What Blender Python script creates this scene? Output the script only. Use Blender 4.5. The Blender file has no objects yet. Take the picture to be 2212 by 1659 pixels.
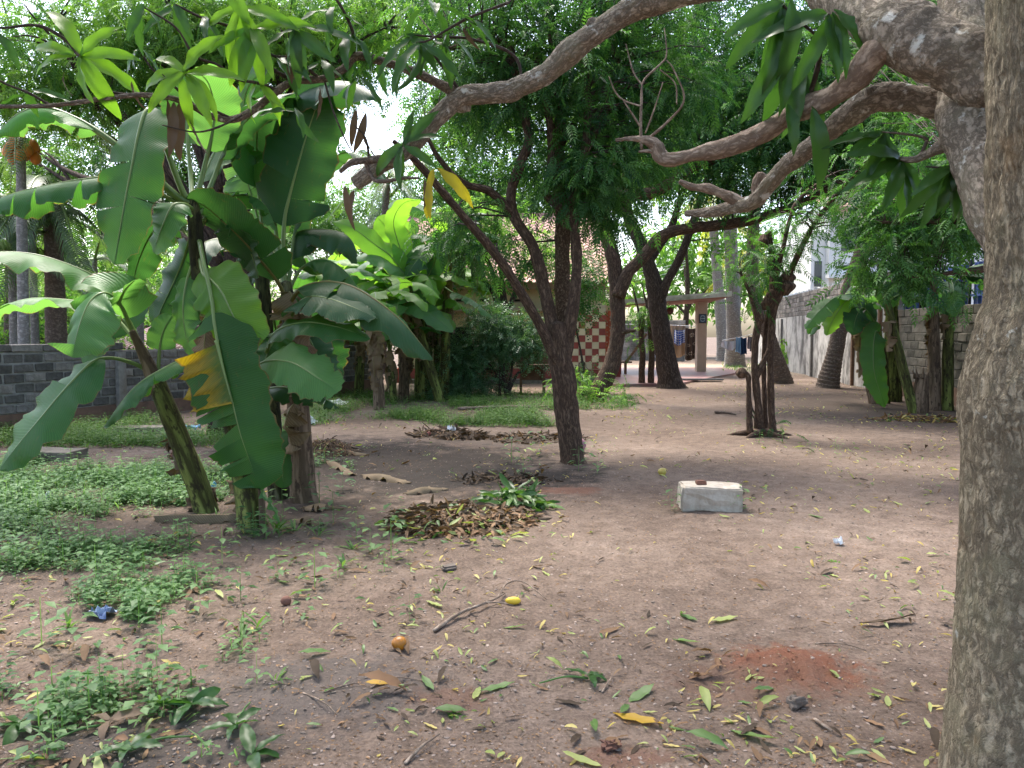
import bpy, bmesh, math, random
import numpy as np
from mathutils import Vector, Matrix
# ------------------------------------------------------------------ camera, sky, sun, exposure
SC = bpy.context.scene
COL = SC.collection
F, CX, CY, HOR, CAMZ = 1640.0, 1106.0, 829.5, 724.0, 1.5
PITCH = math.atan((CY - HOR) / F)
cam = bpy.data.cameras.new('camera'); camo = bpy.data.objects.new('camera', cam); COL.objects.link(camo)
camo.location = (0, 0, CAMZ); camo.rotation_euler = (math.pi / 2 - PITCH, 0, 0)
cam.sensor_width = 36; cam.lens = 36 * F / 2212; cam.clip_start = .05; cam.clip_end = 1500
SC.camera = camo
SUN_EL, SUN_AZ = math.radians(64), math.radians(-28)      # azimuth measured from +Y towards +X
W = bpy.data.worlds.new('World'); SC.world = W; W.use_nodes = True
nt = W.node_tree; bg = nt.nodes['Background']
sky = nt.nodes.new('ShaderNodeTexSky'); sky.sky_type = 'NISHITA'; sky.sun_disc = False
sky.sun_elevation = SUN_EL; sky.sun_rotation = SUN_AZ
sky.air_density = 1.0; sky.dust_density = 4.0; sky.ozone_density = .6; sky.altitude = 20
nt.links.new(sky.outputs[0], bg.inputs[0]); bg.inputs[1].default_value = .15
sl = bpy.data.lights.new('sun', 'SUN'); sl.energy = 1.5; sl.angle = math.radians(18); sl.color = (1, .97, .91)
so = bpy.data.objects.new('sun', sl); COL.objects.link(so)
sd = Vector((math.sin(SUN_AZ) * math.cos(SUN_EL), math.cos(SUN_AZ) * math.cos(SUN_EL), math.sin(SUN_EL)))
so.rotation_euler = sd.to_track_quat('Z', 'Y').to_euler(); so.location = sd * 60
vs = SC.view_settings; vs.view_transform = 'Standard'; vs.look = 'None'; vs.gamma = 1; vs.exposure = 2.1
vs.use_curve_mapping = False
SC.render.engine = 'CYCLES'
cy = SC.cycles; cy.max_bounces = 4; cy.diffuse_bounces = 2; cy.glossy_bounces = 1; cy.transmission_bounces = 3; cy.use_adaptive_sampling = True; cy.adaptive_threshold = .015
cy.transparent_max_bounces = 4; cy.caustics_reflective = False; cy.caustics_refractive = False
cy.use_denoising = True; cy.sample_clamp_indirect = 6

# ------------------------------------------------------------------ helpers
rng = np.random.default_rng(11)
RR = random.Random(5)
SP, CP = math.sin(PITCH), math.cos(PITCH)
def at(u, v, d):
    """photo point (2212 px wide scale) at forward distance d -> world"""
    x = (u - CX) / F; y = -(v - CY) / F
    t = d / (CP + y * SP)
    return np.array((x * t, d, CAMZ + (-SP + y * CP) * t))
def gnd(u, v):
    x = (u - CX) / F; y = -(v - CY) / F
    t = -CAMZ / (-SP + y * CP)
    return np.array((x * t, (CP + y * SP) * t, 0.0))
def path(*p): return np.array([at(*q) for q in p])

def _h(i, j, k, s):
    n = (i * 374761393 + j * 668265263 + k * 1274126177 + s * 362437) & 0x7fffffff
    n = ((n ^ (n >> 13)) * 1103515245 + 12345) & 0x7fffffff
    n = ((n ^ (n >> 15)) * 1664525) & 0x7fffffff
    return (n & 0xffff) / 32767.5 - 1.0
def vnoise(P, scale=1.0, seed=0):
    P = np.asarray(P, float) * scale
    I = np.floor(P).astype(np.int64); f = P - I; f = f * f * (3 - 2 * f)
    r = 0
    for a in (0, 1):
        for b in (0, 1):
            for c in (0, 1):
                w = (f[..., 0] if a else 1 - f[..., 0]) * (f[..., 1] if b else 1 - f[..., 1]) * (f[..., 2] if c else 1 - f[..., 2])
                r = r + w * _h(I[..., 0] + a, I[..., 1] + b, I[..., 2] + c, seed)
    return r
def fbm(P, scale=1.0, seed=0, oct=3):
    return sum(vnoise(P, scale * 2 ** o, seed + o * 17) * .5 ** o for o in range(oct))

ANT = gnd(1715, 1438)
def height(x, y):
    x = np.asarray(x, float); y = np.asarray(y, float)
    P = np.stack([x, y, x * 0], -1)
    z = .03 * fbm(P, .45, 3, 3)
    near = np.clip(1.6 - np.hypot(x, y - 3) / 9, 0, 1)
    z = z + near * (.009 * fbm(P, 5, 9, 3) + .006 * vnoise(P, 24, 5))
    r = np.hypot((x - ANT[0]) / .27, (y - ANT[1]) / .22)
    z = z + .05 * np.clip(1 - r ** 2, 0, 1) - np.where(r < 1, .045 * np.clip(vnoise(P, 19, 77) - .05, 0, 1), 0)
    z = z + near * .012 * np.clip(vnoise(P, 2.6, 31) - .25, 0, 1) * (1 + vnoise(P, 13, 8))
    return z
def hz(x, y): return float(height(np.array([x]), np.array([y]))[0])
def ground_at(u, v):
    p = gnd(u, v); p[2] = hz(p[0], p[1]); return p

def nrm(a):
    return a / (np.linalg.norm(a, axis=-1, keepdims=True) + 1e-12)

class G:
    """collects geometry for ONE mesh"""
    def __init__(s): s.V = []; s.F = []; s.n = 0; s.tint = []; s.tc = []
    def add(s, V, Fs, tint=0.5, tc=None):
        V = np.asarray(V, float); k = len(V)
        for f in (Fs if isinstance(Fs, list) else [Fs]):
            f = np.asarray(f, np.int64)
            if len(f): s.F.append(f + s.n)
        s.V.append(V); s.tint.append(np.broadcast_to(np.asarray(tint, float), (k,)).copy())
        s.tc.append(np.asarray(tc, float) if tc is not None else V.copy()); s.n += k
        return s
    def box(s, c, size, rot=None, tint=.5, jit=0):
        c = np.asarray(c, float); h = np.asarray(size, float) / 2
        v = np.array([[x, y, z] for x in (-1, 1) for y in (-1, 1) for z in (-1, 1)], float) * h
        if jit: v = v + rng.uniform(-jit, jit, v.shape)
        if rot is not None: v = v @ np.asarray(rot).T
        f = np.array([[0, 1, 3, 2], [4, 6, 7, 5], [0, 4, 5, 1], [2, 3, 7, 6], [0, 2, 6, 4], [1, 5, 7, 3]])
        return s.add(v + c, f, tint)
    def build(s, name, mat, parent=None, smooth=True, loc=None):
        V = np.concatenate(s.V); 
        if loc is not None: V = V - np.asarray(loc)
        me = bpy.data.meshes.new(name)
        me.vertices.add(len(V)); me.vertices.foreach_set('co', V.astype(np.float32).ravel())
        tot = sum(f.size for f in s.F); npoly = sum(len(f) for f in s.F)
        me.loops.add(tot); me.polygons.add(npoly)
        me.loops.foreach_set('vertex_index', np.concatenate([f.ravel() for f in s.F]).astype(np.int32))
        lt = np.concatenate([np.full(len(f), f.shape[1]) for f in s.F])
        me.polygons.foreach_set('loop_start', np.concatenate([[0], np.cumsum(lt)[:-1]]).astype(np.int32))
        me.polygons.foreach_set('loop_total', lt.astype(np.int32))
        me.polygons.foreach_set('use_smooth', np.full(npoly, smooth))
        a = me.attributes.new('tint', 'FLOAT', 'POINT'); a.data.foreach_set('value', np.concatenate(s.tint).astype(np.float32))
        a = me.attributes.new('tc', 'FLOAT_VECTOR', 'POINT'); a.data.foreach_set('vector', np.concatenate(s.tc).astype(np.float32).ravel())
        me.update(calc_edges=True); me.materials.append(mat)
        o = bpy.data.objects.new(name, me); COL.objects.link(o)
        if parent is not None: o.parent = parent
        if loc is not None:
            o.location = loc
        return o

def tag(o, label=None, cat=None, group=None, kind=None):
    if label: o['label'] = label
    if cat: o['category'] = cat
    if group: o['group'] = group
    if kind: o['kind'] = kind
    return o
def thing(name, label, cat, loc=(0, 0, 0), group=None):
    o = bpy.data.objects.new(name, None); COL.objects.link(o); o.location = loc; o.empty_display_size = .1
    return tag(o, label, cat, group)
def attach(o, root):
    """parent keeping the world-space coordinates baked in the mesh"""
    o.parent = root; o.matrix_parent_inverse = Matrix.Translation(root.location).inverted(); return o

def spline(P, n):
    P = np.asarray(P, float)
    if len(P) == 2:
        t = np.linspace(0, 1, n)[:, None]; return P[0] * (1 - t) + P[1] * t
    Q = np.vstack([2 * P[0] - P[1], P, 2 * P[-1] - P[-2]])
    m = len(P) - 1; x = np.linspace(0, m, n); i = np.minimum(x.astype(int), m - 1); t = (x - i)[:, None]
    a, b, c, d = Q[i], Q[i + 1], Q[i + 2], Q[i + 3]
    return .5 * (2 * b + (c - a) * t + (2 * a - 5 * b + 4 * c - d) * t ** 2 + (3 * b - a - 3 * c + d) * t ** 3)
def frames(P, S0=None):
    T = nrm(np.gradient(P, axis=0)); S = np.zeros_like(P)
    if S0 is None:
        S0 = np.cross(T[0], (0, 0, 1) if abs(T[0][2]) < .9 else (0, 1, 0))
    s = np.asarray(S0, float)
    for i in range(len(P)):
        s = s - T[i] * (s @ T[i]); s = s / (np.linalg.norm(s) + 1e-9); S[i] = s
    return T, S, np.cross(S, T)
def tube(g, P, R, seg=8, n=None, amp=0.0, freq=6.0, seed=0, tint=.5, cap=True, ring=None, rough=None):
    n = n or max(6, len(P) * 4)
    r = np.interp(np.linspace(0, 1, n), np.linspace(0, 1, len(R)), R)
    Q = spline(P, n); T, S, N = frames(Q)
    L = np.concatenate([[0], np.cumsum(np.linalg.norm(np.diff(Q, axis=0), axis=1))])
    a = np.linspace(0, 2 * np.pi, seg, endpoint=False)
    rm = max(np.mean(r), 1e-4)
    tc = np.stack([np.broadcast_to(np.cos(a) * rm, (n, seg)), np.broadcast_to(np.sin(a) * rm, (n, seg)), np.broadcast_to(L[:, None], (n, seg))], -1)
    rad = np.broadcast_to(r[:, None], (n, seg)).copy()
    if amp: rad *= 1 + amp * fbm(tc + seed * 3.1, freq, seed, 2)
    if rough is not None:                                # bark relief: amplitude (m), frequency, stretch along the stem
        q = tc * (1, 1, rough[2]) + .03 * np.stack([vnoise(tc, 14, seed + 1), vnoise(tc, 14, seed + 2), vnoise(tc, 14, seed + 3)], -1)
        rad += rough[0] * (1 - 3.2 * np.abs(vnoise(q, rough[1], seed)) * .5 - .6 * np.abs(vnoise(q, rough[1] * 2.3, seed + 5)) + .5 * vnoise(tc, 3.5, seed + 9))
    if ring is not None: rad *= (1 + ring[1] * (((L / ring[0]) % 1.0) - .5))[:, None]
    V = Q[:, None, :] + rad[..., None] * (np.cos(a)[None, :, None] * S[:, None, :] + np.sin(a)[None, :, None] * N[:, None, :])
    idx = np.arange(n * seg).reshape(n, seg); nx = np.roll(idx, -1, axis=1)
    Fq = np.stack([idx[:-1], nx[:-1], nx[1:], idx[1:]], -1).reshape(-1, 4)
    V = V.reshape(-1, 3); tcf = tc.reshape(-1, 3); fl = [Fq]
    if cap:
        V = np.vstack([V, Q[0], Q[-1] + T[-1] * r[-1] * .4]); tcf = np.vstack([tcf, [0, 0, 0], [0, 0, L[-1]]])
        k = n * seg
        fl.append(np.stack([nx[0], idx[0], np.full(seg, k)], -1)); fl.append(np.stack([idx[-1], nx[-1], np.full(seg, k + 1)], -1))
    g.add(V, fl, tint, tcf)
    return Q
def inst(g, TV, TF, pos, X, Y, scale, tint, tj=0.0):
    """copies of a template mesh (x = along, y = across, z = normal)"""
    n = len(pos); Z = np.cross(X, Y); M = np.stack([X, Y, Z], -1)            # n,3,3 columns
    V = np.einsum('nij,kj->nki', M, TV) * np.reshape(scale, (-1, 1, 1)) + np.asarray(pos)[:, None, :]
    k = len(TV); fl = []
    for f in TF: fl.append((f[None] + (np.arange(n) * k)[:, None, None]).reshape(-1, f.shape[1]))
    t = np.repeat(np.broadcast_to(tint, (n,)), k)
    if tj: t = t + rng.uniform(-tj, tj, len(t))
    g.add(V.reshape(-1, 3), fl, t, np.tile(TV, (n, 1)))
def rand_dirs(n):
    return nrm(rng.normal(size=(n, 3)))
def frame_from(d, up=(0, 0, 1), jit=.5):
    d = nrm(d); u = np.asarray(up, float) + rng.normal(size=d.shape) * jit
    y = nrm(np.cross(u, d)); return d, y

# ------------------------------------------------------------------ leaf templates
def leaf_template(nx, ny, L, Wd, curl=0.0, fold=0.0, wave=0.0, twist=0.0, peak=.45):
    V = []
    for i in range(nx + 1):
        t = i / nx
        w = Wd / 2 * (math.sin(math.pi * t ** (math.log(.5) / math.log(peak))) ** .75 if 0 < t < 1 else .0)
        a = curl * t; x = L * (math.sin(a) / curl if curl else t); z = L * ((math.cos(a) - 1) / curl if curl else 0)
        for j in range(ny + 1):
            q = j / ny * 2 - 1
            y = q * w; zz = z + fold * abs(q) * w + wave * Wd * math.sin(t * 17 + (1.7 if q > 0 else 0)) * abs(q) * .5
            yy = y * math.cos(twist * t) - 0; zz += y * math.sin(twist * t)
            V.append((x, yy, zz))
    f = [(i * (ny + 1) + j, (i + 1) * (ny + 1) + j, (i + 1) * (ny + 1) + j + 1, i * (ny + 1) + j + 1) for i in range(nx) for j in range(ny)]
    return np.array(V), [np.array(f)]
def neem_template(pairs, L=.26, ll=.075, lw=.021):
    V = []; Fq = []
    def leaflet(o, d, ln, w):
        d = nrm(np.array(d)); s = nrm(np.cross(d, (0, 0, 1))); b = len(V)
        p0 = np.array(o); m = p0 + d * ln * .42; e = p0 + d * ln + np.array((0, 0, -ln * .28))
        V.extend([p0, m + s * w / 2 + (0, 0, .003), e, m - s * w / 2 + (0, 0, .003)]); Fq.append((b, b + 1, b + 2, b + 3))
    for i in range(pairs):
        t = .22 + .74 * i / max(pairs - 1, 1); o = (L * t, 0, -L * .35 * t * t)
        sc = 1 - .35 * abs(t - .5)
        for sgn in (-1, 1): leaflet(o, (.55 + .3 * t, sgn, -.25), ll * sc, lw)
    leaflet((L, 0, -L * .35), (1, .1, -.5), ll, lw)
    b = len(V); w = .0022
    V.extend([np.array(q) for q in ((0, -w, 0), (L, -w * .4, -L * .35), (L, w * .4, -L * .35), (0, w, 0))]); Fq.append((b, b + 1, b + 2, b + 3))
    return np.array(V), [np.array(Fq)]
NEEM_HI = neem_template(6, .22, .062, .019); NEEM_LO = neem_template(4, .24, .085, .03); NEEM_FAR = neem_template(2, .30, .17, .07)
SMALL_LEAF = leaf_template(2, 2, 1, .55, .5, .15, peak=.42)
ROUND_LEAF = leaf_template(2, 2, 1, .8, .4, .12, peak=.45)
BLADE = leaf_template(3, 1, 1, .07, 1.0, peak=.3)
def sprig_template():
    """short side twig with alternate oval leaves"""
    V = []; Fq = []
    tv, tf = leaf_template(2, 1, .055, .03, .5, peak=.45)
    for i in range(7):
        s = 1 if i % 2 else -1; a = s * 1.0
        c, sn = math.cos(a), math.sin(a)
        b = sum(len(x) for x in V)
        V.append(np.stack([tv[:, 0] * c - tv[:, 1] * sn + .03 * i, tv[:, 0] * sn + tv[:, 1] * c, tv[:, 2] - .004 * i], -1)); Fq.append(tf[0] + b)
    return np.concatenate(V), [np.concatenate(Fq)]
SPRIG = sprig_template()
# ------------------------------------------------------------------ procedural materials
def new_mat(name):
    m = bpy.data.materials.new(name); m.use_nodes = True; t = m.node_tree; t.nodes.clear()
    out = t.nodes.new('ShaderNodeOutputMaterial'); return m, t, out
def nd(t, typ, ins=None, **props):
    n = t.nodes.new(typ)
    for k, v in props.items(): setattr(n, k, v)
    for k, v in (ins or {}).items():
        i = n.inputs[k]
        if hasattr(v, 'is_linked') or isinstance(v, bpy.types.NodeSocket): t.links.new(v, i)
        else: i.default_value = v
    return n
def c4(c): return (c[0], c[1], c[2], 1)
def ramp(t, fac, stops):
    n = nd(t, 'ShaderNodeValToRGB', {0: fac}); e = n.color_ramp.elements
    e[0].position, e[0].color = stops[0][0], c4(stops[0][1]); e[1].position, e[1].color = stops[-1][0], c4(stops[-1][1])
    for p, c in stops[1:-1]:
        x = e.new(p); x.color = c4(c)
    return n.outputs[0]
def mix(t, fac, a, b, mode='MIX'):
    n = nd(t, 'ShaderNodeMix', data_type='RGBA', blend_type=mode)
    for i, v in ((0, fac), (6, a), (7, b)):
        if isinstance(v, bpy.types.NodeSocket): t.links.new(v, n.inputs[i])
        else: n.inputs[i].default_value = v if i == 0 else c4(v)
    return n.outputs[2]
def math_(t, op, a, b=0.0):
    n = nd(t, 'ShaderNodeMath', operation=op)
    for i, v in ((0, a), (1, b)):
        if isinstance(v, bpy.types.NodeSocket): t.links.new(v, n.inputs[i])
        else: n.inputs[i].default_value = v
    return n.outputs[0]
def attr(t, name, out): return nd(t, 'ShaderNodeAttribute', attribute_name=name).outputs[out]
def scaled(t, vec, s): return nd(t, 'ShaderNodeMapping', {0: vec, 3: s}).outputs[0]
def noise(t, vec, scale, detail=4, rough=.55, out=0):
    return nd(t, 'ShaderNodeTexNoise', {'Vector': vec, 'Scale': scale, 'Detail': detail, 'Roughness': rough}).outputs[out]
def objco(t): return nd(t, 'ShaderNodeTexCoord').outputs['Object']
def bump(t, h, strength=.5, dist=.01):
    return nd(t, 'ShaderNodeBump', {'Height': h, 'Strength': strength, 'Distance': dist}).outputs[0]

def leaf_mat(name, dark, light, trans=.4, rough=.42, spec=.45, ribs=0, ribamp=.3, dirt=0.0, core=None):
    m, t, out = new_mat(name)
    col = mix(t, attr(t, 'tint', 2), dark, light)
    tc = attr(t, 'tc', 1)
    info = nd(t, 'ShaderNodeObjectInfo').outputs['Random']
    var = math_(t, 'ADD', math_(t, 'MULTIPLY', noise(t, objco(t), 3.0, 2), .5), math_(t, 'MULTIPLY', info, .25))
    col = mix(t, 1.0, col, ramp(t, var, [(.1, (.75, .8, .7)), (.65, (1.18, 1.12, 1.0))]), 'MULTIPLY')
    nrmv = None
    if core is not None:                                  # green left along the midrib of a yellowing blade
        ax = math_(t, 'ABSOLUTE', nd(t, 'ShaderNodeSeparateXYZ', {0: tc}).outputs[0])
        ax = math_(t, 'ADD', ax, math_(t, 'MULTIPLY', math_(t, 'SUBTRACT', noise(t, scaled(t, tc, (3, 14, 0)), 2.0, 4), .5), .22))
        col = mix(t, ramp(t, ax, [(.03, (1, 1, 1)), (.17, (0, 0, 0))]), col, core)
    if ribs:
        y = nd(t, 'ShaderNodeSeparateXYZ', {0: tc}).outputs[1]
        sn = math_(t, 'SINE', math_(t, 'MULTIPLY', y, ribs))
        st = math_(t, 'MULTIPLY', math_(t, 'ADD', sn, 1.0), .5)
        col = mix(t, math_(t, 'MULTIPLY', st, ribamp), col, (dark[0] * .6, dark[1] * .65, dark[2] * .6))
        nrmv = bump(t, st, .35, .006)
    if ribs:
        ez = nd(t, 'ShaderNodeSeparateXYZ', {0: tc}).outputs[2]
        eg = math_(t, 'ADD', ez, math_(t, 'MULTIPLY', math_(t, 'SUBTRACT', noise(t, scaled(t, tc, (4, 9, 0)), 1.0, 5, .7), .5), .22))
        col = mix(t, ramp(t, eg, [(.965, (0, 0, 0)), (1.0, (.85, .85, .85))]), col, (.17, .105, .045))
    if dirt:
        d = noise(t, scaled(t, tc, (6, 3, 1)), 4, 5, .65)
        col = mix(t, ramp(t, d, [(.60, (0, 0, 0)), (.74, (dirt, dirt, dirt))]), col, (.16, .10, .03))
    p = nd(t, 'ShaderNodeBsdfPrincipled', {'Base Color': col, 'Roughness': rough, 'Specular IOR Level': spec})
    tcol = mix(t, 1.0, col, (1.75, 1.8, .75), 'MULTIPLY')
    tr = nd(t, 'ShaderNodeBsdfTranslucent', {'Color': tcol})
    if nrmv is not None: t.links.new(nrmv, p.inputs['Normal'])
    mx = nd(t, 'ShaderNodeMixShader', {0: trans, 1: p.outputs[0], 2: tr.outputs[0]})
    t.links.new(mx.outputs[0], out.inputs[0]); return m

def bark_mat(name, dark, mid, light, scale=30, stretch=.25, bstr=.9, bdist=.02, lichen=None, lich=(.60, .68), moss=None, orange=None, fiss=.16, spots=None):
    m, t, out = new_mat(name); tc = attr(t, 'tc', 1)
    wob = noise(t, tc, scale * .35, 3, .6, out=1)
    v0 = mix(t, .035, tc, wob, 'ADD')
    v = scaled(t, v0, (1, 1, stretch))
    n1 = noise(t, v, scale, 9, .7)
    n3 = noise(t, v, scale * 2.7, 5, .65)
    rdg = math_(t, 'ABSOLUTE', math_(t, 'SUBTRACT', noise(t, v, scale * .75, 4, .6), .5))
    cr = ramp(t, rdg, [(0, (0, 0, 0)), (fiss, (1, 1, 1))])
    h = math_(t, 'ADD', math_(t, 'MULTIPLY', n1, .55), math_(t, 'ADD', math_(t, 'MULTIPLY', cr, .28), math_(t, 'MULTIPLY', n3, .25)))
    col = ramp(t, h, [(.44, dark), (.62, mid), (.82, light)])
    n2 = noise(t, tc, 2.3, 4, .6)
    col = mix(t, math_(t, 'MULTIPLY', n2, .5), col, [x * .6 for x in mid])
    if moss is not None:
        col = mix(t, ramp(t, noise(t, tc, 3.1, 6, .72), [(.48, (0, 0, 0)), (.66, (.6, .6, .6))]), col, moss)
    if orange is not None:
        col = mix(t, ramp(t, noise(t, scaled(t, tc, (1, 1, .5)), 5.1, 4, .7), [(.60, (0, 0, 0)), (.72, (.5, .5, .5))]), col, orange)
    if spots is not None:
        col = mix(t, ramp(t, noise(t, scaled(t, tc, (1, 1, .45)), 15, 6, .7), [(.52, (0, 0, 0)), (.60, (.9, .9, .9))]), col, spots)
    if lichen is not None:
        l = noise(t, tc, 13, 6, .62)
        col = mix(t, ramp(t, l, [(lich[0], (0, 0, 0)), (lich[1], (.8, .8, .8))]), col, lichen)
    p = nd(t, 'ShaderNodeBsdfPrincipled', {'Base Color': col, 'Roughness': .92, 'Specular IOR Level': .2, 'Normal': bump(t, h, bstr, bdist)})
    t.links.new(p.outputs[0], out.inputs[0]); return m

def plain_mat(name, a, b=None, scale=8, rough=.8, bstr=.25, bdist=.005, spec=.3, detail=6, stretch=(1, 1, 1), metal=0, stain=None, stain_lo=.52, stain_hi=.7, stain_stretch=(1, 1, .25), stain_scale=2.0, tinted=False):
    m, t, out = new_mat(name); co = objco(t)
    n = noise(t, scaled(t, co, stretch), scale, detail, .6)
    b = b or [x * .7 for x in a]
    col = ramp(t, n, [(.3, b), (.7, a)])
    info = nd(t, 'ShaderNodeObjectInfo').outputs['Random']
    col = mix(t, 1.0, col, ramp(t, info, [(0, (.8, .8, .8)), (1, (1.1, 1.1, 1.1))]), 'MULTIPLY')
    if tinted:
        col = mix(t, 1.0, col, ramp(t, attr(t, 'tint', 2), [(0, (.55, .55, .55)), (1, (1.35, 1.3, 1.3))]), 'MULTIPLY')
    if stain:
        geo = nd(t, 'ShaderNodeNewGeometry').outputs['Position']
        s = noise(t, scaled(t, geo, stain_stretch), stain_scale, 6, .65)
        col = mix(t, ramp(t, s, [(stain_lo, (0, 0, 0)), (stain_hi, (.9, .9, .9))]), col, stain)
    p = nd(t, 'ShaderNodeBsdfPrincipled', {'Base Color': col, 'Roughness': rough, 'Specular IOR Level': spec, 'Metallic': metal, 'Normal': bump(t, n, bstr, bdist)})
    t.links.new(p.outputs[0], out.inputs[0]); return m

def ground_mat():
    m, t, out = new_mat('trodden_soil'); P = nd(t, 'ShaderNodeNewGeometry').outputs['Position']
    n1 = noise(t, P, .55, 5, .6); n2 = noise(t, P, 7, 8, .68); n3 = noise(t, P, 55, 6, .7)
    col = ramp(t, n1, [(.3, (.122, .090, .072)), (.5, (.166, .126, .102)), (.7, (.215, .168, .139))])
    col = mix(t, 1.0, col, ramp(t, n2, [(.3, (.62, .60, .58)), (.7, (1.22, 1.21, 1.2))]), 'MULTIPLY')
    col = mix(t, 1.0, col, ramp(t, n3, [(.34, (.62, .60, .58)), (.64, (1.25, 1.24, 1.22))]), 'MULTIPLY')
    vo = nd(t, 'ShaderNodeTexVoronoi', {'Vector': P, 'Scale': 42}, feature='F1')
    gr = ramp(t, vo.outputs['Distance'], [(.08, (1, 1, 1)), (.16, (0, 0, 0))])
    pick = ramp(t, nd(t, 'ShaderNodeSeparateColor', {0: vo.outputs['Color']}).outputs[0], [(.92, (0, 0, 0)), (.93, (1, 1, 1))])
    gm = math_(t, 'MULTIPLY', gr, pick)
    col = mix(t, gm, col, (.38, .32, .27))
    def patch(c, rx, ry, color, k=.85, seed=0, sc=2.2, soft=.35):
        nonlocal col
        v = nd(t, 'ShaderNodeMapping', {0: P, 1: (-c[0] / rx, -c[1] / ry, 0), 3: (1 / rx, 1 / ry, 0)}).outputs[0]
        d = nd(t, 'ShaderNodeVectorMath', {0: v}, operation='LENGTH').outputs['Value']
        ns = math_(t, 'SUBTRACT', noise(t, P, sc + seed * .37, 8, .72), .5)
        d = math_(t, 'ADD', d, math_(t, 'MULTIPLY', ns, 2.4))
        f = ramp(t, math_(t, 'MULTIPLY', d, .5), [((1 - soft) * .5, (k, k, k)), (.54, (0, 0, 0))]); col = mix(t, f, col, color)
    patch(gnd(790, 1010), 2.5, 2.3, (.036, .029, .024), .95, 1)          # damp humus beside the bananas
    patch(gnd(1060, 1035), 1.2, .7, (.034, .028, .024), .9, 6)
    patch(gnd(1120, 945), 1.5, 1.0, (.10, .08, .066), .6, 2)
    patch(gnd(690, 1490), .6, .36, (.085, .078, .074), .55, 3, 5)      # ash
    patch(gnd(330, 1610), .6, .25, (.06, .054, .05), .7, 4, 6)
    patch(gnd(300, 1120), 2.0, 2.2, (.075, .056, .045), .6, 5)
    patch(gnd(975, 1510), .2, .11, (.13, .072, .05), .6, 6, 11)
    patch(gnd(1340, 1640), .2, .08, (.14, .072, .05), .7, 7, 12)
    patch(gnd(1230, 1065), .35, .2, (.16, .075, .05), .7, 8, 4)
    patch(ANT, .33, .27, (.155, .068, .042), .97, 9, 9, .4)
    patch(gnd(1670, 1480), .5, .22, (.14, .08, .056), .5, 10, 9)
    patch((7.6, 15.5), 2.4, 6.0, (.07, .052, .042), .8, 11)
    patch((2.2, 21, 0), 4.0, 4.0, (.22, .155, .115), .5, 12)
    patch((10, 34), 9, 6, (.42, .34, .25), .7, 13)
    h = math_(t, 'ADD', math_(t, 'MULTIPLY', n2, .7), math_(t, 'ADD', math_(t, 'MULTIPLY', n3, .35), math_(t, 'MULTIPLY', gm, .3)))
    p = nd(t, 'ShaderNodeBsdfPrincipled', {'Base Color': col, 'Roughness': .95, 'Specular IOR Level': .15, 'Normal': bump(t, h, .8, .03)})
    t.links.new(p.outputs[0], out.inputs[0]); return m

M = {}
M['soil'] = ground_mat()
M['neem'] = leaf_mat('neem_leaf', (.018, .070, .026), (.080, .195, .060), .42, .5, .25)
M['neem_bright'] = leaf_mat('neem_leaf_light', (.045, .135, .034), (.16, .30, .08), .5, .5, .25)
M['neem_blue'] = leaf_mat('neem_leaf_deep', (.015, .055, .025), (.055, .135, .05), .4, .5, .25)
M['bush'] = leaf_mat('bush_leaf', (.032, .095, .05), (.11, .21, .11), .35, .42, .4)
M['mango'] = leaf_mat('mango_leaf', (.020, .070, .018), (.055, .135, .034), .42, .36, .4)
M['mango_young'] = leaf_mat('mango_leaf_young', (.085, .20, .024), (.155, .30, .04), .6, .36, .5)
M['mango_yellow'] = leaf_mat('mango_leaf_yellow', (.25, .22, .02), (.36, .30, .03), .5, .4, .4)
M['dead_leaf'] = leaf_mat('dead_leaf', (.075, .050, .036), (.17, .12, .09), .04, .7, .25)
M['dead_grey'] = leaf_mat('dead_banana_leaf', (.13, .085, .055), (.30, .215, .15), .15, .75, .2, ribs=260, ribamp=.4)
M['banana'] = leaf_mat('banana_leaf', (.032, .115, .032), (.08, .20, .06), .45, .40, .36, ribs=430, ribamp=.42, dirt=.35)
M['banana_light'] = leaf_mat('banana_leaf_pale', (.07, .19, .065), (.135, .29, .115), .5, .40, .36, ribs=430, ribamp=.36, dirt=.2)
M['banana_bright'] = leaf_mat('banana_leaf_bright', (.12, .27, .045), (.20, .38, .075), .58, .36, .45, ribs=420, ribamp=.25, dirt=.15)
M['banana_deep'] = leaf_mat('banana_leaf_deep', (.020, .075, .030), (.048, .13, .048), .38, .40, .36, ribs=430, ribamp=.38, dirt=.35)
M['banana_yellow'] = leaf_mat('banana_leaf_yellow', (.27, .155, .012), (.45, .31, .03), .4, .5, .35, ribs=430, ribamp=.4, dirt=1.0, core=(.07, .15, .03))
M['midrib'] = leaf_mat('banana_midrib', (.10, .17, .045), (.19, .27, .09), .1, .4, .5)
M['midrib_brown'] = leaf_mat('banana_midrib_brown', (.11, .10, .03), (.17, .15, .05), .1, .5, .4)
M['palm'] = leaf_mat('palm_leaflet', (.035, .085, .03), (.10, .17, .07), .35, .35, .55)
M['palm_yellow'] = leaf_mat('palm_leaflet_yellow', (.13, .17, .03), (.30, .29, .06), .5, .4, .45)
M['weed'] = leaf_mat('weed_leaf', (.045, .125, .045), (.165, .29, .125), .45, .5, .35)
M['grass'] = leaf_mat('grass_blade', (.05, .125, .035), (.13, .235, .07), .45, .5, .35)
M['l_yellow'] = leaf_mat('fallen_yellow', (.36, .27, .07), (.58, .50, .22), .3, .55, .35)
M['l_gold'] = leaf_mat('fallen_gold', (.42, .24, .02), (.55, .36, .05), .3, .5, .4)
M['l_lime'] = leaf_mat('fallen_lime', (.22, .28, .08), (.42, .45, .19), .3, .5, .4)
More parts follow.
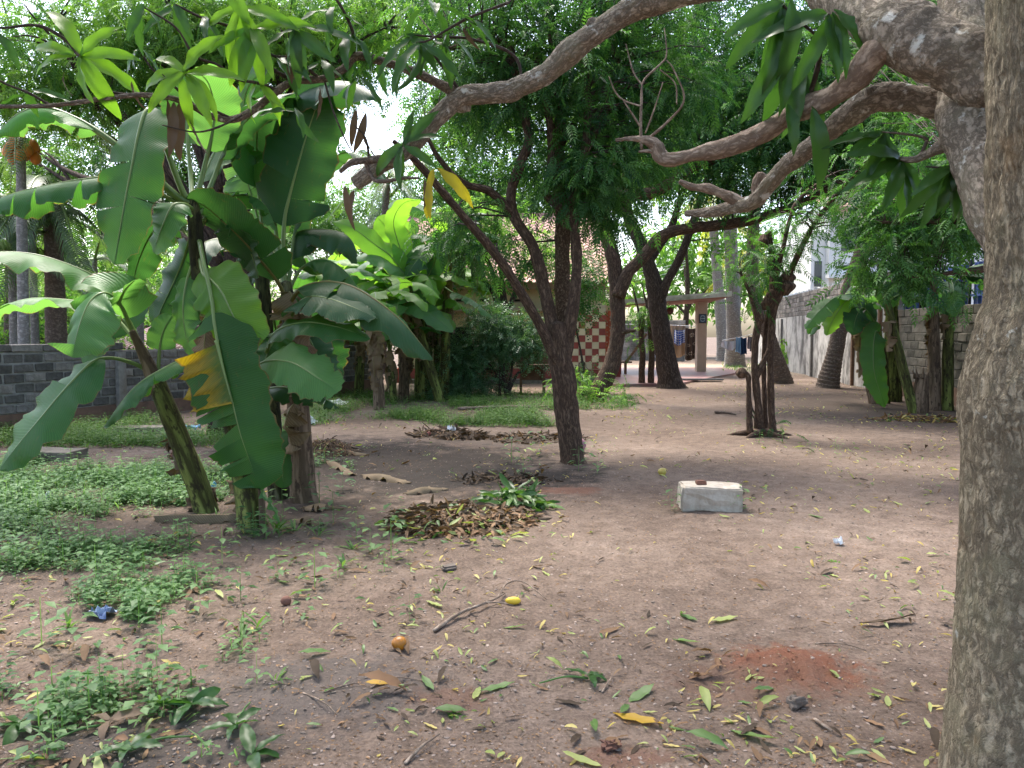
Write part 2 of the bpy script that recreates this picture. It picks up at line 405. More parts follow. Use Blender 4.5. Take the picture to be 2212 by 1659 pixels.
M['l_green'] = leaf_mat('fallen_green', (.055, .135, .03), (.15, .24, .08), .3, .42, .5)
M['l_brown'] = leaf_mat('fallen_brown', (.11, .06, .035), (.27, .165, .10), .1, .7, .25)
M['l_dark'] = leaf_mat('fallen_dark', (.035, .024, .018), (.09, .06, .042), .05, .75, .2)
M['bark_neem'] = bark_mat('neem_bark', (.050, .031, .022), (.155, .102, .070), (.27, .19, .135), 40, .22, 1.0, .03, orange=(.20, .075, .035))
M['bark_neem_dark'] = bark_mat('neem_bark_dark', (.034, .023, .018), (.10, .07, .053), (.18, .13, .10), 40, .22, 1.0, .03)
M['bark_cork'] = bark_mat('neem_bark_corky', (.055, .032, .02), (.20, .135, .085), (.36, .275, .19), 55, .5, 1.0, .03)
M['bark_mango'] = bark_mat('mango_bark', (.115, .094, .073), (.34, .285, .228), (.52, .455, .385), 60, .5, 1.0, .010, lichen=(.62, .62, .58), lich=(.60, .66), moss=(.22, .205, .14))
M['bark_mango_trunk'] = bark_mat('mango_bark_trunk', (.12, .095, .065), (.345, .285, .20), (.50, .43, .32), 52, .26, 1.0, .022, lichen=(.47, .47, .42), lich=(.68, .73), moss=(.22, .205, .13), orange=(.20, .115, .05))
M['bark_limb'] = bark_mat('mango_limb_bark', (.09, .068, .052), (.25, .195, .155), (.40, .33, .275), 70, .5, .9, .010, lichen=(.55, .54, .50), lich=(.62, .68))
M['deadwood'] = bark_mat('dead_branch_bark', (.14, .10, .075), (.34, .265, .205), (.52, .44, .36), 45, .3, .9, .008, lichen=(.5, .48, .44), lich=(.62, .7), orange=(.17, .075, .05))
M['twig'] = bark_mat('twig_bark', (.04, .03, .025), (.10, .078, .062), (.2, .165, .135), 60, .3, .6, .003)
M['palm_bark'] = bark_mat('palm_trunk', (.10, .075, .06), (.205, .16, .13), (.31, .26, .22), 14, 1.5, .6, .012)
M['palm_grey'] = bark_mat('palm_trunk_grey', (.16, .15, .14), (.30, .285, .265), (.45, .43, .41), 14, 1.5, .5, .01)
M['pseudostem'] = bark_mat('banana_stem', (.035, .03, .012), (.185, .215, .055), (.32, .33, .10), 9, .12, .4, .01, orange=(.26, .14, .05), spots=(.03, .024, .014))
M['pseudostem_tan'] = bark_mat('banana_stem_dry', (.085, .058, .036), (.235, .165, .11), (.36, .27, .19), 12, .10, .6, .01, spots=(.06, .04, .028))
M['pseudostem_dark'] = bark_mat('banana_stem_mottled', (.02, .02, .012), (.10, .105, .045), (.26, .25, .17), 9, .2, .4, .01, spots=(.015, .014, .01))
M['concrete'] = plain_mat('weathered_concrete', (.50, .445, .375), (.35, .30, .24), 16, .9, .8, .016, stain=(.33, .27, .20), stain_lo=.50, stain_hi=.72, stain_scale=9)
M['slab'] = plain_mat('old_slab', (.22, .19, .155), (.11, .10, .075), 9, .95, .6, .02)
M['brick'] = plain_mat('fired_brick', (.20, .10, .07), (.12, .06, .045), 18, .9, .5, .008)
M['block'] = plain_mat('cement_block', (.225, .21, .19), (.12, .11, .098), 14, .95, 1.0, .02, stain=(.12, .085, .06), stain_lo=.55, stain_hi=.75, stain_scale=1.6, tinted=True)
M['mortar'] = plain_mat('mortar', (.30, .285, .26), (.18, .17, .155), 12, .95, .6, .01, stain=(.15, .095, .065), stain_lo=.5, stain_hi=.75, stain_scale=1.3)
M['wall_low'] = plain_mat('damp_red_plaster', (.20, .115, .08), (.12, .075, .055), 7, .95, .5, .01)
M['plaster_r'] = plain_mat('stained_plaster', (.56, .54, .50), (.38, .36, .33), 5, .9, .3, .01, stain=(.075, .07, .065), stain_lo=.45, stain_hi=.62, stain_stretch=(1, 1, .42), stain_scale=2.0)
M['block_r'] = plain_mat('old_wall_block', (.30, .28, .25), (.17, .155, .14), 12, .95, .7, .015, stain=(.09, .085, .075), stain_lo=.45, stain_hi=.7, stain_scale=1.5, tinted=True)
M['block_dark'] = plain_mat('mossy_wall_block', (.15, .14, .115), (.075, .072, .06), 10, .95, .6, .012, stain=(.13, .085, .058), stain_lo=.5, stain_hi=.75, stain_scale=1.1, tinted=True)
M['cream'] = plain_mat('cream_wall', (.60, .47, .29), (.52, .40, .24), 3, .8, .1, .004, stain=(.34, .25, .16), stain_lo=.55, stain_hi=.85)
M['band'] = plain_mat('cream_band', (.40, .31, .22), (.30, .23, .17), 3, .85, .1, .004)
M['red_plinth'] = plain_mat('red_oxide', (.30, .07, .055), (.22, .055, .045), 4, .7, .1, .004)
M['tile_red'] = plain_mat('red_tile', (.31, .055, .04), (.25, .045, .035), 6, .35, .05, .002, spec=.5)
M['tile_cream'] = plain_mat('cream_tile', (.72, .64, .42), (.66, .58, .38), 6, .35, .05, .002, spec=.5)
M['hex_red'] = plain_mat('hex_tile', (.46, .10, .035), (.36, .07, .03), 6, .4, .05, .002, spec=.5)
M['grout'] = plain_mat('grout', (.62, .52, .38), (.52, .43, .3), 6, .85)
M['floor_red'] = plain_mat('red_oxide_floor', (.33, .17, .155), (.25, .135, .125), 2.2, .42, .08, .003, spec=.5, stain=(.22, .2, .2), stain_stretch=(1, 1, 1), stain_scale=1.2)
M['roof_tile'] = plain_mat('clay_roof_tile', (.46, .30, .24), (.27, .17, .135), 6, .85, .3, .01, tinted=True, stain=(.07, .06, .055), stain_lo=.55, stain_hi=.75, stain_stretch=(1, 1, 1), stain_scale=1.1)
M['porch_slab'] = plain_mat('mossy_slab', (.55, .54, .44), (.42, .42, .33), 4, .9, .2, .01, stain=(.12, .14, .07), stain_stretch=(1, 1, 2), stain_scale=1.2)
M['soffit'] = plain_mat('soffit_red', (.40, .22, .16), (.33, .18, .13), 4, .85)
M['pillar'] = plain_mat('pillar_plaster', (.60, .48, .36), (.53, .42, .31), 5, .75, .15, .004)
M['sign_blue'] = plain_mat('sign_blue', (.035, .10, .17), (.03, .085, .15), 6, .35, .02, .001, spec=.5)
M['sign_white'] = plain_mat('sign_pale', (.42, .55, .60), (.38, .5, .56), 6, .4)
M['black'] = plain_mat('black_metal', (.02, .02, .022), (.013, .013, .014), 10, .5)
M['dark_open'] = plain_mat('dark_opening', (.012, .010, .009), (.008, .007, .006), 6, .9)
M['cast_iron'] = plain_mat('drain_iron', (.10, .10, .105), (.06, .06, .063), 20, .6, metal=.3)
M['wood'] = plain_mat('brown_wood', (.20, .115, .065), (.11, .06, .035), 5, .7, .3, .004, stretch=(1, 1, 6))
M['white_wall'] = plain_mat('white_house_wall', (.82, .82, .80), (.76, .76, .75), 3, .8, .05)
M['pink_wall'] = plain_mat('pink_wall', (.50, .32, .26), (.43, .27, .22), 3, .8, .05)
M['glass'] = plain_mat('window_glass', (.05, .055, .06), (.04, .042, .05), 4, .12, .0, spec=.6)
M['maroon'] = plain_mat('maroon_sheet', (.17, .075, .078), (.115, .055, .058), 3, .55, .1, spec=.4, stain=(.10, .085, .075), stain_stretch=(1, 1, 1), stain_scale=1.5)
M['blue_sheet'] = plain_mat('blue_sheet', (.03, .075, .30), (.02, .05, .22), 3, .35, .05, spec=.55)
M['tin'] = plain_mat('tin_sheet', (.55, .57, .6), (.45, .46, .49), 3, .4, .05, metal=.4)
M['blue_plastic'] = plain_mat('blue_plastic', (.22, .45, .62), (.1, .28, .5), 14, .35, .4, .01, spec=.5)
M['dark_blue_plastic'] = plain_mat('dark_blue_plastic', (.03, .07, .25), (.4, .5, .6), 18, .35, .4, .01, spec=.5)
M['white_plastic'] = plain_mat('white_plastic', (.75, .76, .78), (.55, .57, .6), 18, .4, .4, .01, spec=.5)
M['pink_plastic'] = plain_mat('pink_plastic', (.42, .22, .25), (.3, .15, .18), 12, .5, .4, .01)
M['mango_fruit'] = plain_mat('mango_skin', (.50, .42, .08), (.30, .22, .04), 16, .4, .1, .002, spec=.5)
M['mango_flesh'] = plain_mat('mango_flesh', (.55, .22, .015), (.25, .09, .01), 22, .4, .5, .006, spec=.5)
M['yellow_fruit'] = plain_mat('yellow_skin', (.72, .52, .05), (.6, .4, .04), 16, .45, .1, .002)
M['red_ball'] = plain_mat('red_ball', (.36, .09, .08), (.28, .07, .06), 10, .4)
M['king_coconut'] = plain_mat('orange_coconut', (.62, .24, .04), (.5, .19, .03), 4, .45, .05)
M['banana_fruit'] = plain_mat('green_banana', (.11, .20, .05), (.075, .15, .035), 8, .45, .05)
M['stone'] = plain_mat('pebble', (.33, .27, .225), (.18, .145, .12), 22, .9, .4, .004, tinted=True)
M['cloth_blue'] = plain_mat('blue_cloth', (.30, .50, .68), (.24, .42, .6), 3, .9, stretch=(6, 1, 1))
M['cloth_dark'] = plain_mat('dark_blue_cloth', (.03, .07, .15), (.02, .05, .11), 5, .9)
M['cloth_grey'] = plain_mat('grey_cloth', (.2, .19, .2), (.12, .1, .11), 5, .9)
M['cloth_white'] = plain_mat('white_cloth', (.72, .73, .74), (.6, .6, .62), 5, .9)
M['cloth_tan'] = plain_mat('tan_cloth', (.48, .34, .22), (.42, .29, .19), 4, .95)
M['cloth_brown'] = plain_mat('brown_cloth', (.075, .05, .035), (.06, .04, .03), 4, .95)
M['cloth_pattern'] = plain_mat('pale_pattern', (.55, .45, .33), (.5, .4, .3), 4, .95)
M['cloth_royal'] = plain_mat('royal_blue_cloth', (.03, .10, .42), (.025, .08, .35), 6, .9)
M['sheath'] = leaf_mat('dry_sheath', (.12, .08, .05), (.30, .225, .16), .1, .7, .25, ribs=300, ribamp=.4)
# ------------------------------------------------------------------ the ground
def axis(fine0, fine1, step, far, growth):
    a = list(np.arange(fine0, fine1, step)); s = step; x = a[-1]
    while x < far: s *= growth; x += s; a.append(x)
    s = step; x = fine0; pre = []
    return np.array(a)
xs = axis(0, 3.2, .035, 400, 1.035); xs = np.concatenate([-xs[:0:-1], xs])
ys = axis(1.6, 7.5, .035, 500, 1.03)
ys = np.concatenate([-np.array([400, 150, 60, 30, 12, 6, 3, 1])[:], [0, .8], ys])
XX, YY = np.meshgrid(xs, ys, indexing='ij')
ZZ = height(XX, YY)
g = G(); nx, ny = XX.shape
idx = np.arange(nx * ny).reshape(nx, ny)
g.add(np.stack([XX, YY, ZZ], -1).reshape(-1, 3), np.stack([idx[:-1, :-1], idx[1:, :-1], idx[1:, 1:], idx[:-1, 1:]], -1).reshape(-1, 4))
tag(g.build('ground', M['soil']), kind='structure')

# ------------------------------------------------------------------ block walls
def block_mesh(name, L, H, D, mat, seed):
    r = random.Random(seed); bm = bmesh.new(); bmesh.ops.create_cube(bm, size=1)
    for v in bm.verts:
        v.co = Vector((v.co.x * L + r.uniform(-.012, .012), v.co.y * D + r.uniform(-.006, .006), v.co.z * H + r.uniform(-.01, .01)))
    bmesh.ops.bevel(bm, geom=list(bm.edges), offset=.010, segments=1, affect='EDGES')
    me = bpy.data.meshes.new(name); bm.to_mesh(me); bm.free(); me.materials.append(mat)
    a = me.attributes.new('tint', 'FLOAT', 'POINT'); a.data.foreach_set('value', [r.random()] * len(me.vertices))
    return me
def lay_blocks(root, p0, p1, z0, courses, L, H, D, mat, seed, joint=.014, maxn=300, keep=lambda s, z: True, z_at=lambda s: 0):
    r = random.Random(seed); p0 = Vector(p0); p1 = Vector(p1); d = (p1 - p0); length = d.length; d.normalize()
    rot = math.atan2(d.y, d.x); nrmv = Vector((-d.y, d.x))
    meshes = [block_mesh('block', L - joint, H - joint, D, mat, seed + k) for k in range(9)]; n = 0
    for c in range(courses):
        s = -L * .5 * (c % 2)
        while s < length:
            z = z0 + (c + .5) * H
            sc = s + L / 2
            if 0 < sc < length and keep(sc, z) and n < maxn:
                o = bpy.data.objects.new('block', meshes[r.randrange(9)]); COL.objects.link(o); o.parent = root
                p = p0 + d * sc + nrmv * r.uniform(-.006, .006)
                o.location = (p.x - root.location.x, p.y - root.location.y, z - root.location.z)
                o.rotation_euler = (r.uniform(-.006, .006), r.uniform(-.006, .006) + (math.pi if r.random() < .5 else 0), rot + r.uniform(-.008, .008)); n += 1
            s += L
def wall_core(root, name, p0, p1, z0, z1, D, mat):
    p0 = np.array(p0); p1 = np.array(p1); d = p1 - p0; L = np.hypot(*d); d = d / L; rot = np.array([[d[0], -d[1], 0], [d[1], d[0], 0], [0, 0, 1]])
    c = (p0 + p1) / 2
    g = G().box((c[0], c[1], (z0 + z1) / 2), (L, D, z1 - z0), rot); return attach(g.build(name, mat, smooth=False), root)
# low grey wall at the left
A0, A1 = (-9.3, 8.0), (-3.9, 21.0)
lw = thing('garden_wall', 'low grey cement block wall with reddish damp foot, behind the leaning banana plant', 'wall', (A0[0], A0[1], 0))
wall_core(lw, 'mortar_core', A0, A1, -.1, 1.235, .165, M['mortar'])
lay_blocks(lw, A0, A1, .28, 6, .335, .157, .2, M['block'], 3, maxn=260, joint=.03)
foot = wall_core(lw, 'plaster_foot', A0, A1, -.05, .285, .19, M['wall_low'])
# coping blocks on the near stretch only
dA = np.array(A1) - np.array(A0); LA = np.hypot(*dA); dA = dA / LA
B1 = np.array(A0) + dA * 6.0
lay_blocks(lw, A0, tuple(B1), 1.235, 1, .5, .13, .21, M['block'], 8, joint=.01)
for s in (5.9, 9.2):                                  # buttress posts on the garden side
    p = np.array(A0) + dA * s; nv = np.array((dA[1], -dA[0])) * .12
    gg = G().box((p[0] + nv[0], p[1] + nv[1], .6), (.16, .12, 1.2), np.array([[dA[0], -dA[1], 0], [dA[1], dA[0], 0], [0, 0, 1]]))
    attach(gg.build('post', M['mortar'], smooth=False), lw)

# tall wall at the right: mossy block stretch, then plastered stretch with blocks laid on top
R0, RM, R1 = (9.0, 9.5), (9.75, 19.2), (12.9, 40.0)
rw = thing('mossy_block_wall', 'dark mossy block wall behind the banana stems, blue sheeting above it', 'wall', (R0[0], R0[1], 0))
wall_core(rw, 'mortar_core', R0, RM, -.1, 2.13, .16, M['block_dark'])
lay_blocks(rw, R0, RM, .38, 9, .40, .195, .18, M['block_dark'], 21, maxn=300, joint=.02)
wall_core(rw, 'plaster_foot', R0, RM, -.05, .385, .2, M['wall_low'])
pw = thing('plastered_wall', 'high stained whitewashed wall topped with grey blocks beyond the leaning palm', 'wall', (RM[0], RM[1], 0))
wall_core(pw, 'plaster', RM, R1, -.1, 2.25, .2, M['plaster_r'])
wall_core(pw, 'mortar_core', RM, R1, 2.25, 3.14, .14, M['mortar'])
lay_blocks(pw, RM, R1, 2.25, 5, .40, .18, .18, M['block_r'], 31, maxn=270, joint=.024)
dR = np.array(R1) - np.array(RM); LR = np.hypot(*dR); dR = dR / LR
ROTR = np.array([[dR[0], -dR[1], 0], [dR[1], dR[0], 0], [0, 0, 1]])
for s in (1.0, 3.4, 8.5, 14.0):
    p = np.array(RM) + dR * s + np.array((-dR[1], dR[0])) * .13
    attach(G().box((p[0], p[1], 1.1), (.13, .1, 2.2), ROTR).build('post', M['wood' if s < 7 else 'mortar'], smooth=False), pw)
g = G()
for k in range(60):                                   # broken-glass topping
    s = k * .33 + .1
    p = np.array(RM) + dR * s; g.box((p[0], p[1], 3.16), (.12, .05, .09), ROTR, jit=.03)
attach(g.build('glass_topping', M['tin'], smooth=False), pw)

# blue sheet fence of the neighbour, above the mossy wall
dN = np.array(RM) - np.array(R0); dN = dN / np.hypot(*dN); nN = np.array((dN[1], -dN[0]))
ROTN = np.array([[dN[0], -dN[1], 0], [dN[1], dN[0], 0], [0, 0, 1]])
bf = thing('sheet_fence', 'dark blue metal sheet fence on black posts rising behind the mossy wall', 'fence', (R0[0] + .4, R0[1], 0))
for k in range(9):
    p = np.array(R0) + dN * (.6 + k * 1.15) + nN * .35
    g = G(); prof = []
    for i in range(24):
        prof.append((i / 23 * 1.13 - .565, .02 * (1 if (i % 6) < 3 else -1)))
    V = []; 
    for (a, b) in prof:
        for z in (2.0, 3.05): V.append(ROTN @ np.array((a, b, 0)) + (p[0], p[1], z))
    g.add(V, np.array([(2 * i, 2 * i + 2, 2 * i + 3, 2 * i + 1) for i in range(23)]))
    attach(g.build('sheet_panel', M['blue_sheet'], smooth=False), bf)
    g = G(); g.box((p[0] - dN[0] * .57 - nN[0] * .06, p[1] - dN[1] * .57 - nN[1] * .06, 1.55), (.05, .05, 3.1), ROTN)
    attach(g.build('post', M['black'], smooth=False), bf)
for z in (2.35, 2.75):
    c = (np.array(R0) + np.array(RM)) / 2 + nN * .30
    attach(G().box((c[0], c[1], z), (9.7, .03, .05), ROTN).build('rail', M['blue_sheet'], smooth=False), bf)

# ------------------------------------------------------------------ the tiled house
HY = 24.0
hs = thing('tiled_house', 'cream single-storey house with clay tile roof and red plinth behind the trees', 'house', (-1, HY, 0))
def hb(name, x0, x1, y0, y1, z0, z1, mat, smooth=False):
    return attach(G().box(((x0 + x1) / 2, (y0 + y1) / 2, (z0 + z1) / 2), (x1 - x0, y1 - y0, z1 - z0)).build(name, M[mat], smooth=smooth), hs)
hb('wall', -3.6, 1.78, HY, HY + 5, .45, 3.05, 'cream')
hb('plinth', -3.65, 1.80, HY - .04, HY + 5, -.1, .45, 'red_plinth')
hb('step', -3.4, 2.6, HY - .55, HY - .05, -.1, .13, 'slab')
hb('eave_band', -3.7, 2.9, HY - .30, HY - .02, 2.93, 3.13, 'band')
hb('sunshade', -3.2, 1.5, HY - .32, HY - .01, 2.26, 2.34, 'band')
for x in (-1.62, -.88, .2):
    v = hb('ventilator', x - .19, x + .19, HY - .012, HY + .02, 2.52, 2.66, 'band')
    o = G().box((x, HY - .016, 2.59), (.28, .012, .075)).build('opening', M['dark_open'], smooth=False); attach(o, hs)
hb('door', -2.05, -1.3, HY - .02, HY + .1, .48, 1.75, 'dark_open'); hb('window', -.6, .3, HY - .02, HY + .1, .95, 1.9, 'dark_open')
for x in (-.62, -.3, 0, .29): hb('window_bar', x, x + .03, HY - .05, HY - .025, .95, 1.9, 'wood')
# clay roof: overlapping rows of ribbed tiles as real relief
def tile_roof(x0, x1, ye, ze, yr, zr, rows, cols):
    g = G(); n = cols * 6
    for r in range(rows):
        t0, t1 = r / rows, (r + 1.12) / rows
        a = np.linspace(x0, x1, n + 1); ph = (np.arange(n + 1) % 6)
        zz = np.array([0, .035, .05, .035, 0, -.012])[ph]
        V = []; 
        for (t, dz) in ((t0, .035), (t1, 0.0)):
            V.append(np.stack([a, np.full(n + 1, ye + (yr - ye) * t), ze + (zr - ze) * t + dz + zz], -1))
        V.append(V[0] + (0, .0, -.03))
        V = np.concatenate(V); i = np.arange(n)
        f = np.concatenate([np.stack([i, i + 1, i + n + 2, i + n + 1], -1), np.stack([i + 2 * (n + 1), i + 1 + 2 * (n + 1), i + 1, i], -1)])
        tint = np.tile(np.repeat(rng.random(cols + 1), 6)[:n + 1], 3); g.add(V, f, tint)
    return g
g = tile_roof(-4.0, 3.2, HY - .55, 3.10, HY + 4.6, 5.9, 22, 29)
r_ = attach(g.build('roof', M['roof_tile'], smooth=False), hs)
g = tile_roof(-4.0, 3.2, HY + 9.7, 3.10, HY + 4.6, 5.9, 22, 29); attach(g.build('roof', M['roof_tile'], smooth=False), hs)
hb('ridge', -4.02, 3.22, HY + 4.48, HY + 4.72, 5.86, 6.02, 'roof_tile')
# gable end
g = G(); g.add([(2.9, HY - .2, 3.1), (2.9, HY + 9.3, 3.1), (2.9, HY + 4.6, 5.75), (2.98, HY - .2, 3.1), (2.98, HY + 9.3, 3.1), (2.98, HY + 4.6, 5.75)], [np.array([(0, 1, 2), (3, 5, 4)])])
attach(g.build('gable', M['cream'], smooth=False), hs)
# checker tiled panel
cx0, ty = 1.86, HY - .12
hb('checker_wall', cx0 - .05, 2.93, ty + .02, ty + .35, .42, 2.92, 'grout'); hb('checker_plinth', cx0 - .06, 2.95, ty - .01, ty + .36, -.1, .42, 'red_plinth')
TS = .212
tm = {}
for key in ('tile_red', 'tile_cream'):
    gg = G().box((0, 0, 0), (TS - .012, .012, TS - .012)); ob = gg.build('tile', M[key], smooth=False); tm[key] = ob.data; bpy.data.objects.remove(ob)
for i in range(5):
    for j in range(9):
        o = bpy.data.objects.new('tile', tm['tile_red' if (i + j) % 2 else 'tile_cream']); COL.objects.link(o); o.parent = hs
        o.location = (cx0 + .02 + TS * (i + .5) - hs.location.x, ty + .012 - hs.location.y, .435 + TS * (j + .5))
for k in range(7): hb('louvre', 2.2, 3.15, ty - .06, ty - .02, 2.58 + k * .062, 2.625 + k * .062, 'band')
# hexagon tiled pillar
px, py = 3.22, 26.0
hb('hex_pillar', px - .26, px + .42, py + .02, py + .5, .55, 2.35, 'grout'); hb('hex_pillar_base', px - .32, px + .50, py - .02, py + .56, -.1, .56, 'red_plinth')
hb('hex_pillar_head', px - .36, px + .50, py - .02, py + .56, 2.33, 2.62, 'cream')
hr = .115
bm = bmesh.new(); bmesh.ops.create_circle(bm, cap_ends=True, segments=6, radius=hr - .008)
r = bmesh.ops.extrude_face_region(bm, geom=list(bm.faces)); bmesh.ops.translate(bm, vec=(0, 0, .014), verts=[v for v in r['geom'] if isinstance(v, bmesh.types.BMVert)])
bmesh.ops.rotate(bm, cent=(0, 0, 0), matrix=Matrix.Rotation(math.pi / 2, 3, 'X'), verts=bm.verts); bmesh.ops.rotate(bm, cent=(0, 0, 0), matrix=Matrix.Rotation(math.pi / 6, 3, 'Y'), verts=bm.verts)
hexm = bpy.data.meshes.new('hex_tile'); bm.to_mesh(hexm); bm.free(); hexm.materials.append(M['hex_red'])
for j in range(10):
    for i in range(4):
        x = px - .17 + i * hr * 1.732 + (hr * .866 if j % 2 else 0); z = .68 + j * hr * 1.5
        if x > px + .38: continue
        o = bpy.data.objects.new('hex_tile', hexm); COL.objects.link(o); o.parent = hs; o.location = (x - hs.location.x, py + .014 - hs.location.y, z)

# ------------------------------------------------------------------ the car porch
po = thing('car_porch', 'flat-roofed porch on a single tan pillar with red oxide floor', 'porch', (6, 30, 0))
def prism(name, poly, mat, root, smooth=False):
    n = len(poly); g = G(); V = [p[:3] for p in poly] + [(p[0], p[1], p[3]) for p in poly]
    fl = [np.array([list(range(n - 1, -1, -1))]), np.array([list(range(n, 2 * n))]), np.array([(i, (i + 1) % n, n + (i + 1) % n, n + i) for i in range(n)])]
    return attach(g.add(V, fl).build(name, mat, smooth=smooth), root)
fl_, fr_ = at(1270, 664, 28.6), at(1581, 640, 26.6)
bl_, br_ = fl_ + (-.2, 4.6, .08), fr_ + (.5, 4.6, 0)
poly = [(p[0], p[1], p[2], p[2] + .19) for p in (fl_, fr_, br_, bl_)]
prism('roof_slab', poly, M['porch_slab'], po)
inn = [(p[0], p[1], p[2] - .035, p[2] - .002) for p in (fl_ + (.1, .12, 0), fr_ + (-.12, .12, 0), br_ + (-.12, -.1, 0), bl_ + (.1, -.1, 0))]
prism('soffit', inn, M['soffit'], po)
P0 = gnd(1513, 806); P0[2] = 0
zt = 2.80
for nm, s, z0, z1 in (('pillar', .36, .05, 1.95), ('pillar_top', .39, 1.95, zt)):
    attach(G().box((P0[0], P0[1], (z0 + z1) / 2), (s, s, z1 - z0)).build(nm, M['pillar'], smooth=False), po)
f1, f2, f3, f4, f5 = gnd(1275, 836), gnd(1470, 832), gnd(1600, 807), gnd(1560, 797), gnd(1300, 797)
prism('porch_floor', [(p[0], p[1], -.05, .07) for p in (f1, f2, f3, f4, f5)], M['floor_red'], po)
# framed plate on the pillar
sg = thing('name_plate', 'small blue framed plate with pale lettering fixed on the tan porch pillar', 'sign', (P0[0], P0[1] - .215, 2.15))
def sgb(name, x0, x1, z0, z1, dy, mat):
    return attach(G().box((P0[0] + (x0 + x1) / 2, P0[1] - .215 - dy, 2.15 + (z0 + z1) / 2), (x1 - x0, .014, z1 - z0)).build(name, M[mat], smooth=False), sg)
sgb('plate', -.12, .12, -.155, .155, 0, 'sign_blue')
for a in ((-.14, -.118, -.175, .175), (.118, .14, -.175, .175), (-.118, .118, .153, .175), (-.118, .118, -.175, -.153)): sgb('frame', *a, .006, 'black')
def arc_mark(name, r0, r1, a0, a1, cz, sx):
    g = G(); n = 14; a = np.linspace(a0, a1, n)
    V = np.concatenate([np.stack([np.cos(a) * r * sx + P0[0], np.full(n, P0[1] - .232), np.sin(a) * r + 2.15 + cz], -1) for r in (r0, r1)])
    i = np.arange(n - 1); g.add(V, np.stack([i, i + 1, i + 1 + n, i + n], -1)); return attach(g.build(name, M['sign_white'], smooth=False), sg)
arc_mark('upper_arc', .075, .105, .5, math.pi - .5, .02, 1.0); arc_mark('lower_arc', .075, .105, math.pi + .5, 2 * math.pi - .5, -.02, 1.0)
for k in range(5): sgb('lettering', -.078 + k * .032, -.056 + k * .032, -.022, .022, .012, 'sign_white')
for s in (-1, 1): sgb('side_mark', s * .086 - .01, s * .086 + .01, -.05, .05, .012, 'sign_white')
# drain grating in front of the porch
for gi, (uu, lab) in enumerate(((1494, 'black iron drain grating set at the porch floor edge, end by the dark trunk'), (1537, 'black iron drain grating set at the porch floor edge, end by the pillar'))):
    pg = gnd(uu, 826); gr = thing('drain_grating', lab, 'grating', (pg[0], pg[1], .0), 'drain gratings')
    Lg = .64
    for yy in (-.22, .22): attach(G().box((pg[0], pg[1] + yy, .095), (Lg, .03, .04)).build('frame', M['cast_iron'], smooth=False), gr)
    for k in range(14): attach(G().box((pg[0] - Lg / 2 + .03 + k * (Lg - .06) / 13, pg[1], .10), (.022, .42, .03)).build('bar', M['cast_iron'], smooth=False), gr)
    attach(G().box((pg[0], pg[1], .076), (Lg - .02, .42, .006)).build('pit', M['dark_open'], smooth=False), gr)

# ------------------------------------------------------------------ far buildings
wh = thing('white_house', 'bright white two-storey house with clay tile roof beyond the right wall', 'house', (20, 44, 0))
def wb(name, x0, x1, y0, y1, z0, z1, mat): return attach(G().box(((x0 + x1) / 2, (y0 + y1) / 2, (z0 + z1) / 2), (x1 - x0, y1 - y0, z1 - z0)).build(name, M[mat], smooth=False), wh)
wb('wall', 17.4, 27, 42, 50, 0, 8.6, 'white_wall'); wb('side_wall', 16.6, 17.4, 42.5, 49, 0, 7.2, 'white_wall')
for x in (18.5, 20.6, 23.0): 
    wb('window', x - .45, x + .45, 41.96, 42.1, 6.1, 7.5, 'glass'); wb('window_frame', x - .52, x + .52, 41.98, 42.05, 6.02, 6.1, 'white_wall')
wb('ledge', 17.2, 27.2, 41.5, 42, 4.6, 4.8, 'white_wall')
wb('window', 16.8, 17.2, 42.46, 42.6, 4.2, 5.6, 'glass')
g = tile_roof(16.4, 27.6, 41.0, 8.3, 46, 10.8, 16, 40); attach(g.build('roof', M['roof_tile'], smooth=False), wh)
ms = thing('maroon_roof_shed', 'shed with maroon corrugated roof behind the low grey wall', 'shed', (-8.6, 19.5, 0))
def corrugated(c00, c10, c01, n, amp):
    c00, c10, c01 = map(lambda q: np.array(q, float), (c00, c10, c01)); ex = c10 - c00; ey = c01 - c00; nv = nrm(np.cross(ex, ey))
    a = np.linspace(0, 1, n * 4 + 1); off = amp * np.sin(np.arange(n * 4 + 1) * math.pi / 2)
    V = np.concatenate([c00 + a[:, None] * ex + off[:, None] * nv + ey * k for k in (0, 1)]); m = len(a); i = np.arange(m - 1)
    return G().add(V, np.stack([i, i + 1, i + 1 + m, i + m], -1))
q0, q1, q2 = at(215, 752, 17.5), at(470, 752, 18.5), at(420, 668, 23)
attach(corrugated(q0, q1, q2, 26, .03).build('roof', M['maroon']), ms)
attach(G().box((q0[0] * .5 + q1[0] * .5 + .5, 21.0, .55), (3.4, 3.6, 1.1)).build('wall', M['mortar'], smooth=False), ms)
# grey rubble wall far behind the porch
bw = thing('rubble_wall', 'pale rubble stone wall behind the clothesline beyond the porch', 'wall', (6, 45, 0))
pA, pB = at(1250, 730, 46), at(1480, 730, 44)
lay_blocks(bw, (pA[0], pA[1]), (pB[0], pB[1]), 0, 9, .42, .26, .2, M['block_r'], 51, joint=.02, maxn=150)
wall_core(bw, 'mortar_core', (pA[0], pA[1]), (pB[0], pB[1]), -.1, 2.36, .16, M['mortar'])
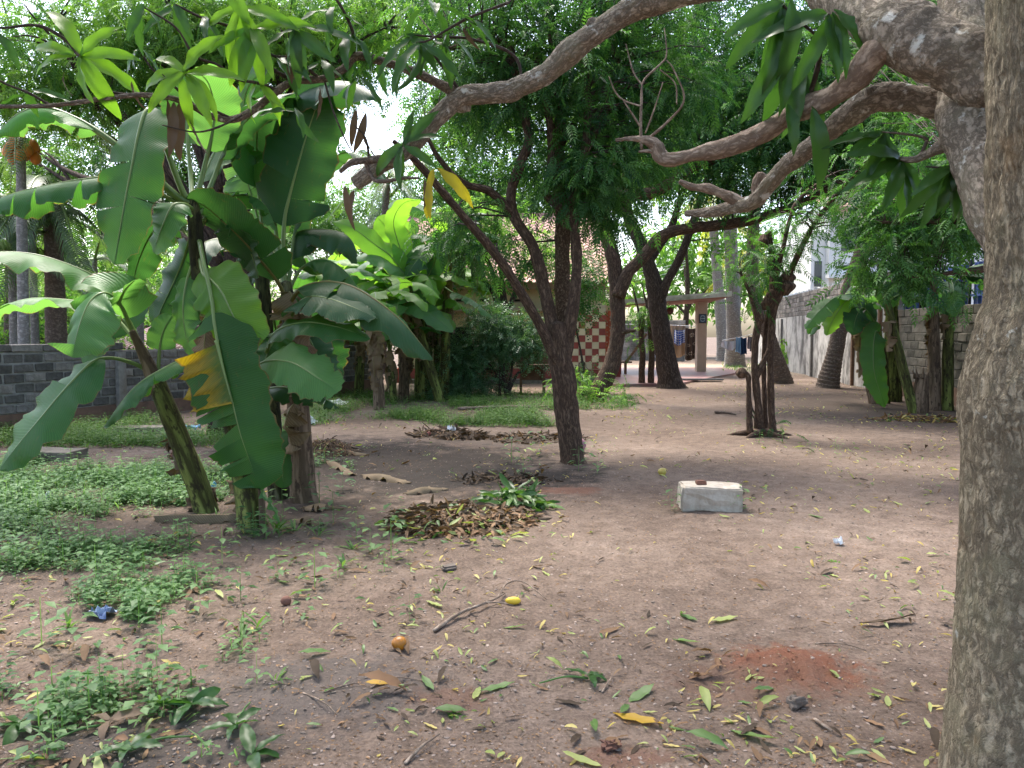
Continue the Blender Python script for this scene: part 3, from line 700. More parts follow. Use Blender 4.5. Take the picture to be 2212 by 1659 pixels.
# ------------------------------------------------------------------ trees
def crown_pts(ells):
    """clump centres spread in ellipsoids: list of (centre, radii, count)"""
    out = []
    for c, r, n in ells:
        d = rand_dirs(n) * (rng.random((n, 1)) ** .45); out.append(np.asarray(c) + d * np.asarray(r))
    return np.concatenate(out)
def foliage(g, C, per, spread, tmpl, size, droop=.55, lo=.0, hi=1.0):
    n = len(C) * per
    base = np.repeat(C, per, 0); off = rng.normal(size=(n, 3)) * spread * np.array((1, 1, .75))
    d = nrm(off * .8 / max(spread, 1e-3) + rng.normal(size=(n, 3)) * .5 + np.array((0, 0, -droop)))
    X, Y = frame_from(d, (0, 0, 1), .45)
    ct = np.repeat(rng.uniform(lo, hi, len(C)), per)
    inst(g, tmpl[0], tmpl[1], base + off, X, Y, size * rng.uniform(.55, 1.3, n), np.clip(ct + rng.normal(0, .2, n) + (rng.random(n) < .03) * 1.2, 0, 1.6))
def twigs_to(g, C, anchors, r0=.014, seed=0, frac=1.0):
    A = np.asarray(anchors)
    for i, c in enumerate(C):
        if rng.random() > frac: continue
        dd = np.linalg.norm(A - c, axis=1) + np.where(A[:, 2] > c[2], .6, 0); a = A[np.argmin(dd)]
        m = (a + c) / 2 + rng.normal(0, .07, 3) * np.linalg.norm(a - c) + (0, 0, .1 * np.linalg.norm(a - c))
        tube(g, np.array([a, m, c]), (r0, r0 * .6, r0 * .25), 4, 6, cap=False)
def tree(name, label, cat, stems, ells, per, spread, tmpl, size, leafmat, barkmat, amp=.10, seg=12, group=None, droop=.55, twig=.014, stemmats=None, lo=0, hi=1, base=None, twfrac=1.0):
    b = base if base is not None else stems[0][0][0]
    root = thing(name, label, cat, (float(b[0]), float(b[1]), hz(b[0], b[1])), group)
    anchors = []
    for k, (P, R) in enumerate(stems):
        g = G(); Q = tube(g, P, R, seg if k == 0 else max(8, seg - 2), max(10, len(P) * 6), amp, 7, seed=k + 3)
        attach(g.build('trunk' if k == 0 else 'limb', M[(stemmats or {}).get(k, barkmat)]), root); anchors.append(Q[len(Q) // 3:])
    if ells:
        C = crown_pts(ells); g = G(); twigs_to(g, C, np.concatenate(anchors), twig, frac=twfrac)
        if g.n: attach(g.build('twig_mass', M['twig']), root)['kind'] = 'stuff'
        g = G(); foliage(g, C, per, spread, tmpl, size, droop, lo, hi); attach(g.build('crown', M[leafmat]), root)
    return root
def S(*pts): return path(*pts)

# main tree with four stems (d 8.8)
st = [
 (S((1237, 1012, 8.8), (1236, 990, 8.8), (1226, 900, 8.8), (1214, 800, 8.8), (1208, 745, 8.8), (1204, 700, 8.8)), (.21, .155, .142, .138, .142, .10)),
 (S((1206, 790, 8.75), (1165, 700, 8.7), (1118, 620, 8.6), (1075, 555, 8.5), (1020, 490, 8.4), (965, 425, 8.3), (900, 350, 8.1), (850, 305, 7.9)), (.062, .058, .054, .05, .047, .042, .036, .025)),
 (S((1205, 780, 8.85), (1190, 690, 8.9), (1168, 590, 9), (1150, 530, 9.05), (1112, 470, 9.1), (1104, 415, 9.1), (1126, 350, 9.1), (1142, 300, 9.1), (1125, 220, 9.2), (1108, 130, 9.2), (1090, 95, 9.2), (1030, 90, 9.2), (960, 110, 9.2)), (.08, .078, .072, .066, .062, .058, .056, .054, .05, .048, .046, .042, .025)),
 (S((1215, 790, 9.0), (1216, 680, 9.1), (1214, 560, 9.2), (1216, 450, 9.3), (1205, 330, 9.4), (1212, 200, 9.6), (1190, 60, 9.8), (1170, -120, 10)), (.10, .098, .094, .09, .082, .07, .06, .045)),
 (S((1222, 780, 8.8), (1236, 680, 8.8), (1246, 580, 8.9), (1240, 480, 9), (1238, 420, 9.0), (1262, 330, 9.1), (1270, 210, 9.2), (1255, 80, 9.3), (1265, -90, 9.4)), (.07, .066, .062, .06, .055, .05, .046, .04, .03)),
 (S((1112, 470, 9.1), (1060, 415, 9.0), (1000, 395, 8.9), (950, 345, 8.8), (925, 300, 8.7)), (.05, .045, .04, .03, .02)),
 (S((1236, 470, 9.0), (1180, 420, 9.1), (1190, 360, 9.1), (1185, 250, 9.2), (1160, 160, 9.3), (1170, 60, 9.5)), (.05, .045, .045, .04, .035, .03)),
 (S((1262, 330, 9.1), (1310, 230, 9.4), (1330, 130, 9.6), (1300, 20, 9.8), (1320, -80, 10)), (.05, .045, .04, .035, .03)),
 (S((1204, 330, 9.4), (1250, 250, 9.8), (1290, 190, 10.2), (1360, 80, 10.6), (1380, -40, 10.8)), (.045, .04, .04, .035, .03)),
]
ells = [(at(1270, 340, 9.2), (.7, .8, .55), 34), (at(1225, 150, 9.6), (1.5, 1.2, .95), 95), (at(1040, 190, 9.3), (.9, .9, .55), 26),
        (at(1390, 240, 9.8), (.9, .9, .75), 46), (at(1110, 20, 9.6), (1.5, 1.3, .75), 60), (at(985, 470, 9.2), (.45, .5, .25), 9), (at(1310, 470, 10), (.5, .5, .2), 10),
        (at(1420, 40, 10), (1.5, 1.5, .85), 56), (at(1200, -220, 10), (2.6, 2, .8), 26), (at(1300, 400, 9.0), (.35, .4, .3), 14), (at(1090, 545, 9.4), (.35, .4, .2), 7)]
tree('neem_tree', 'neem tree whose straight brown trunk splits low into four slender stems', 'tree', st, ells, 20, .20, NEEM_HI, 1.0, 'neem', 'bark_neem', .13, 20, stemmats={3: 'bark_cork', 4: 'bark_neem'}, base=gnd(1237, 1003), lo=.05, hi=.85)
# second tree: curved trunk at the checkered wall (d 17)
st = [
 (S((1278, 880, 17.2), (1292, 850, 17.2), (1318, 795, 17.2), (1332, 740, 17.2), (1335, 680, 17.2), (1332, 620, 17.2), (1325, 560, 17.2), (1310, 500, 17.2), (1298, 450, 17.2), (1290, 400, 17.2), (1300, 300, 17.4), (1320, 200, 17.6)), (.33, .225, .19, .17, .16, .175, .165, .155, .15, .13, .11, .08)),
 (S((1336, 640, 17.1), (1356, 590, 17), (1390, 555, 16.9), (1430, 510, 16.8), (1480, 494, 16.6), (1540, 488, 16.4), (1610, 478, 16), (1690, 455, 15.6), (1760, 425, 15.2), (1850, 370, 15)), (.16, .14, .14, .13, .12, .115, .11, .09, .07, .05)),
 (S((1292, 430, 17.2), (1320, 418, 17), (1390, 420, 16.8), (1440, 400, 16.5), (1500, 360, 16.2), (1570, 335, 16), (1640, 300, 16), (1700, 230, 16)), (.14, .14, .135, .12, .11, .10, .085, .05)),
 (S((1345, 718, 17.1), (1360, 715, 16.9), (1372, 714, 16.8)), (.05, .045, .03)),
 (S((1300, 430, 17.3), (1360, 300, 17.6), (1400, 200, 17.8), (1440, 110, 18), (1500, 40, 18), (1560, -40, 18)), (.15, .14, .13, .12, .1, .08)),
]
ells = [(at(1500, 230, 16.8), (2.0, 1.5, 1.4), 105), (at(1690, 300, 15.6), (2.0, 1.3, 1.1), 105), (at(1850, 270, 15.3), (1.7, 1.3, 1.2), 85), (at(1440, 70, 17.6), (2.6, 1.8, 1.4), 66),
        (at(1700, 110, 16.2), (2.6, 1.6, 1.5), 125), (at(1600, 400, 16.2), (1.2, .7, .3), 20), (at(1900, 110, 15.5), (2.2, 1.6, 1.5), 70), (at(1600, -120, 17), (4, 2, 1.0), 24), (at(1430, 360, 17), (1.0, .7, .3), 9)]
tree('neem_tree', 'thick-trunked neem tree curving up past the checkered tile panel with a sawn branch stub', 'tree', st, ells, 20, .32, NEEM_LO, 1.1, 'neem', 'bark_neem', .10, 18, base=gnd(1290, 868), lo=.1, hi=.95)
# third tree: dark leaning trunk at the porch (d 22)
st = [
 (S((1450, 845, 21.8), (1446, 820, 21.8), (1436, 760, 21.8), (1424, 690, 21.8), (1416, 630, 21.8), (1404, 580, 21.8), (1385, 530, 21.8), (1362, 480, 21.9), (1350, 420, 22), (1360, 330, 22), (1380, 200, 22)), (.50, .34, .285, .26, .255, .20, .185, .17, .16, .13, .1)),
 (S((1424, 655, 21.7), (1440, 610, 21.6), (1465, 565, 21.5), (1485, 515, 21.4), (1500, 470, 21.4), (1530, 380, 21.5)), (.15, .13, .125, .11, .1, .07)),
 (S((1398, 570, 21.8), (1425, 530, 22), (1450, 490, 22.2), (1470, 430, 22.5)), (.14, .12, .11, .08)),
]
ells = [(at(1440, 350, 22), (2.2, 1.6, .9), 30), (at(1560, 300, 21.6), (2.2, 1.5, 1.3), 34), (at(1380, 220, 22.4), (3, 2, 1.7), 40), (at(1570, 500, 21), (.8, .6, .3), 5)]
tree('neem_tree', 'dark leaning neem trunk forking in two in front of the porch roof', 'tree', st, ells, 18, .42, NEEM_LO, 1.5, 'neem_bright', 'bark_neem_dark', .08, 18, base=gnd(1447, 838), lo=0, hi=.9)
# pair of pollarded saplings at the porch edge
for uu, hh, lab in ((1386, 690, 'slim pollarded sapling at the porch edge, one of a pair, its head sprouting left'), (1406, 686, 'slim pollarded sapling at the porch edge, beside the dark leaning trunk')):
    b = gnd(uu, 832); d = b[1]
    st = [(np.array([b + (0, 0, -.1), b + (0, 0, .4), at(uu + 2, 770, d), at(uu - 1, hh + 30, d), at(uu, hh, d)]), (.12, .10, .09, .085, .10)), (S((uu, hh + 10, d), (uu - 12, hh - 40, d), (uu - 20, hh - 75, d)), (.04, .03, .015)), (S((uu, hh + 10, d), (uu + 14, hh - 50, d), (uu + 10, hh - 95, d)), (.04, .03, .015))]
    tree('sapling', lab, 'tree', st, [(at(uu - 4, hh - 8, d), (.5, .4, .3), 8), (at(uu - 8, hh + 50, d), (.3, .3, .3), 2)], 10, .16, NEEM_LO, .9, 'neem_bright', 'bark_neem', .15, 10, base=b)
# bundle of pollarded stems (d 11.2)
b = gnd(1645, 940); d = b[1]
st = [
 (S((1672, 958, d), (1667, 900, d), (1664, 800, d), (1666, 720, d), (1672, 660, d), (1690, 620, d)), (.08, .052, .05, .052, .06, .09)),
 (S((1640, 945, d + .1), (1638, 880, d), (1630, 790, d), (1634, 720, d), (1640, 690, d)), (.08, .058, .055, .052, .058)),
 (S((1654, 948, d + .2), (1652, 880, d + .2), (1650, 780, d + .2), (1655, 700, d + .1), (1668, 640, d), (1668, 560, d + .1), (1660, 500, d + .1)), (.06, .04, .036, .038, .05, .045, .04)),
 (S((1619, 935, d), (1618, 870, d), (1616, 815, d), (1604, 806, d)), (.05, .042, .04, .045)),
 (S((1690, 630, d), (1720, 560, d - .1), (1755, 490, d - .3), (1800, 430, d - .5), (1860, 360, d - .8)), (.045, .04, .035, .03, .015)),
 (S((1668, 640, d), (1690, 540, d), (1720, 440, d), (1790, 380, d)), (.045, .035, .03, .02)),
 (S((1640, 700, d), (1622, 640, d), (1600, 590, d)), (.05, .03, .015)),
 (S((1634, 815, d), (1650, 780, d), (1665, 750, d)), (.05, .045, .04)),
]
ells = [(at(1650, 550, d), (.6, .5, .4), 13), (at(1740, 470, d - .2), (.8, .6, .35), 15), (at(1850, 380, d - .5), (.9, .7, .4), 18), (at(1615, 630, d), (.3, .3, .2), 4), (at(1690, 560, d), (.35, .3, .2), 5), (at(1630, 935, d), (.3, .25, .08), 2)]
pt = tree('pollarded_tree', 'bundle of knobby pollarded stems with burred heads standing on the open ground', 'tree', st, ells, 12, .17, NEEM_HI, .85, 'neem', 'bark_neem', .22, 12, base=b)
for (u, v, r) in ((1692, 618, .14), (1672, 642, .11), (1640, 690, .085), (1655, 655, .1), (1604, 806, .075), (1700, 600, .1), (1650, 520, .09)):
    g = G(); c = at(u, v, d); P = np.array([c + (0, 0, -r), c + (rng.normal(0, .02), 0, 0), c + (0, 0, r * .9)]); tube(g, P, (r * .5, r, r * .55), 12, 12, .5, 9, seed=int(u)); attach(g.build('burr', M['bark_neem']), pt)
for k in range(5):
    a = k * 1.25 + .3; g = G(); P = np.array([b + (0, 0, .06), b + (math.cos(a) * .3, math.sin(a) * .2, .02), b + (math.cos(a) * .55, math.sin(a) * .35, -.03)]); tube(g, P, (.06, .035, .015), 7, 8, .2); attach(g.build('root', M['bark_neem']), pt)
# upright shoot of dead twigs by its foot
# neem spray hanging into view from the right (d 8)
st = [(S((2290, 760, 8.2), (2270, 500, 8.2), (2230, 380, 8.2), (2150, 330, 8.2), (2050, 330, 8.2)), (.14, .12, .09, .06, .03)),
      (S((2240, 420, 8.2), (2120, 470, 8), (2000, 480, 7.9), (1900, 480, 7.9)), (.06, .045, .03, .015)),
      (S((2260, 470, 8.2), (2150, 570, 8), (2050, 590, 7.9), (1960, 600, 7.8)), (.05, .04, .025, .012))]
st[0] = (np.vstack([[st[0][0][0][0] + .1, 8.2, -.1], st[0][0]]), (.17,) + st[0][1])
ells = [(at(1990, 460, 8.0), (.55, .6, .3), 34), (at(1950, 530, 7.9), (.5, .5, .18), 16), (at(2090, 430, 8.0), (.45, .7, .4), 24), (at(1920, 430, 8.2), (.5, .6, .3), 18), (at(1900, 560, 7.9), (.35, .4, .12), 7), (at(1950, 590, 7.8), (.35, .4, .12), 8), (at(2060, 640, 7.8), (.18, .2, .04), 2), (at(2020, 340, 8.4), (.9, .6, .4), 22), (at(2060, 190, 11), (1.4, 1.5, .8), 50), (at(1930, 60, 12.5), (2, 2, 1.0), 60), (at(2110, -60, 12), (2.2, 2, .9), 50), (at(2200, 330, 12.5), (1.0, 2.2, 1.2), 50), (at(2230, 120, 14), (2.0, 2.5, 1.2), 60)]
tree('neem_tree', 'leafy neem with drooping pinnate sprays in front of the blue sheet fence', 'tree', st, ells, 12, .13, NEEM_HI, .95, 'neem', 'bark_neem', .1, 12, droop=.3, base=np.array((st[0][0][0][0], 8.2, 0)), lo=.1, hi=.9, twig=.008)

# background trees that close the view
def back_tree(label, u, d, h, stems_u, ells, leaf, per=16, spread=.5, size=1.9, tm=NEEM_FAR, name='broadleaf_tree', bark='bark_neem_dark', lo=0, hi=1):
    x = at(u, 700, d)[0]; b = np.array((x, d, 0.0)); st = []
    st.append((np.array([b + (0, 0, -.1), b + (.05, 0, h * .3), b + (.15, .1, h * .6), b + (-.1, 0, h)]), (.22, .17, .13, .07)))
    for c, r, n_ in ells:                                # one limb into each leaf mass
        c = np.asarray(c); z0 = min(max(.35 * h, c[2] * .5), .85 * h); a = b + (.08, .03, z0)
        st.append((np.array([a, a * .6 + c * .4 + (0, 0, .35), a * .25 + c * .75 + (0, 0, .25), c + np.array((.15, 0, r[2] * .5))]), (.075, .06, .045, .02)))
        for k_ in range(3):
            e = c + rand_dirs(1)[0] * np.asarray(r) * .7; m_ = a * .3 + c * .7; st.append((np.array([m_, m_ * .5 + e * .5 + (0, 0, .12), e]), (.035, .025, .012)))
    return tree(name, label, 'tree', st, ells, per, spread, tm, size, leaf, bark, .1, 9, base=b, twig=.02, lo=lo, hi=hi, twfrac=.5)
back_tree('leafy tree overhanging the low grey wall at the left, orange coconuts in front', 470, 11.5, 4.3, [(-2.4, 1.0), (-1.2, 1.5), (-3.4, .9)],
          [(at(100, 110, 11.5), (1.4, 1.2, .8), 75), (at(320, 70, 12), (1.6, 1.2, .8), 105), (at(60, 350, 15.5), (1.2, .8, .5), 30), (at(520, 60, 12), (1.5, 1.2, .85), 120), (at(180, 210, 12), (1.6, 1, .45), 44), (at(660, 110, 12.5), (1.0, .9, .6), 50), (at(800, 40, 12.5), (1.0, .9, .5), 40), (at(300, -150, 12), (3, 2, .8), 24)], 'neem_bright', 20, .24, 1.1, NEEM_HI, bark='bark_neem_dark')
back_tree('dense tree standing behind the front banana clump, crown closing the upper left', 520, 16, 6, [(-2, 1.5), (2, 1.8)],
          [(at(450, 170, 16.5), (2.6, 1.6, 1.5), 80), (at(700, 60, 17), (2.2, 1.6, 1.3), 75), (at(230, 310, 17), (2.4, 1.4, 1.3), 64), (at(600, 350, 17.5), (1.0, 1.2, 1.0), 14), (at(900, 20, 17), (2, 1.6, 1.1), 60), (at(380, 380, 18), (2.0, 1.4, 1.0), 34)], 'neem', 18, .42, 1.3, NEEM_LO)
back_tree('pale green feathery tree behind the back row of bananas', 760, 34, 8, [],
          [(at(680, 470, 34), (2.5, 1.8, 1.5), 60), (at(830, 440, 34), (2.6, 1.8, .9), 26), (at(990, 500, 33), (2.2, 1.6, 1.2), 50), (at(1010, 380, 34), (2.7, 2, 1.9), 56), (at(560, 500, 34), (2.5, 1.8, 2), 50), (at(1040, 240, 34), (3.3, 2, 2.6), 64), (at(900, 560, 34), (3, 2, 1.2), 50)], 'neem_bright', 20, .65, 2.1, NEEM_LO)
back_tree('leafy hedge bush filling the space behind the low wall and the palms', 150, 20, 2.0, [],
          [(at(40, 690, 20), (1.9, 1, .8), 50), (at(200, 690, 21), (2.0, 1, .8), 50), (at(370, 640, 25), (2.2, 1, 1.1), 50), (at(90, 620, 23), (2.4, 1, .9), 40), (at(520, 690, 24), (1.8, 1, 1.2), 40), (at(40, 735, 17), (1.4, .8, .4), 24), (at(170, 735, 18), (1.4, .8, .4), 24)], 'neem_bright', 16, .4, 1.5, NEEM_LO, name='hedge_bush')
back_tree('light neem sapling crown before the tiled roof, left of the slender stems', 1085, 20.5, 3.0, [],
          [(at(1010, 500, 20.5), (.9, .8, .7), 40), (at(1060, 480, 20.5), (.6, .7, .4), 16), (at(1030, 590, 20.5), (.5, .6, .3), 12), (at(1170, 540, 20.5), (.6, .6, .35), 14)], 'neem_bright', 16, .28, 1.2, NEEM_LO, name='neem_tree')
back_tree('broad tree behind the tiled roof, crown over the ridge', 1200, 33, 9, [(-3, 3), (3.5, 3)],
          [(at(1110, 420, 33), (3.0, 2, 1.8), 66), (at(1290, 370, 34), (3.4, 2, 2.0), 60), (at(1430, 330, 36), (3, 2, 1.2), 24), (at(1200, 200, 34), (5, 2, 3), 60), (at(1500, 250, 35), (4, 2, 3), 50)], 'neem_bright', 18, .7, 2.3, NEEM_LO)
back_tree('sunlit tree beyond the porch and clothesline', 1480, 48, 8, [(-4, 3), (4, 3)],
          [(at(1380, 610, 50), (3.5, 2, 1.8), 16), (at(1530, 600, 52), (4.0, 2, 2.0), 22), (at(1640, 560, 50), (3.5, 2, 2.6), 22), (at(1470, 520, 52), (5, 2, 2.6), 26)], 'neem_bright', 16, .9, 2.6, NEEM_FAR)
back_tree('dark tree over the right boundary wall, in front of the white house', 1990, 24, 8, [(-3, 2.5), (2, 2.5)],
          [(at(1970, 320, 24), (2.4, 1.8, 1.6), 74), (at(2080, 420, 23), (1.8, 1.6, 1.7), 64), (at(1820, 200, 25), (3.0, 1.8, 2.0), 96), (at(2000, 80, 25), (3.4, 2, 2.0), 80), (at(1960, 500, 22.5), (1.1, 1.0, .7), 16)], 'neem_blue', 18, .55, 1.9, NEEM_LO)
back_tree('far green tree behind the shed with the maroon roof', 230, 30, 6, [(-3, 2), (3, 2)],
          [(at(120, 600, 30), (4, 2, 1.9), 50), (at(340, 560, 30), (3.5, 2, 2), 50), (at(500, 640, 29), (2.5, 1.5, 1.5), 26), (at(20, 480, 30), (4, 2, 2), 40)], 'neem_bright', 18, .7, 2.2, NEEM_LO)
back_tree('shaded tree filling the gap behind the back bananas and the wall end', 640, 31, 5, [(-2, 1.4), (2, 1.4)],
          [(at(620, 700, 31), (2.4, 1.5, 1.5), 60), (at(760, 660, 31), (2.6, 1.5, 1.6), 60), (at(880, 640, 31), (1.6, 1.2, 1.2), 30), (at(540, 740, 31), (2.2, 1.5, 1.2), 30)], 'neem', 18, .6, 1.9, NEEM_LO)

# shrub in front of the house
b = gnd(1095, 858); d = b[1]; st = []
for k, (u1, v1, u2, v2) in enumerate(((1085, 760, 1060, 690), (1110, 760, 1130, 690), (1060, 790, 1010, 740), (1070, 800, 985, 790), (1130, 800, 1165, 760))):
    st.append((np.array([b + (rng.normal(0, .08), 0, -.05), at((b[0] / d * F + CX) * .4 + u1 * .6, 810, d), at(u1, v1, d), at(u2, v2, d)]), (.04, .03, .022, .01)))
ells = [(at(1075, 735, d), (.9, .8, .6), 130), (at(1010, 780, d), (.6, .7, .6), 90), (at(1140, 735, d), (.55, .6, .6), 60), (at(1020, 835, d), (.75, .6, .25), 60), (at(1060, 690, d), (.7, .6, .3), 44), (at(975, 845, d - .3), (.45, .45, .3), 34)]
tree('shrub', 'large dark green small-leaved shrub in front of the cream house wall', 'shrub', st, ells, 16, .17, SPRIG, 1.0, 'bush', 'twig', .1, 7, base=b, droop=.2, twig=.008)
# thin sapling and sprouts round the second trunk
b = gnd(1265, 850); d = b[1]
st = [(np.array([b, at(1258, 780, d), at(1245, 710, d), at(1235, 640, d)]), (.035, .03, .022, .012))]
tree('sapling', 'thin-stemmed sapling with loose leaves in front of the checkered tiles', 'tree', st, [(at(1250, 640, d), (.5, .4, .8), 30), (at(1275, 590, d), (.6, .4, .6), 26), (at(1262, 810, d), (.3, .3, .2), 8)], 14, .2, SPRIG, 1.3, 'neem', 'twig', .1, 7, base=b, twig=.008)
b = gnd(1255, 872); st = [(np.array([b, b + (.05, 0, .3), b + (.02, 0, .6)]), (.02, .015, .008))]
tree('sucker_shoot', 'leafy green sucker shoots crowding the foot of the curved neem trunk', 'shoot', st, [(b + np.array((-.05, 0, .35)), (.35, .3, .35), 16), (b + np.array((.7, -.1, .12)), (.5, .3, .1), 12)], 12, .16, NEEM_LO, .8, 'neem_bright', 'twig', .1, 6, base=b, twig=.006)
b = gnd(1712, 800); st = [(np.array([b, b + (.05, 0, .6), b + (.1, 0, 1.3)]), (.05, .035, .015))]
tree('papaya_seedling', 'bright green young plant at the foot of the stained plaster wall', 'plant', st, [(b + np.array((.1, 0, .75)), (.55, .5, .35), 14), (b + np.array((.0, 0, 1.3)), (.4, .4, .4), 6)], 10, .16, ROUND_LEAF, .26, 'neem_bright', 'twig', .1, 6, base=b, twig=.008, lo=.5)

# ------------------------------------------------------------------ palms
def frond(g, P, leaf, n=46, seed=0, hang=.8, tw=.035):
    Q = spline(P, n); T, Sx, N = frames(Q)
    L = np.linspace(0, 1, n)
    for sgn in (-1, 1):
        k = np.arange(4, n); m = len(k)
        ln = leaf * np.sin(np.clip(L[k] * .86 + .12, 0, 1) * math.pi) ** .5 * rng.uniform(.85, 1.1, m)
        d1 = nrm(Sx[k] * sgn * .8 + T[k] * .65 + N[k] * .1); d2 = nrm(d1 * .5 + np.array((0, 0, -hang)))
        p0 = Q[k]; p1 = p0 + d1 * ln[:, None] * .45; p2 = p1 + d2 * ln[:, None] * .55
        w = T[k] * tw / 2
        V = np.stack([p0 - w * .5, p0 + w * .5, p1 - w, p1 + w, p2], 1).reshape(-1, 3); o = np.arange(m)[:, None] * 5
        g.add(V, [o + np.array([0, 1, 3, 2]), o + np.array([2, 3, 4])], np.repeat(rng.random(m), 5))
def palm(name, label, base, top, r, bark, nf, flen, leaf='palm', lean=None, ring=(.11, .08), leaflet=.6, seed=0, group=None, fruit=None, bulge=1.5, droop0=0):
    rr = np.random.default_rng(seed)
    root = thing(name, label, 'palm', (float(base[0]), float(base[1]), hz(base[0], base[1])), group)
    base = np.array(base, float); top = np.array(top, float); mid = (base + top) / 2 + (lean if lean is not None else 0)
    g = G(); L = np.linalg.norm(top - base); P = np.array([base + (0, 0, -.1), base * .9 + mid * .1, base * .6 + mid * .4, mid, top])
    tube(g, P, (r * bulge * 1.15, r * bulge * .95, r * 1.1, r, r * .8), 16, int(max(30, L / .035)), .04, 5, seed, ring=ring); attach(g.build('trunk', M[bark]), root)
    for k in range(nf):
        a = k * 2.399 + seed; e = rr.uniform(-.2, 1.2) - droop0; f = flen * rr.uniform(.85, 1.1)
        dv = np.array((math.cos(a) * math.cos(e), math.sin(a) * math.cos(e), math.sin(e))); ho = np.array((math.cos(a), math.sin(a), 0))
        P = np.array([top, top + dv * f * .35, top + dv * f * .62 + (0, 0, -.12 * f), top + dv * f * .7 + ho * f * .22 + (0, 0, -.42 * f)])
        g = G(); frond(g, P, leaflet * flen / 3, int(30 + 8 * flen), k, tw=.03 + .006 * flen)
        fo = attach(g.build('frond', M[leaf]), root); g = G(); tube(g, P, (.035, .025, .012, .004), 5, 14, tint=.6); o = g.build('rachis', M['midrib']); attach(o, root)
    if fruit:
        for k in range(fruit):
            a = k * 2.4; c = top + np.array((math.cos(a) * .2, math.sin(a) * .2, -.22 - .09 * (k // 4)))
            g = G(); tube(g, np.array([c + (0, 0, .1), c + (0, 0, .03), c + (0, 0, -.06), c + (0, 0, -.11)]), (.03, .085, .085, .02), 9, 8); attach(g.build('coconut', M['king_coconut']), root)
    return root
palm('coconut_palm', 'thick ringed coconut trunk leaning right in front of the plastered wall', gnd(1787, 838), at(1905, 420, 21), .20, 'palm_bark', 9, 3.0, lean=np.array((-.15, 0, .1)), seed=2, bulge=1.55)
palm('coconut_palm', 'coconut trunk with swollen curved foot right behind the pollarded bundle', gnd(1690, 828), at(1640, 300, 23), .19, 'palm_bark', 9, 3.0, lean=np.array((-.55, 0, -.4)), seed=4, bulge=1.7)
palm('coconut_palm', 'pale grey coconut trunk beside the porch corner with clothes strung at it', gnd(1588, 792), at(1572, 330, 33), .30, 'palm_grey', 10, 3.6, lean=np.array((.0, 0, 0)), seed=5, bulge=1.6)
palm('coconut_palm', 'slim curved coconut trunk standing between the porch pillar and the grey trunk', gnd(1565, 780), at(1540, 480, 43), .30, 'palm_grey', 10, 3.4, leaf='palm_yellow', seed=6)
palm('coconut_palm', 'grey-green palm whose long fronds droop over the left end of the wall', np.array((at(20, 760, 17)[0], 17, 0)), at(30, 430, 17), .16, 'palm_bark', 16, 3.0, seed=37, droop0=.65, bulge=1.2)
palm('coconut_palm', 'far coconut palm with hanging fronds seen in the bright gap over the back bananas', np.array((-5.2, 30, 0)), at(835, 385, 30), .18, 'palm_bark', 13, 2.6, leaf='palm', seed=9, droop0=.5)
palm('coconut_palm', 'brown coconut trunk behind the low wall under grey drooping fronds', np.array((at(122, 760, 15.5)[0], 15.5, 0)), at(112, 400, 15.5), .19, 'palm_bark', 16, 2.9, seed=11, droop0=.75, bulge=1.2)
palm('king_coconut_palm', 'palm bearing a cluster of orange coconuts at the upper left', np.array((at(48, 760, 12.6)[0], 12.6, 0)), at(44, 285, 12.6), .085, 'palm_grey', 9, 1.9, seed=13, fruit=11, bulge=1.2)
for u, d, tp, s, lab in ((75, 15, 500, 21, 'pale grey areca palm stem with dark bands behind the wall, tallest by the brown trunk'), (30, 14.5, 560, 22, 'thin areca palm stem at the far left end of the low wall'), (303, 17, 430, 23, 'straight pale areca stem rising before the maroon shed roof'), (422, 19, 540, 24, 'slim grey areca stem beyond the maroon roof, close to the tall banana stem'), (210, 20, 560, 25, 'short areca palm half hidden behind the big banana leaf')):
    palm('areca_palm', lab, np.array((at(u, 760, d)[0], d, 0)), at(u - 6, tp, d), .075, 'palm_grey', 7, 1.5, seed=s, ring=(.16, .05), bulge=1.15, group='areca palms behind the wall', leaflet=.75)
palm('coconut_palm', 'young yellowish palm glowing behind the porch roof', np.array((at(1585, 700, 46)[0], 46, 0)), at(1600, 590, 46), .2, 'palm_grey', 12, 3.0, leaf='palm_yellow', seed=31)
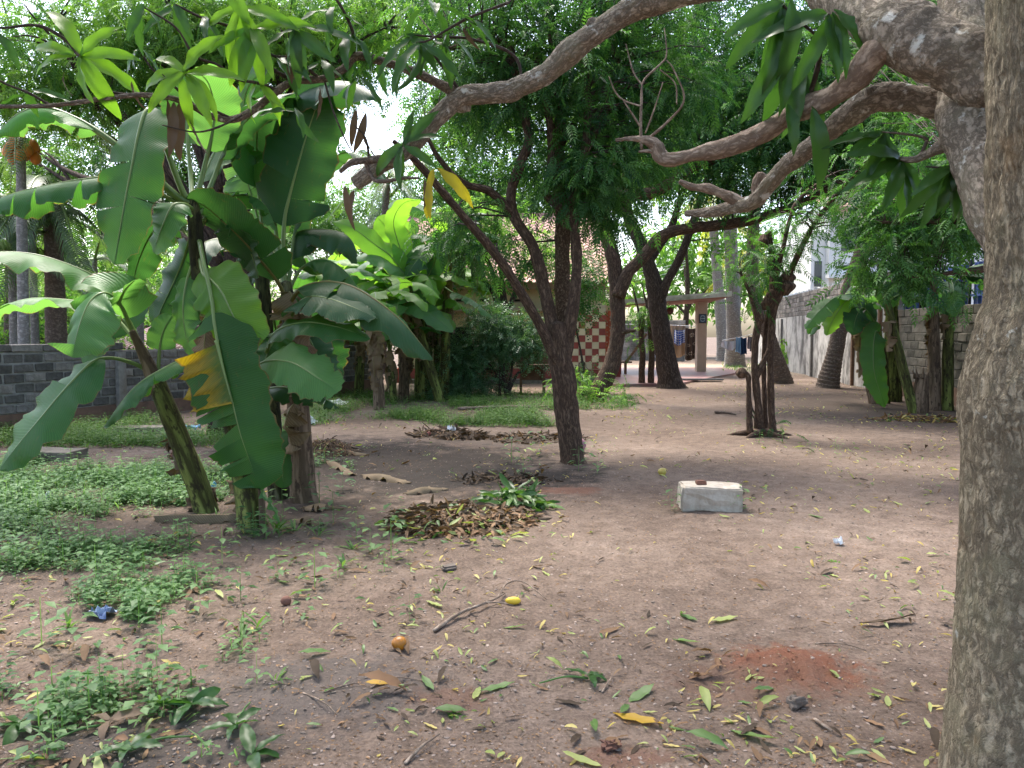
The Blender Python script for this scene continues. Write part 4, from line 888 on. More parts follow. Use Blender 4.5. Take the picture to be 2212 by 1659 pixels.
# ------------------------------------------------------------------ bananas
def banana_leaf(root, P, Wd, b0=.25, fold=18, tear=0, seed=0, mat='banana', face=None, wave=.03, rib='midrib', rpet=.02, n=46, droopvar=25, wide0=.16, blunt=1.0, m=5, skip=None, gap=.15, one=None, tside=0):
    """one leaf: blade (strips where torn) plus its midrib as a sub-part. P: midrib polyline."""
    rr = np.random.default_rng(seed + 1000)
    Q = spline(P, n)
    dirh = np.array(P[-1]) - np.array(P[0]); S0 = np.cross(dirh, (0, 0, 1)) if face is None else np.cross(nrm(np.gradient(Q, axis=0))[0], face)
    T, Sx, N = frames(Q, S0)
    if face is not None:
        Sx = nrm(np.cross(T, np.broadcast_to(np.asarray(face, float), T.shape))); N = np.cross(Sx, T)
    L = np.concatenate([[0], np.cumsum(np.linalg.norm(np.diff(Q, axis=0), axis=1))]); t = L / L[-1]
    bl = (t - b0) / (1 - b0)
    w = Wd / 2 * np.sqrt(np.clip(1 - (1 - np.clip(bl / wide0, 0, 1)) ** 2, 0, 1)) * (1 - np.clip((bl - .5) / .5, 0, 1) ** (2.2 * blunt)) ** .7
    w = w * (1 + .05 * np.sin(bl * 23 + seed) + .035 * np.sin(bl * 57 + seed * 2.1))
    i0 = int(np.argmax(bl >= 0)); g = G(); ph = rr.uniform(0, 6, 4)
    for sgn in (-1, 1):
        if one and sgn != one: continue
        cuts = [i0]
        if tear and tside in (0, sgn):
            c = i0 + int(rr.integers(3, 8))
            while c < n - 3:
                if rr.random() < tear: cuts.append(c)
                c += int(rr.integers(1, 6)) if tear > .6 else int(rr.integers(2, 8))
        cuts.append(n - 1)
        for a, b in zip(cuts[:-1], cuts[1:]):
            if b <= a: continue
            if skip and skip[0] == sgn and skip[1] < bl[(a + b) // 2] < skip[2]: continue
            k = np.arange(a, b + 1); torn = len(cuts) > 2
            phi = math.radians(fold + (rr.normal(0, droopvar) if torn else 0)); tint = rr.uniform(.2, .8); wsc = rr.uniform(.88, 1.04) if torn else 1
            q = np.arange(m + 1) / m; ang = phi * (.45 + .9 * q)
            cx = np.concatenate([[0], np.cumsum(np.cos(ang[:-1])) / m]); cz = np.concatenate([[0], np.cumsum(-np.sin(ang[:-1])) / m])
            ww = w[k] * wsc
            cen = Q[k].mean(0); along = ((Q[k] - cen) * T[k]).sum(1)
            V = Q[k][:, None, :] + Sx[k][:, None, :] * (sgn * ww[:, None] * cx)[..., None] + N[k][:, None, :] * (ww[:, None] * cz)[..., None]
            # blade slopes forward a little and edges ripple
            V = V + T[k][:, None, :] * (ww[:, None] * q * (.16 + (rr.normal(0, .10) if torn else 0)))[..., None]
            if torn: V = V - T[k][:, None, :] * (along[:, None] * gap * q ** 1.3 * (.25 if b - a > 8 else 1))[..., None]
            rip = wave * (np.sin(bl[k] * 19 + ph[0]) + .6 * np.sin(bl[k] * 41 + ph[1] + sgn))
            V = V + N[k][:, None, :] * (rip[:, None] * q ** 1.5 * np.clip(ww / (Wd / 2), 0, 1)[:, None])[..., None]
            if tear: V[:, -1, :] += T[k] * rr.normal(0, .006, (len(k), 1)) + Sx[k] * sgn * rr.normal(0, .010, (len(k), 1))
            tc = np.stack([np.broadcast_to(sgn * q * Wd / 2, (len(k), m + 1)), np.broadcast_to(L[k][:, None], (len(k), m + 1)) - .10 * q, np.broadcast_to(q, (len(k), m + 1))], -1)
            idx = np.arange(len(k) * (m + 1)).reshape(len(k), m + 1)
            f = np.stack([idx[:-1, :-1], idx[1:, :-1], idx[1:, 1:], idx[:-1, 1:]], -1).reshape(-1, 4)
            g.add(V.reshape(-1, 3), f, np.clip(tint + .15 * (np.repeat(bl[k], m + 1) - .5), 0, 1), tc.reshape(-1, 3))
    o = attach(g.build('leaf', M[mat]), root)
    g = G(); rd = np.interp(t, [0, b0, .6, 1], [rpet, rpet * .75, rpet * .42, .003])
    tube(g, Q - N * .004, rd, 6, n, tint=rr.uniform(.3, .8)); rb = g.build('midrib', M[rib]); rb.parent = o; 
    return o
def hanging_dead(root, c, ln, seed, mat='dead_grey', Wd=.22, out=.12):
    rr = np.random.default_rng(seed); a = rr.uniform(0, 6.28); d = np.array((math.cos(a), math.sin(a), 0))
    P = np.array([c, c + d * out * .8 + (0, 0, .03), c + d * out * 1.35 + (0, 0, -ln * .35), c + d * out * 1.0 + (0, 0, -ln * .75), c + d * out * 1.4 + (0, 0, -ln)])
    o = banana_leaf(root, P, Wd * 1.35, .05, 50, .7, seed, mat, rib='midrib_brown', rpet=.012, n=24, wave=.05, droopvar=30, m=4); o.name = 'dead_leaf'; return o
def stem(root, P, R, mat='pseudostem', name='stem', seed=0, seg=18):
    g = G(); tube(g, P, R, seg, max(26, len(P) * 9), .07, 5, seed); return attach(g.build(name, M[mat]), root)
def base_of(u, v):
    b = ground_at(u, v); return (float(b[0]), float(b[1]), float(b[2]))
CAMV = np.array((0, 0, 1.5))

# plant A: leaning
A = thing('banana_plant', 'leaning banana plant with yellow-green spotted stem and broad pale leaves', 'banana plant', base_of(444, 1103))
stem(A, S((447, 1112, 6.45), (440, 1085, 6.45), (416, 1020, 6.4), (388, 950, 6.4), (360, 880, 6.4), (338, 825, 6.4)), (.115, .097, .09, .085, .078, .07))
stem(A, S((345, 850, 6.4), (325, 800, 6.38), (312, 770, 6.36), (285, 715, 6.3)), (.072, .06, .045, .025), 'pseudostem_tan', 'stem_top')
banana_leaf(A, S((318, 790, 6.4), (285, 715, 6.35), (258, 655, 6.2), (225, 632, 6.05), (195, 650, 5.95), (176, 690, 5.85), (163, 735, 5.8), (158, 772, 5.8)), .58, .30, 12, .12, 1, 'banana_light', face=(.05, -.75, .5), wave=.03, blunt=1.6, rpet=.024)
banana_leaf(A, S((255, 655, 6.2), (270, 625, 6.1), (290, 605, 6.0)), .3, .05, 14, 0, 2, 'banana_light', wave=.02, face=(0, -.4, .9), one=None)
banana_leaf(A, S((325, 805, 6.4), (290, 785, 6.3), (235, 772, 6.15), (195, 785, 6.0), (140, 840, 5.9), (85, 905, 5.8), (35, 965, 5.75), (-2, 1015, 5.75)), .47, .28, 20, .12, 3, 'banana', face=(-.25, -.75, .6), wave=.025, droopvar=6, gap=.1)
banana_leaf(A, S((322, 800, 6.45), (300, 735, 6.5), (262, 665, 6.5), (215, 605, 6.4), (150, 572, 6.3), (70, 548, 6.2), (-20, 545, 6.1), (-110, 570, 6.0)), .52, .30, 32, .0, 4, 'banana_light', wave=.045, rpet=.024)
banana_leaf(A, S((322, 800, 6.5), (295, 740, 6.6), (240, 675, 6.7), (190, 655, 6.7), (120, 645, 6.65), (60, 645, 6.6), (0, 665, 6.5), (-60, 710, 6.5)), .36, .35, 28, 0, 5, 'banana_light', wave=.03)
banana_leaf(A, S((322, 800, 6.5), (290, 730, 6.7), (265, 690, 6.75), (235, 690, 6.8), (205, 730, 6.8), (185, 790, 6.8)), .46, .35, 10, .1, 6, 'banana_deep', face=(-.2, -.9, .1), wave=.02)
banana_leaf(A, S((340, 830, 6.4), (342, 790, 6.4), (347, 735, 6.4), (357, 705, 6.4), (372, 682, 6.4)), .26, .45, 12, 0, 7, 'banana_light', face=(.1, -.9, .3), wave=.01)
for k, (u, v) in enumerate(((440, 1060), (385, 945))): hanging_dead(A, at(u, v, 6.42), .34, 60 + k, 'dead_leaf', .2, .08)

# plant E: tall stem with the torn front leaf
E = thing('banana_plant', 'tall banana plant whose torn leaf with a yellow flap hangs to the ground', 'banana plant', base_of(541, 1137))
stem(E, S((543, 1145, 6.0), (540, 1110, 6.0), (528, 1020, 6.02), (508, 920, 6.08), (482, 820, 6.15), (460, 740, 6.2), (446, 680, 6.22)), (.12, .103, .098, .092, .085, .08, .075))
stem(E, S((450, 700, 6.22), (436, 620, 6.25), (426, 540, 6.25), (420, 470, 6.25), (416, 425, 6.25)), (.078, .07, .062, .055, .035), 'pseudostem_dark', 'stem_top')
banana_leaf(E, S((430, 520, 6.2), (440, 570, 6.0), (456, 640, 5.88), (464, 706, 5.82), (478, 780, 5.8), (497, 850, 5.8), (520, 940, 5.8), (541, 1000, 5.82), (562, 1058, 5.85)), .60, .34, 7, .75, 11, 'banana', face=(-.12, -.98, .12), wave=.012, rpet=.02, droopvar=13, n=64, gap=.30, skip=(1, .10, .32), blunt=2.2, tside=1)
fl = banana_leaf(E, S((467, 735, 5.79), (480, 790, 5.77), (495, 850, 5.76), (499, 868, 5.76)), .62, .02, -6, .25, 12, 'banana_yellow', face=(-.12, -.98, .12), wave=.045, n=22, wide0=.05, blunt=9, one=1, droopvar=8, gap=.12); fl.name = 'yellow_flap'; tag(fl, 'yellow browned flap torn across the leaf')
fl = banana_leaf(E, S((536, 960, 5.86), (560, 985, 5.9), (572, 960, 5.95), (578, 915, 6.0)), .14, .05, 12, 0, 13, 'banana_yellow', face=(.3, -.95, .0), wave=.01, n=18); fl.name = 'yellow_flap'
banana_leaf(E, S((432, 560, 6.2), (438, 590, 6.05), (456, 605, 5.95), (478, 630, 5.88), (497, 668, 5.85), (516, 712, 5.85), (530, 762, 5.88)), .47, .16, 8, 0, 14, 'banana_bright', face=(-.15, -.85, .3), wave=.02, blunt=1.8, wide0=.3)
banana_leaf(E, S((418, 440, 6.25), (385, 425, 6.2), (320, 368, 6.1), (235, 300, 6.0), (165, 255, 5.95), (100, 232, 5.9), (40, 245, 5.85), (-20, 300, 5.85)), .34, .48, 45, .2, 15, 'banana_light', wave=.02, rpet=.034, rib='midrib')
banana_leaf(E, S((415, 445, 6.25), (392, 410, 6.2), (362, 330, 6.15), (338, 258, 6.1), (318, 236, 6.0), (301, 280, 5.9), (285, 355, 5.82), (270, 430, 5.8), (258, 500, 5.8), (246, 572, 5.85)), .54, .38, 10, .25, 16, 'banana', face=(-.25, -.92, .2), wave=.02, droopvar=5, rpet=.026, gap=.08, n=56)
banana_leaf(E, S((412, 450, 6.25), (370, 430, 6.2), (310, 398, 6.1), (250, 382, 6.0), (170, 388, 5.95), (90, 402, 5.9), (20, 420, 5.85), (-40, 450, 5.85)), .46, .38, 68, .5, 17, 'banana', wave=.02, droopvar=14)
banana_leaf(E, S((414, 450, 6.2), (395, 440, 6.0), (372, 445, 5.9), (350, 490, 5.85), (330, 545, 5.9)), .36, .3, 14, .4, 18, 'banana_light', face=(-.1, -.8, .5), wave=.015, droopvar=12)
banana_leaf(E, S((420, 470, 6.3), (428, 420, 6.35), (445, 345, 6.4), (456, 300, 6.4), (463, 240, 6.4), (450, 180, 6.3), (420, 150, 6.2)), .42, .45, 20, .15, 19, 'banana_light', wave=.02, rpet=.026)
banana_leaf(E, S((422, 480, 6.3), (440, 436, 6.4), (463, 380, 6.5), (482, 330, 6.5), (510, 285, 6.5), (550, 245, 6.5), (600, 230, 6.4)), .46, .45, 22, .2, 20, 'banana_deep', wave=.02, rpet=.026)
banana_leaf(E, S((417, 445, 6.3), (412, 380, 6.5), (405, 300, 6.6), (400, 230, 6.7), (385, 160, 6.7)), .4, .5, 20, .1, 21, 'banana', wave=.02, rpet=.022)
banana_leaf(E, S((450, 765, 6.15), (425, 768, 6.0), (390, 778, 5.95), (345, 800, 5.9), (300, 828, 5.9), (262, 868, 5.9), (222, 925, 5.95)), .3, .1, 48, .2, 22, 'banana', wave=.02, droopvar=8, gap=.1)
for k, (u, v, ln) in enumerate(((455, 720, .45), (462, 760, .35), (440, 640, .3), (450, 700, .4), (535, 1050, .25))): hanging_dead(E, at(u, v, 6.15), ln, 80 + k, 'dead_grey', .2, .09)

for i_, (pp, w_, m_, f_) in enumerate((
    (((420, 470, 6.3), (408, 520, 6.5), (392, 570, 6.6), (370, 620, 6.6), (345, 675, 6.6), (335, 720, 6.6)), .44, 'banana_deep', (-.3, -.9, .1)),
    (((422, 480, 6.3), (460, 470, 6.4), (505, 490, 6.45), (540, 540, 6.5), (560, 600, 6.5)), .5, 'banana_deep', None),
    (((425, 500, 6.3), (470, 440, 6.5), (520, 420, 6.6), (570, 440, 6.6), (600, 500, 6.6)), .45, 'banana', None),
    (((420, 480, 6.3), (370, 470, 6.4), (330, 500, 6.45), (300, 560, 6.5), (285, 620, 6.5)), .42, 'banana_deep', None),
    (((420, 460, 6.3), (440, 380, 6.6), (480, 300, 6.8), (530, 250, 6.9), (590, 260, 6.9)), .45, 'banana', None),
    (((428, 540, 6.25), (405, 600, 6.2), (395, 660, 6.15), (400, 720, 6.15), (415, 770, 6.15)), .3, 'banana_light', (-.3, -.9, .1)))):
    banana_leaf(E, S(*pp), w_, .25, 22, (.5 if i_ in (0, 2) else .12), 230 + i_, m_, face=f_, wave=.025, droopvar=10, rpet=.018)
# plant C: mottled stem behind
C_ = thing('banana_plant', 'banana plant with black and white mottled stem between the torn leaf and the dry stem', 'banana plant', base_of(602, 1068))
stem(C_, S((604, 1078, 7.0), (600, 1040, 7.0), (590, 960, 7.0), (582, 860, 7.05), (574, 740, 7.1), (568, 640, 7.1), (565, 570, 7.1)), (.11, .095, .092, .088, .08, .072, .06), 'pseudostem_dark')
banana_leaf(C_, S((572, 640, 7.1), (566, 540, 7.2), (553, 460, 7.3), (536, 400, 7.3), (520, 355, 7.3), (503, 325, 7.2), (480, 320, 7.1)), .62, .28, 12, .7, 31, 'banana_light', face=(-.2, -.9, -.1), wave=.015, droopvar=10, rpet=.022)
banana_leaf(C_, S((572, 640, 7.1), (590, 540, 7.3), (566, 440, 7.4), (538, 330, 7.5), (525, 250, 7.5), (535, 190, 7.4), (570, 150, 7.2)), .45, .5, 25, .2, 32, 'banana_deep', wave=.02)
banana_leaf(C_, S((570, 620, 7.1), (540, 560, 7.3), (500, 520, 7.3), (450, 520, 7.2), (400, 560, 7.1), (370, 630, 7.1)), .5, .25, 25, .2, 33, 'banana_deep', wave=.02)
banana_leaf(C_, S((574, 660, 7.1), (590, 690, 7.3), (600, 740, 7.4), (606, 800, 7.4), (600, 850, 7.4)), .55, .15, 12, .15, 34, 'banana_deep', face=(-.1, -.95, .0), wave=.02)
banana_leaf(C_, S((596, 930, 7.0), (600, 960, 6.8), (606, 1000, 6.75), (614, 1055, 6.75)), .32, .1, 12, 0, 35, 'banana', face=(0, -.97, .1), wave=.01)
banana_leaf(C_, S((570, 640, 7.1), (555, 600, 7.2), (535, 600, 7.3), (510, 640, 7.3), (500, 700, 7.35)), .5, .2, 12, .1, 36, 'banana_deep', face=(-.1, -.95, .1), wave=.02)

# plant D: dry tan stem, arching leaves to the right
D = thing('banana_plant', 'banana plant with dry tan stem and dark leaves arching towards the open soil', 'banana plant', base_of(656, 1085))
stem(D, S((660, 1095, 6.85), (655, 1060, 6.85), (650, 980, 6.85), (645, 900, 6.85), (640, 820, 6.85)), (.15, .118, .106, .10, .09), 'pseudostem_tan')
stem(D, S((641, 840, 6.85), (634, 760, 6.85), (626, 680, 6.85), (617, 610, 6.85)), (.088, .08, .07, .05), 'pseudostem_dark', 'stem_top')
banana_leaf(D, S((622, 660, 6.85), (600, 610, 6.7), (557, 556, 6.5), (520, 515, 6.4), (491, 488, 6.3), (445, 447, 6.25), (400, 428, 6.2)), .54, .2, 12, .25, 41, 'banana_deep', face=(-.15, -.6, -.65), wave=.02, rib='midrib_brown', rpet=.024, droopvar=6, gap=.1)
banana_leaf(D, S((620, 650, 6.9), (612, 560, 7), (614, 480, 7), (625, 425, 7), (648, 340, 7), (668, 275, 7), (690, 215, 6.9), (712, 180, 6.7)), .66, .32, 14, .30, 42, 'banana_deep', face=(.0, -.9, -.1), wave=.03, rpet=.026, droopvar=6, gap=.08)
banana_leaf(D, S((618, 640, 6.9), (598, 520, 7.1), (585, 400, 7.2), (590, 290, 7.2), (625, 215, 7.1), (690, 180, 6.9), (760, 178, 6.7), (830, 215, 6.5)), .55, .46, 62, .65, 43, 'banana_deep', wave=.02, droopvar=12)
banana_leaf(D, S((616, 640, 7.0), (580, 560, 7.2), (560, 440, 7.3), (555, 320, 7.3), (560, 250, 7.2), (590, 210, 7.0), (640, 200, 6.8)), .7, .45, 30, .2, 44, 'banana_deep', wave=.03)
banana_leaf(D, S((620, 650, 6.9), (628, 560, 7.1), (640, 505, 7.2), (688, 495, 7.2), (740, 503, 7.2), (766, 530, 7.2), (772, 570, 7.2)), .58, .25, 50, .25, 45, 'banana_deep', wave=.03, rpet=.02)
banana_leaf(D, S((622, 680, 6.8), (640, 632, 6.6), (690, 610, 6.4), (752, 615, 6.25), (815, 650, 6.15), (868, 694, 6.1), (906, 738, 6.1), (938, 778, 6.15)), .50, .22, 38, .35, 46, 'banana_deep', face=(.25, -.25, .9), wave=.03, rpet=.024, rib='midrib_brown', droopvar=8, gap=.1)
banana_leaf(D, S((626, 690, 6.75), (645, 655, 6.4), (672, 640, 6.2), (715, 646, 6.1), (762, 663, 6.0), (815, 688, 6.0)), .42, .2, 22, .15, 47, 'banana_deep', face=(.1, -.6, .75), wave=.02, droopvar=6)
banana_leaf(D, S((575, 760, 6.5), (590, 722, 6.3), (625, 702, 6.2), (672, 696, 6.1), (736, 708, 6.05), (800, 732, 6.05)), .30, .12, 20, 0, 48, 'banana', face=(.0, -.6, .75), wave=.02)
banana_leaf(D, S((545, 800, 6.2), (575, 780, 6.0), (630, 783, 5.9), (680, 812, 5.85), (708, 830, 5.85), (728, 848, 5.85)), .42, .12, 12, .06, 49, 'banana_light', face=(.1, -.75, .65), wave=.015, droopvar=5, blunt=1.8)
banana_leaf(D, S((560, 842, 6.4), (600, 836, 6.2), (653, 842, 6.1), (700, 860, 6.0), (733, 882, 6.0)), .26, .08, 45, .15, 50, 'banana_deep', face=(.0, -.4, .9), wave=.01)
banana_leaf(D, S((628, 700, 6.95), (650, 690, 7.2), (672, 730, 7.3), (685, 790, 7.3), (690, 850, 7.3)), .6, .1, 12, .1, 51, 'banana_deep', face=(.1, -.95, .1), wave=.02)
for k, (u, v, ln) in enumerate(((620, 640, .4), (636, 660, .45), (612, 660, .5), (640, 690, .35), (630, 740, .5), (655, 880, .4))): hanging_dead(D, at(u, v, 6.8), ln, 100 + k, 'dead_grey', .26, .14)
for i_, (pp, w_, m_, f_, t_) in enumerate((
    (((618, 640, 6.9), (650, 580, 7.0), (700, 560, 7.0), (750, 590, 7.0), (790, 650, 7.0)), .48, 'banana', None, .3),
    (((618, 650, 6.9), (600, 570, 7.2), (570, 500, 7.4), (530, 470, 7.5), (480, 480, 7.5)), .5, 'banana_deep', None, .15),
    (((625, 700, 6.8), (600, 720, 6.6), (575, 770, 6.5), (560, 830, 6.5)), .34, 'banana', (-.1, -.9, .2), .1),
    (((618, 640, 6.9), (640, 480, 7.2), (680, 380, 7.3), (740, 330, 7.3), (800, 350, 7.2), (840, 400, 7.1)), .42, 'banana_deep', None, .7),
    (((628, 700, 6.9), (660, 720, 7.1), (690, 780, 7.1), (700, 830, 7.1)), .35, 'banana_deep', (.2, -.9, .1), .2))):
    banana_leaf(D, S(*pp), w_, .25, 26, t_, 260 + i_, m_, face=f_, wave=.025, droopvar=12, rpet=.018)
s_ = thing('banana_sucker', 'thin brown cut banana sucker standing against the yellow-green stem', 'banana plant', base_of(566, 1140))
stem(s_, S((567, 1148, 5.95), (566, 1100, 5.95), (563, 1050, 5.92), (560, 1010, 5.9)), (.03, .026, .02, .012), 'pseudostem_tan', seg=9)
banana_leaf(s_, S((563, 1050, 5.92), (575, 1075, 5.85), (590, 1095, 5.85), (605, 1130, 5.85)), .06, .1, 20, 0, 141, 'banana_light', n=14)

# ------------------------------------------------------------------ generic plants for the back rows
def banana_plant(label, b, h, lean, nl, seed, leafL=1.6, Wd=.52, mats=('banana', 'banana_bright', 'banana_light'), smat='pseudostem', r=.11, dead=4, group=None, az0=None, deadlen=.9, bunch=False, n=30, emin=.5, emax=1.25):
    rr = np.random.default_rng(seed); b = np.array((b[0], b[1], hz(b[0], b[1])), float)
    root = thing('banana_plant', label, 'banana plant', tuple(b), group); top = b + np.array((lean[0], lean[1], h))
    stem(root, np.array([b + (0, 0, -.08), b + (0, 0, .05), b * .5 + top * .5 + (0, 0, 0), top]), (r * 1.25, r, r * .85, r * .5), smat, seed=seed)
    for k in range(nl):
        a = (az0 if az0 is not None else seed) + k * 2.399 + rr.uniform(-.3, .3); e = rr.uniform(emin, emax); L = leafL * rr.uniform(.75, 1.1)
        p = top - (0, 0, rr.uniform(0, .25)); P = [p]; el = e; st_ = L / 7
        for i in range(7):
            P.append(P[-1] + st_ * np.array((math.cos(a) * math.cos(el), math.sin(a) * math.cos(el), math.sin(el)))); el -= rr.uniform(.16, .42)
        banana_leaf(root, np.array(P), Wd * rr.uniform(.8, 1.1), rr.uniform(.18, .28), rr.uniform(15, 45), rr.choice([0, .15, .45]), seed * 31 + k, mats[int(rr.integers(len(mats)))], wave=.03, n=n, m=4, rpet=.02)
    for k in range(dead): hanging_dead(root, b + (top - b) * rr.uniform(.55, .95), deadlen * rr.uniform(.5, 1), seed * 17 + k, 'dead_grey', .22, .12)
    if bunch:
        for q in range(bunch):
            c = top + np.array((.25 + .42 * q, -.3, -.25)); g = G()
            tube(g, np.array([top, top + (.15 + .3 * q, -.2, .12), c + (0, 0, .1), c + (0, 0, -.75)]), (.03, .03, .025, .02), 6, 12, tint=.5)
            attach(g.build('bunch_stalk', M['midrib']), root); g = G()
            for i in range(9):
                for j in range(9):
                    aa = j * .7 + i * .35; R = .13 - .006 * i; o = c + np.array((math.cos(aa) * .05, math.sin(aa) * .05, -.07 * i + .02)); dd = np.array((math.cos(aa), math.sin(aa), 0))
                    tube(g, np.array([o, o + dd * R * .7 + (0, 0, -.01), o + dd * R + (0, 0, .07), o + dd * R * .95 + (0, 0, .12)]), (.010, .02, .02, .006), 5, 6)
            attach(g.build('banana_bunch', M['banana_fruit']), root)
    return root
BG = 'bananas in the back row'
BR = ('banana_bright', 'banana_light', 'banana_bright', 'banana')
banana_plant('shaggy banana plant cloaked in dry leaves, apart in the grass strip', gnd(820, 885), 2.2, (-.1, 0), 7, 3, 1.7, .52, mats=BR, smat='pseudostem_tan', r=.12, dead=14, group=BG, deadlen=1.2)
banana_plant('banana plant wearing a thick skirt of hanging dead leaves, by the wall end', gnd(742, 846), 2.5, (0, 0), 9, 5, 2.2, .68, mats=BR, smat='pseudostem', r=.16, dead=22, group=BG, deadlen=1.7)
banana_plant('fat brown-footed banana stem in front of the cream wall', gnd(912, 858), 2.3, (.05, .1), 8, 7, 2.0, .62, mats=BR, smat='pseudostem', r=.19, dead=7, group=BG)
banana_plant('banana plant leaning left from its foot beside the shrub', gnd(950, 866), 2.6, (-.75, .1), 8, 9, 1.9, .58, mats=BR, r=.12, dead=5, group=BG)
banana_plant('green banana plant carrying two hanging green fruit bunches', gnd(958, 862), 3.6, (.15, 0), 11, 12, 1.9, .52, r=.13, dead=6, group=BG, bunch=2, mats=('banana', 'banana_deep', 'banana_bright'), emin=.6)
banana_plant('banana plant with tattered low leaves in the middle of the back row', gnd(872, 862), 2.0, (.05, .1), 8, 14, 1.8, .55, mats=BR, smat='pseudostem_tan', r=.14, dead=12, group=BG)
banana_plant('sunlit banana plant with a tall glowing upright leaf behind the back row', np.array((-2.5, 20.5)), 3.2, (.1, 0), 10, 16, 2.4, .78, mats=BR, r=.15, dead=4, group=BG, emin=.7, emax=1.4)
banana_plant('sunlit broad-leaved banana plant behind the skirted one', np.array((-4.2, 21.0)), 2.8, (0, 0), 10, 18, 2.4, .75, mats=BR, r=.15, dead=4, group=BG, emin=.7, emax=1.35)
banana_plant('pale banana plant before the house wall, fanning to the wall end', np.array((-3.2, 22.5)), 3.6, (.2, 0), 10, 20, 2.4, .75, mats=BR, r=.15, dead=3, group=BG, emin=.7, emax=1.35)
banana_plant('mid-row banana plant with wide pale leaves just behind the fat stem', np.array((-1.9, 19.6)), 2.9, (.0, 0), 9, 22, 2.1, .65, mats=BR, r=.14, dead=5, group=BG, emin=.6, emax=1.3)
banana_plant('far banana plant at the house corner, mostly hidden by its neighbours', np.array((-5.6, 23.0)), 3.2, (.0, 0), 9, 24, 2.4, .75, mats=BR, r=.15, dead=3, group=BG, emin=.6, emax=1.3)
banana_plant('bushy banana plant between the shaggy and the skirted one', gnd(775, 852), 2.0, (.1, .1), 9, 26, 2.0, .6, mats=BR, r=.13, dead=8, group=BG, emin=.5, emax=1.3)
banana_plant('low banana sucker clump at the foot of the back row', gnd(850, 866), 1.3, (-.1, .1), 7, 28, 1.6, .5, mats=BR, r=.09, dead=3, group=BG, emin=.6, emax=1.3)
banana_plant('banana plant crowding the cream wall beside the fruiting one', gnd(925, 850), 2.8, (.0, .1), 9, 30, 2.1, .6, mats=BR, r=.13, dead=5, group=BG, emin=.6, emax=1.3)
banana_plant('tall pale banana plant rising over the wall end', np.array((-4.9, 19.2)), 2.9, (.1, .1), 9, 33, 2.2, .68, mats=BR, r=.14, dead=5, group=BG, emin=.6, emax=1.3)
x = thing('banana_plant', 'banana plant with one huge bright leaf held upright over the back row', 'banana plant', (-2.1, 18.2, 0), BG)
stem(x, np.array([(-2.1, 18.2, -.05), (-2.1, 18.2, 1.2), at(905, 610, 18.2)]), (.15, .12, .07))
banana_leaf(x, S((905, 620, 18.2), (895, 580, 18.0), (880, 548, 17.9), (850, 508, 17.8), (815, 468, 17.8)), .95, .12, 8, 0, 301, 'banana_bright', face=(-.3, -.7, .5), wave=.03)
banana_leaf(x, S((905, 620, 18.2), (915, 560, 18.4), (880, 490, 18.5), (840, 455, 18.4), (890, 445, 18.2), (950, 480, 18)), .6, .35, 25, .4, 302, 'banana_light', wave=.03)
banana_leaf(x, S((905, 620, 18.2), (870, 590, 18), (820, 560, 17.8), (770, 580, 17.6), (730, 640, 17.5)), .7, .2, 25, .1, 303, 'banana_light', wave=.03)
for i_, (pp, w_, m_, f_, t_) in enumerate((
    (((905, 640, 17.5), (850, 560, 17.2), (813, 530, 17), (758, 490, 16.8), (720, 480, 16.7)), .55, 'banana_bright', (-.2, -.7, .5), .1),
    (((905, 650, 17.5), (870, 590, 17.2), (835, 565, 17), (803, 551, 16.9), (765, 560, 16.8)), .6, 'banana_light', (-.1, -.5, .8), .1),
    (((905, 640, 17.5), (940, 560, 17.2), (925, 540, 17), (895, 570, 16.8), (872, 608, 16.8)), .6, 'banana_deep', (-.2, -.7, .5), .7),
    (((905, 650, 17.5), (930, 610, 17.6), (940, 580, 17.6), (945, 545, 17.6)), .6, 'banana_bright', (0, -.9, .2), 0),
    (((900, 680, 17.4), (850, 640, 17), (810, 625, 16.8), (770, 640, 16.6), (740, 680, 16.5)), .55, 'banana_bright', None, .15),
    (((905, 690, 17.4), (860, 668, 17), (900, 660, 16.6), (940, 685, 16.4), (980, 718, 16.3)), .5, 'banana_light', (.1, -.6, .75), .15),
    (((960, 620, 17), (985, 635, 16.7), (1015, 645, 16.5), (1040, 665, 16.4), (1064, 686, 16.4)), .4, 'banana', None, .7),
    (((960, 600, 17), (980, 530, 17), (1005, 515, 16.8), (1030, 530, 16.7), (1040, 570, 16.7)), .5, 'banana_deep', None, .7),
    (((890, 660, 17.4), (820, 600, 17), (770, 580, 16.8), (730, 590, 16.6), (700, 630, 16.5)), .6, 'banana_light', None, .15),
    (((895, 640, 17.4), (865, 540, 17.5), (850, 480, 17.5), (870, 440, 17.4), (910, 430, 17.2)), .6, 'banana_bright', None, .1),
    (((890, 700, 17.2), (845, 690, 17), (800, 700, 16.8), (770, 740, 16.7)), .5, 'banana_bright', None, .1))):
    banana_leaf(x, S(*pp), w_ * 1.1, .2, 18, t_, 330 + i_, m_, face=f_, wave=.03, n=34, droopvar=14)
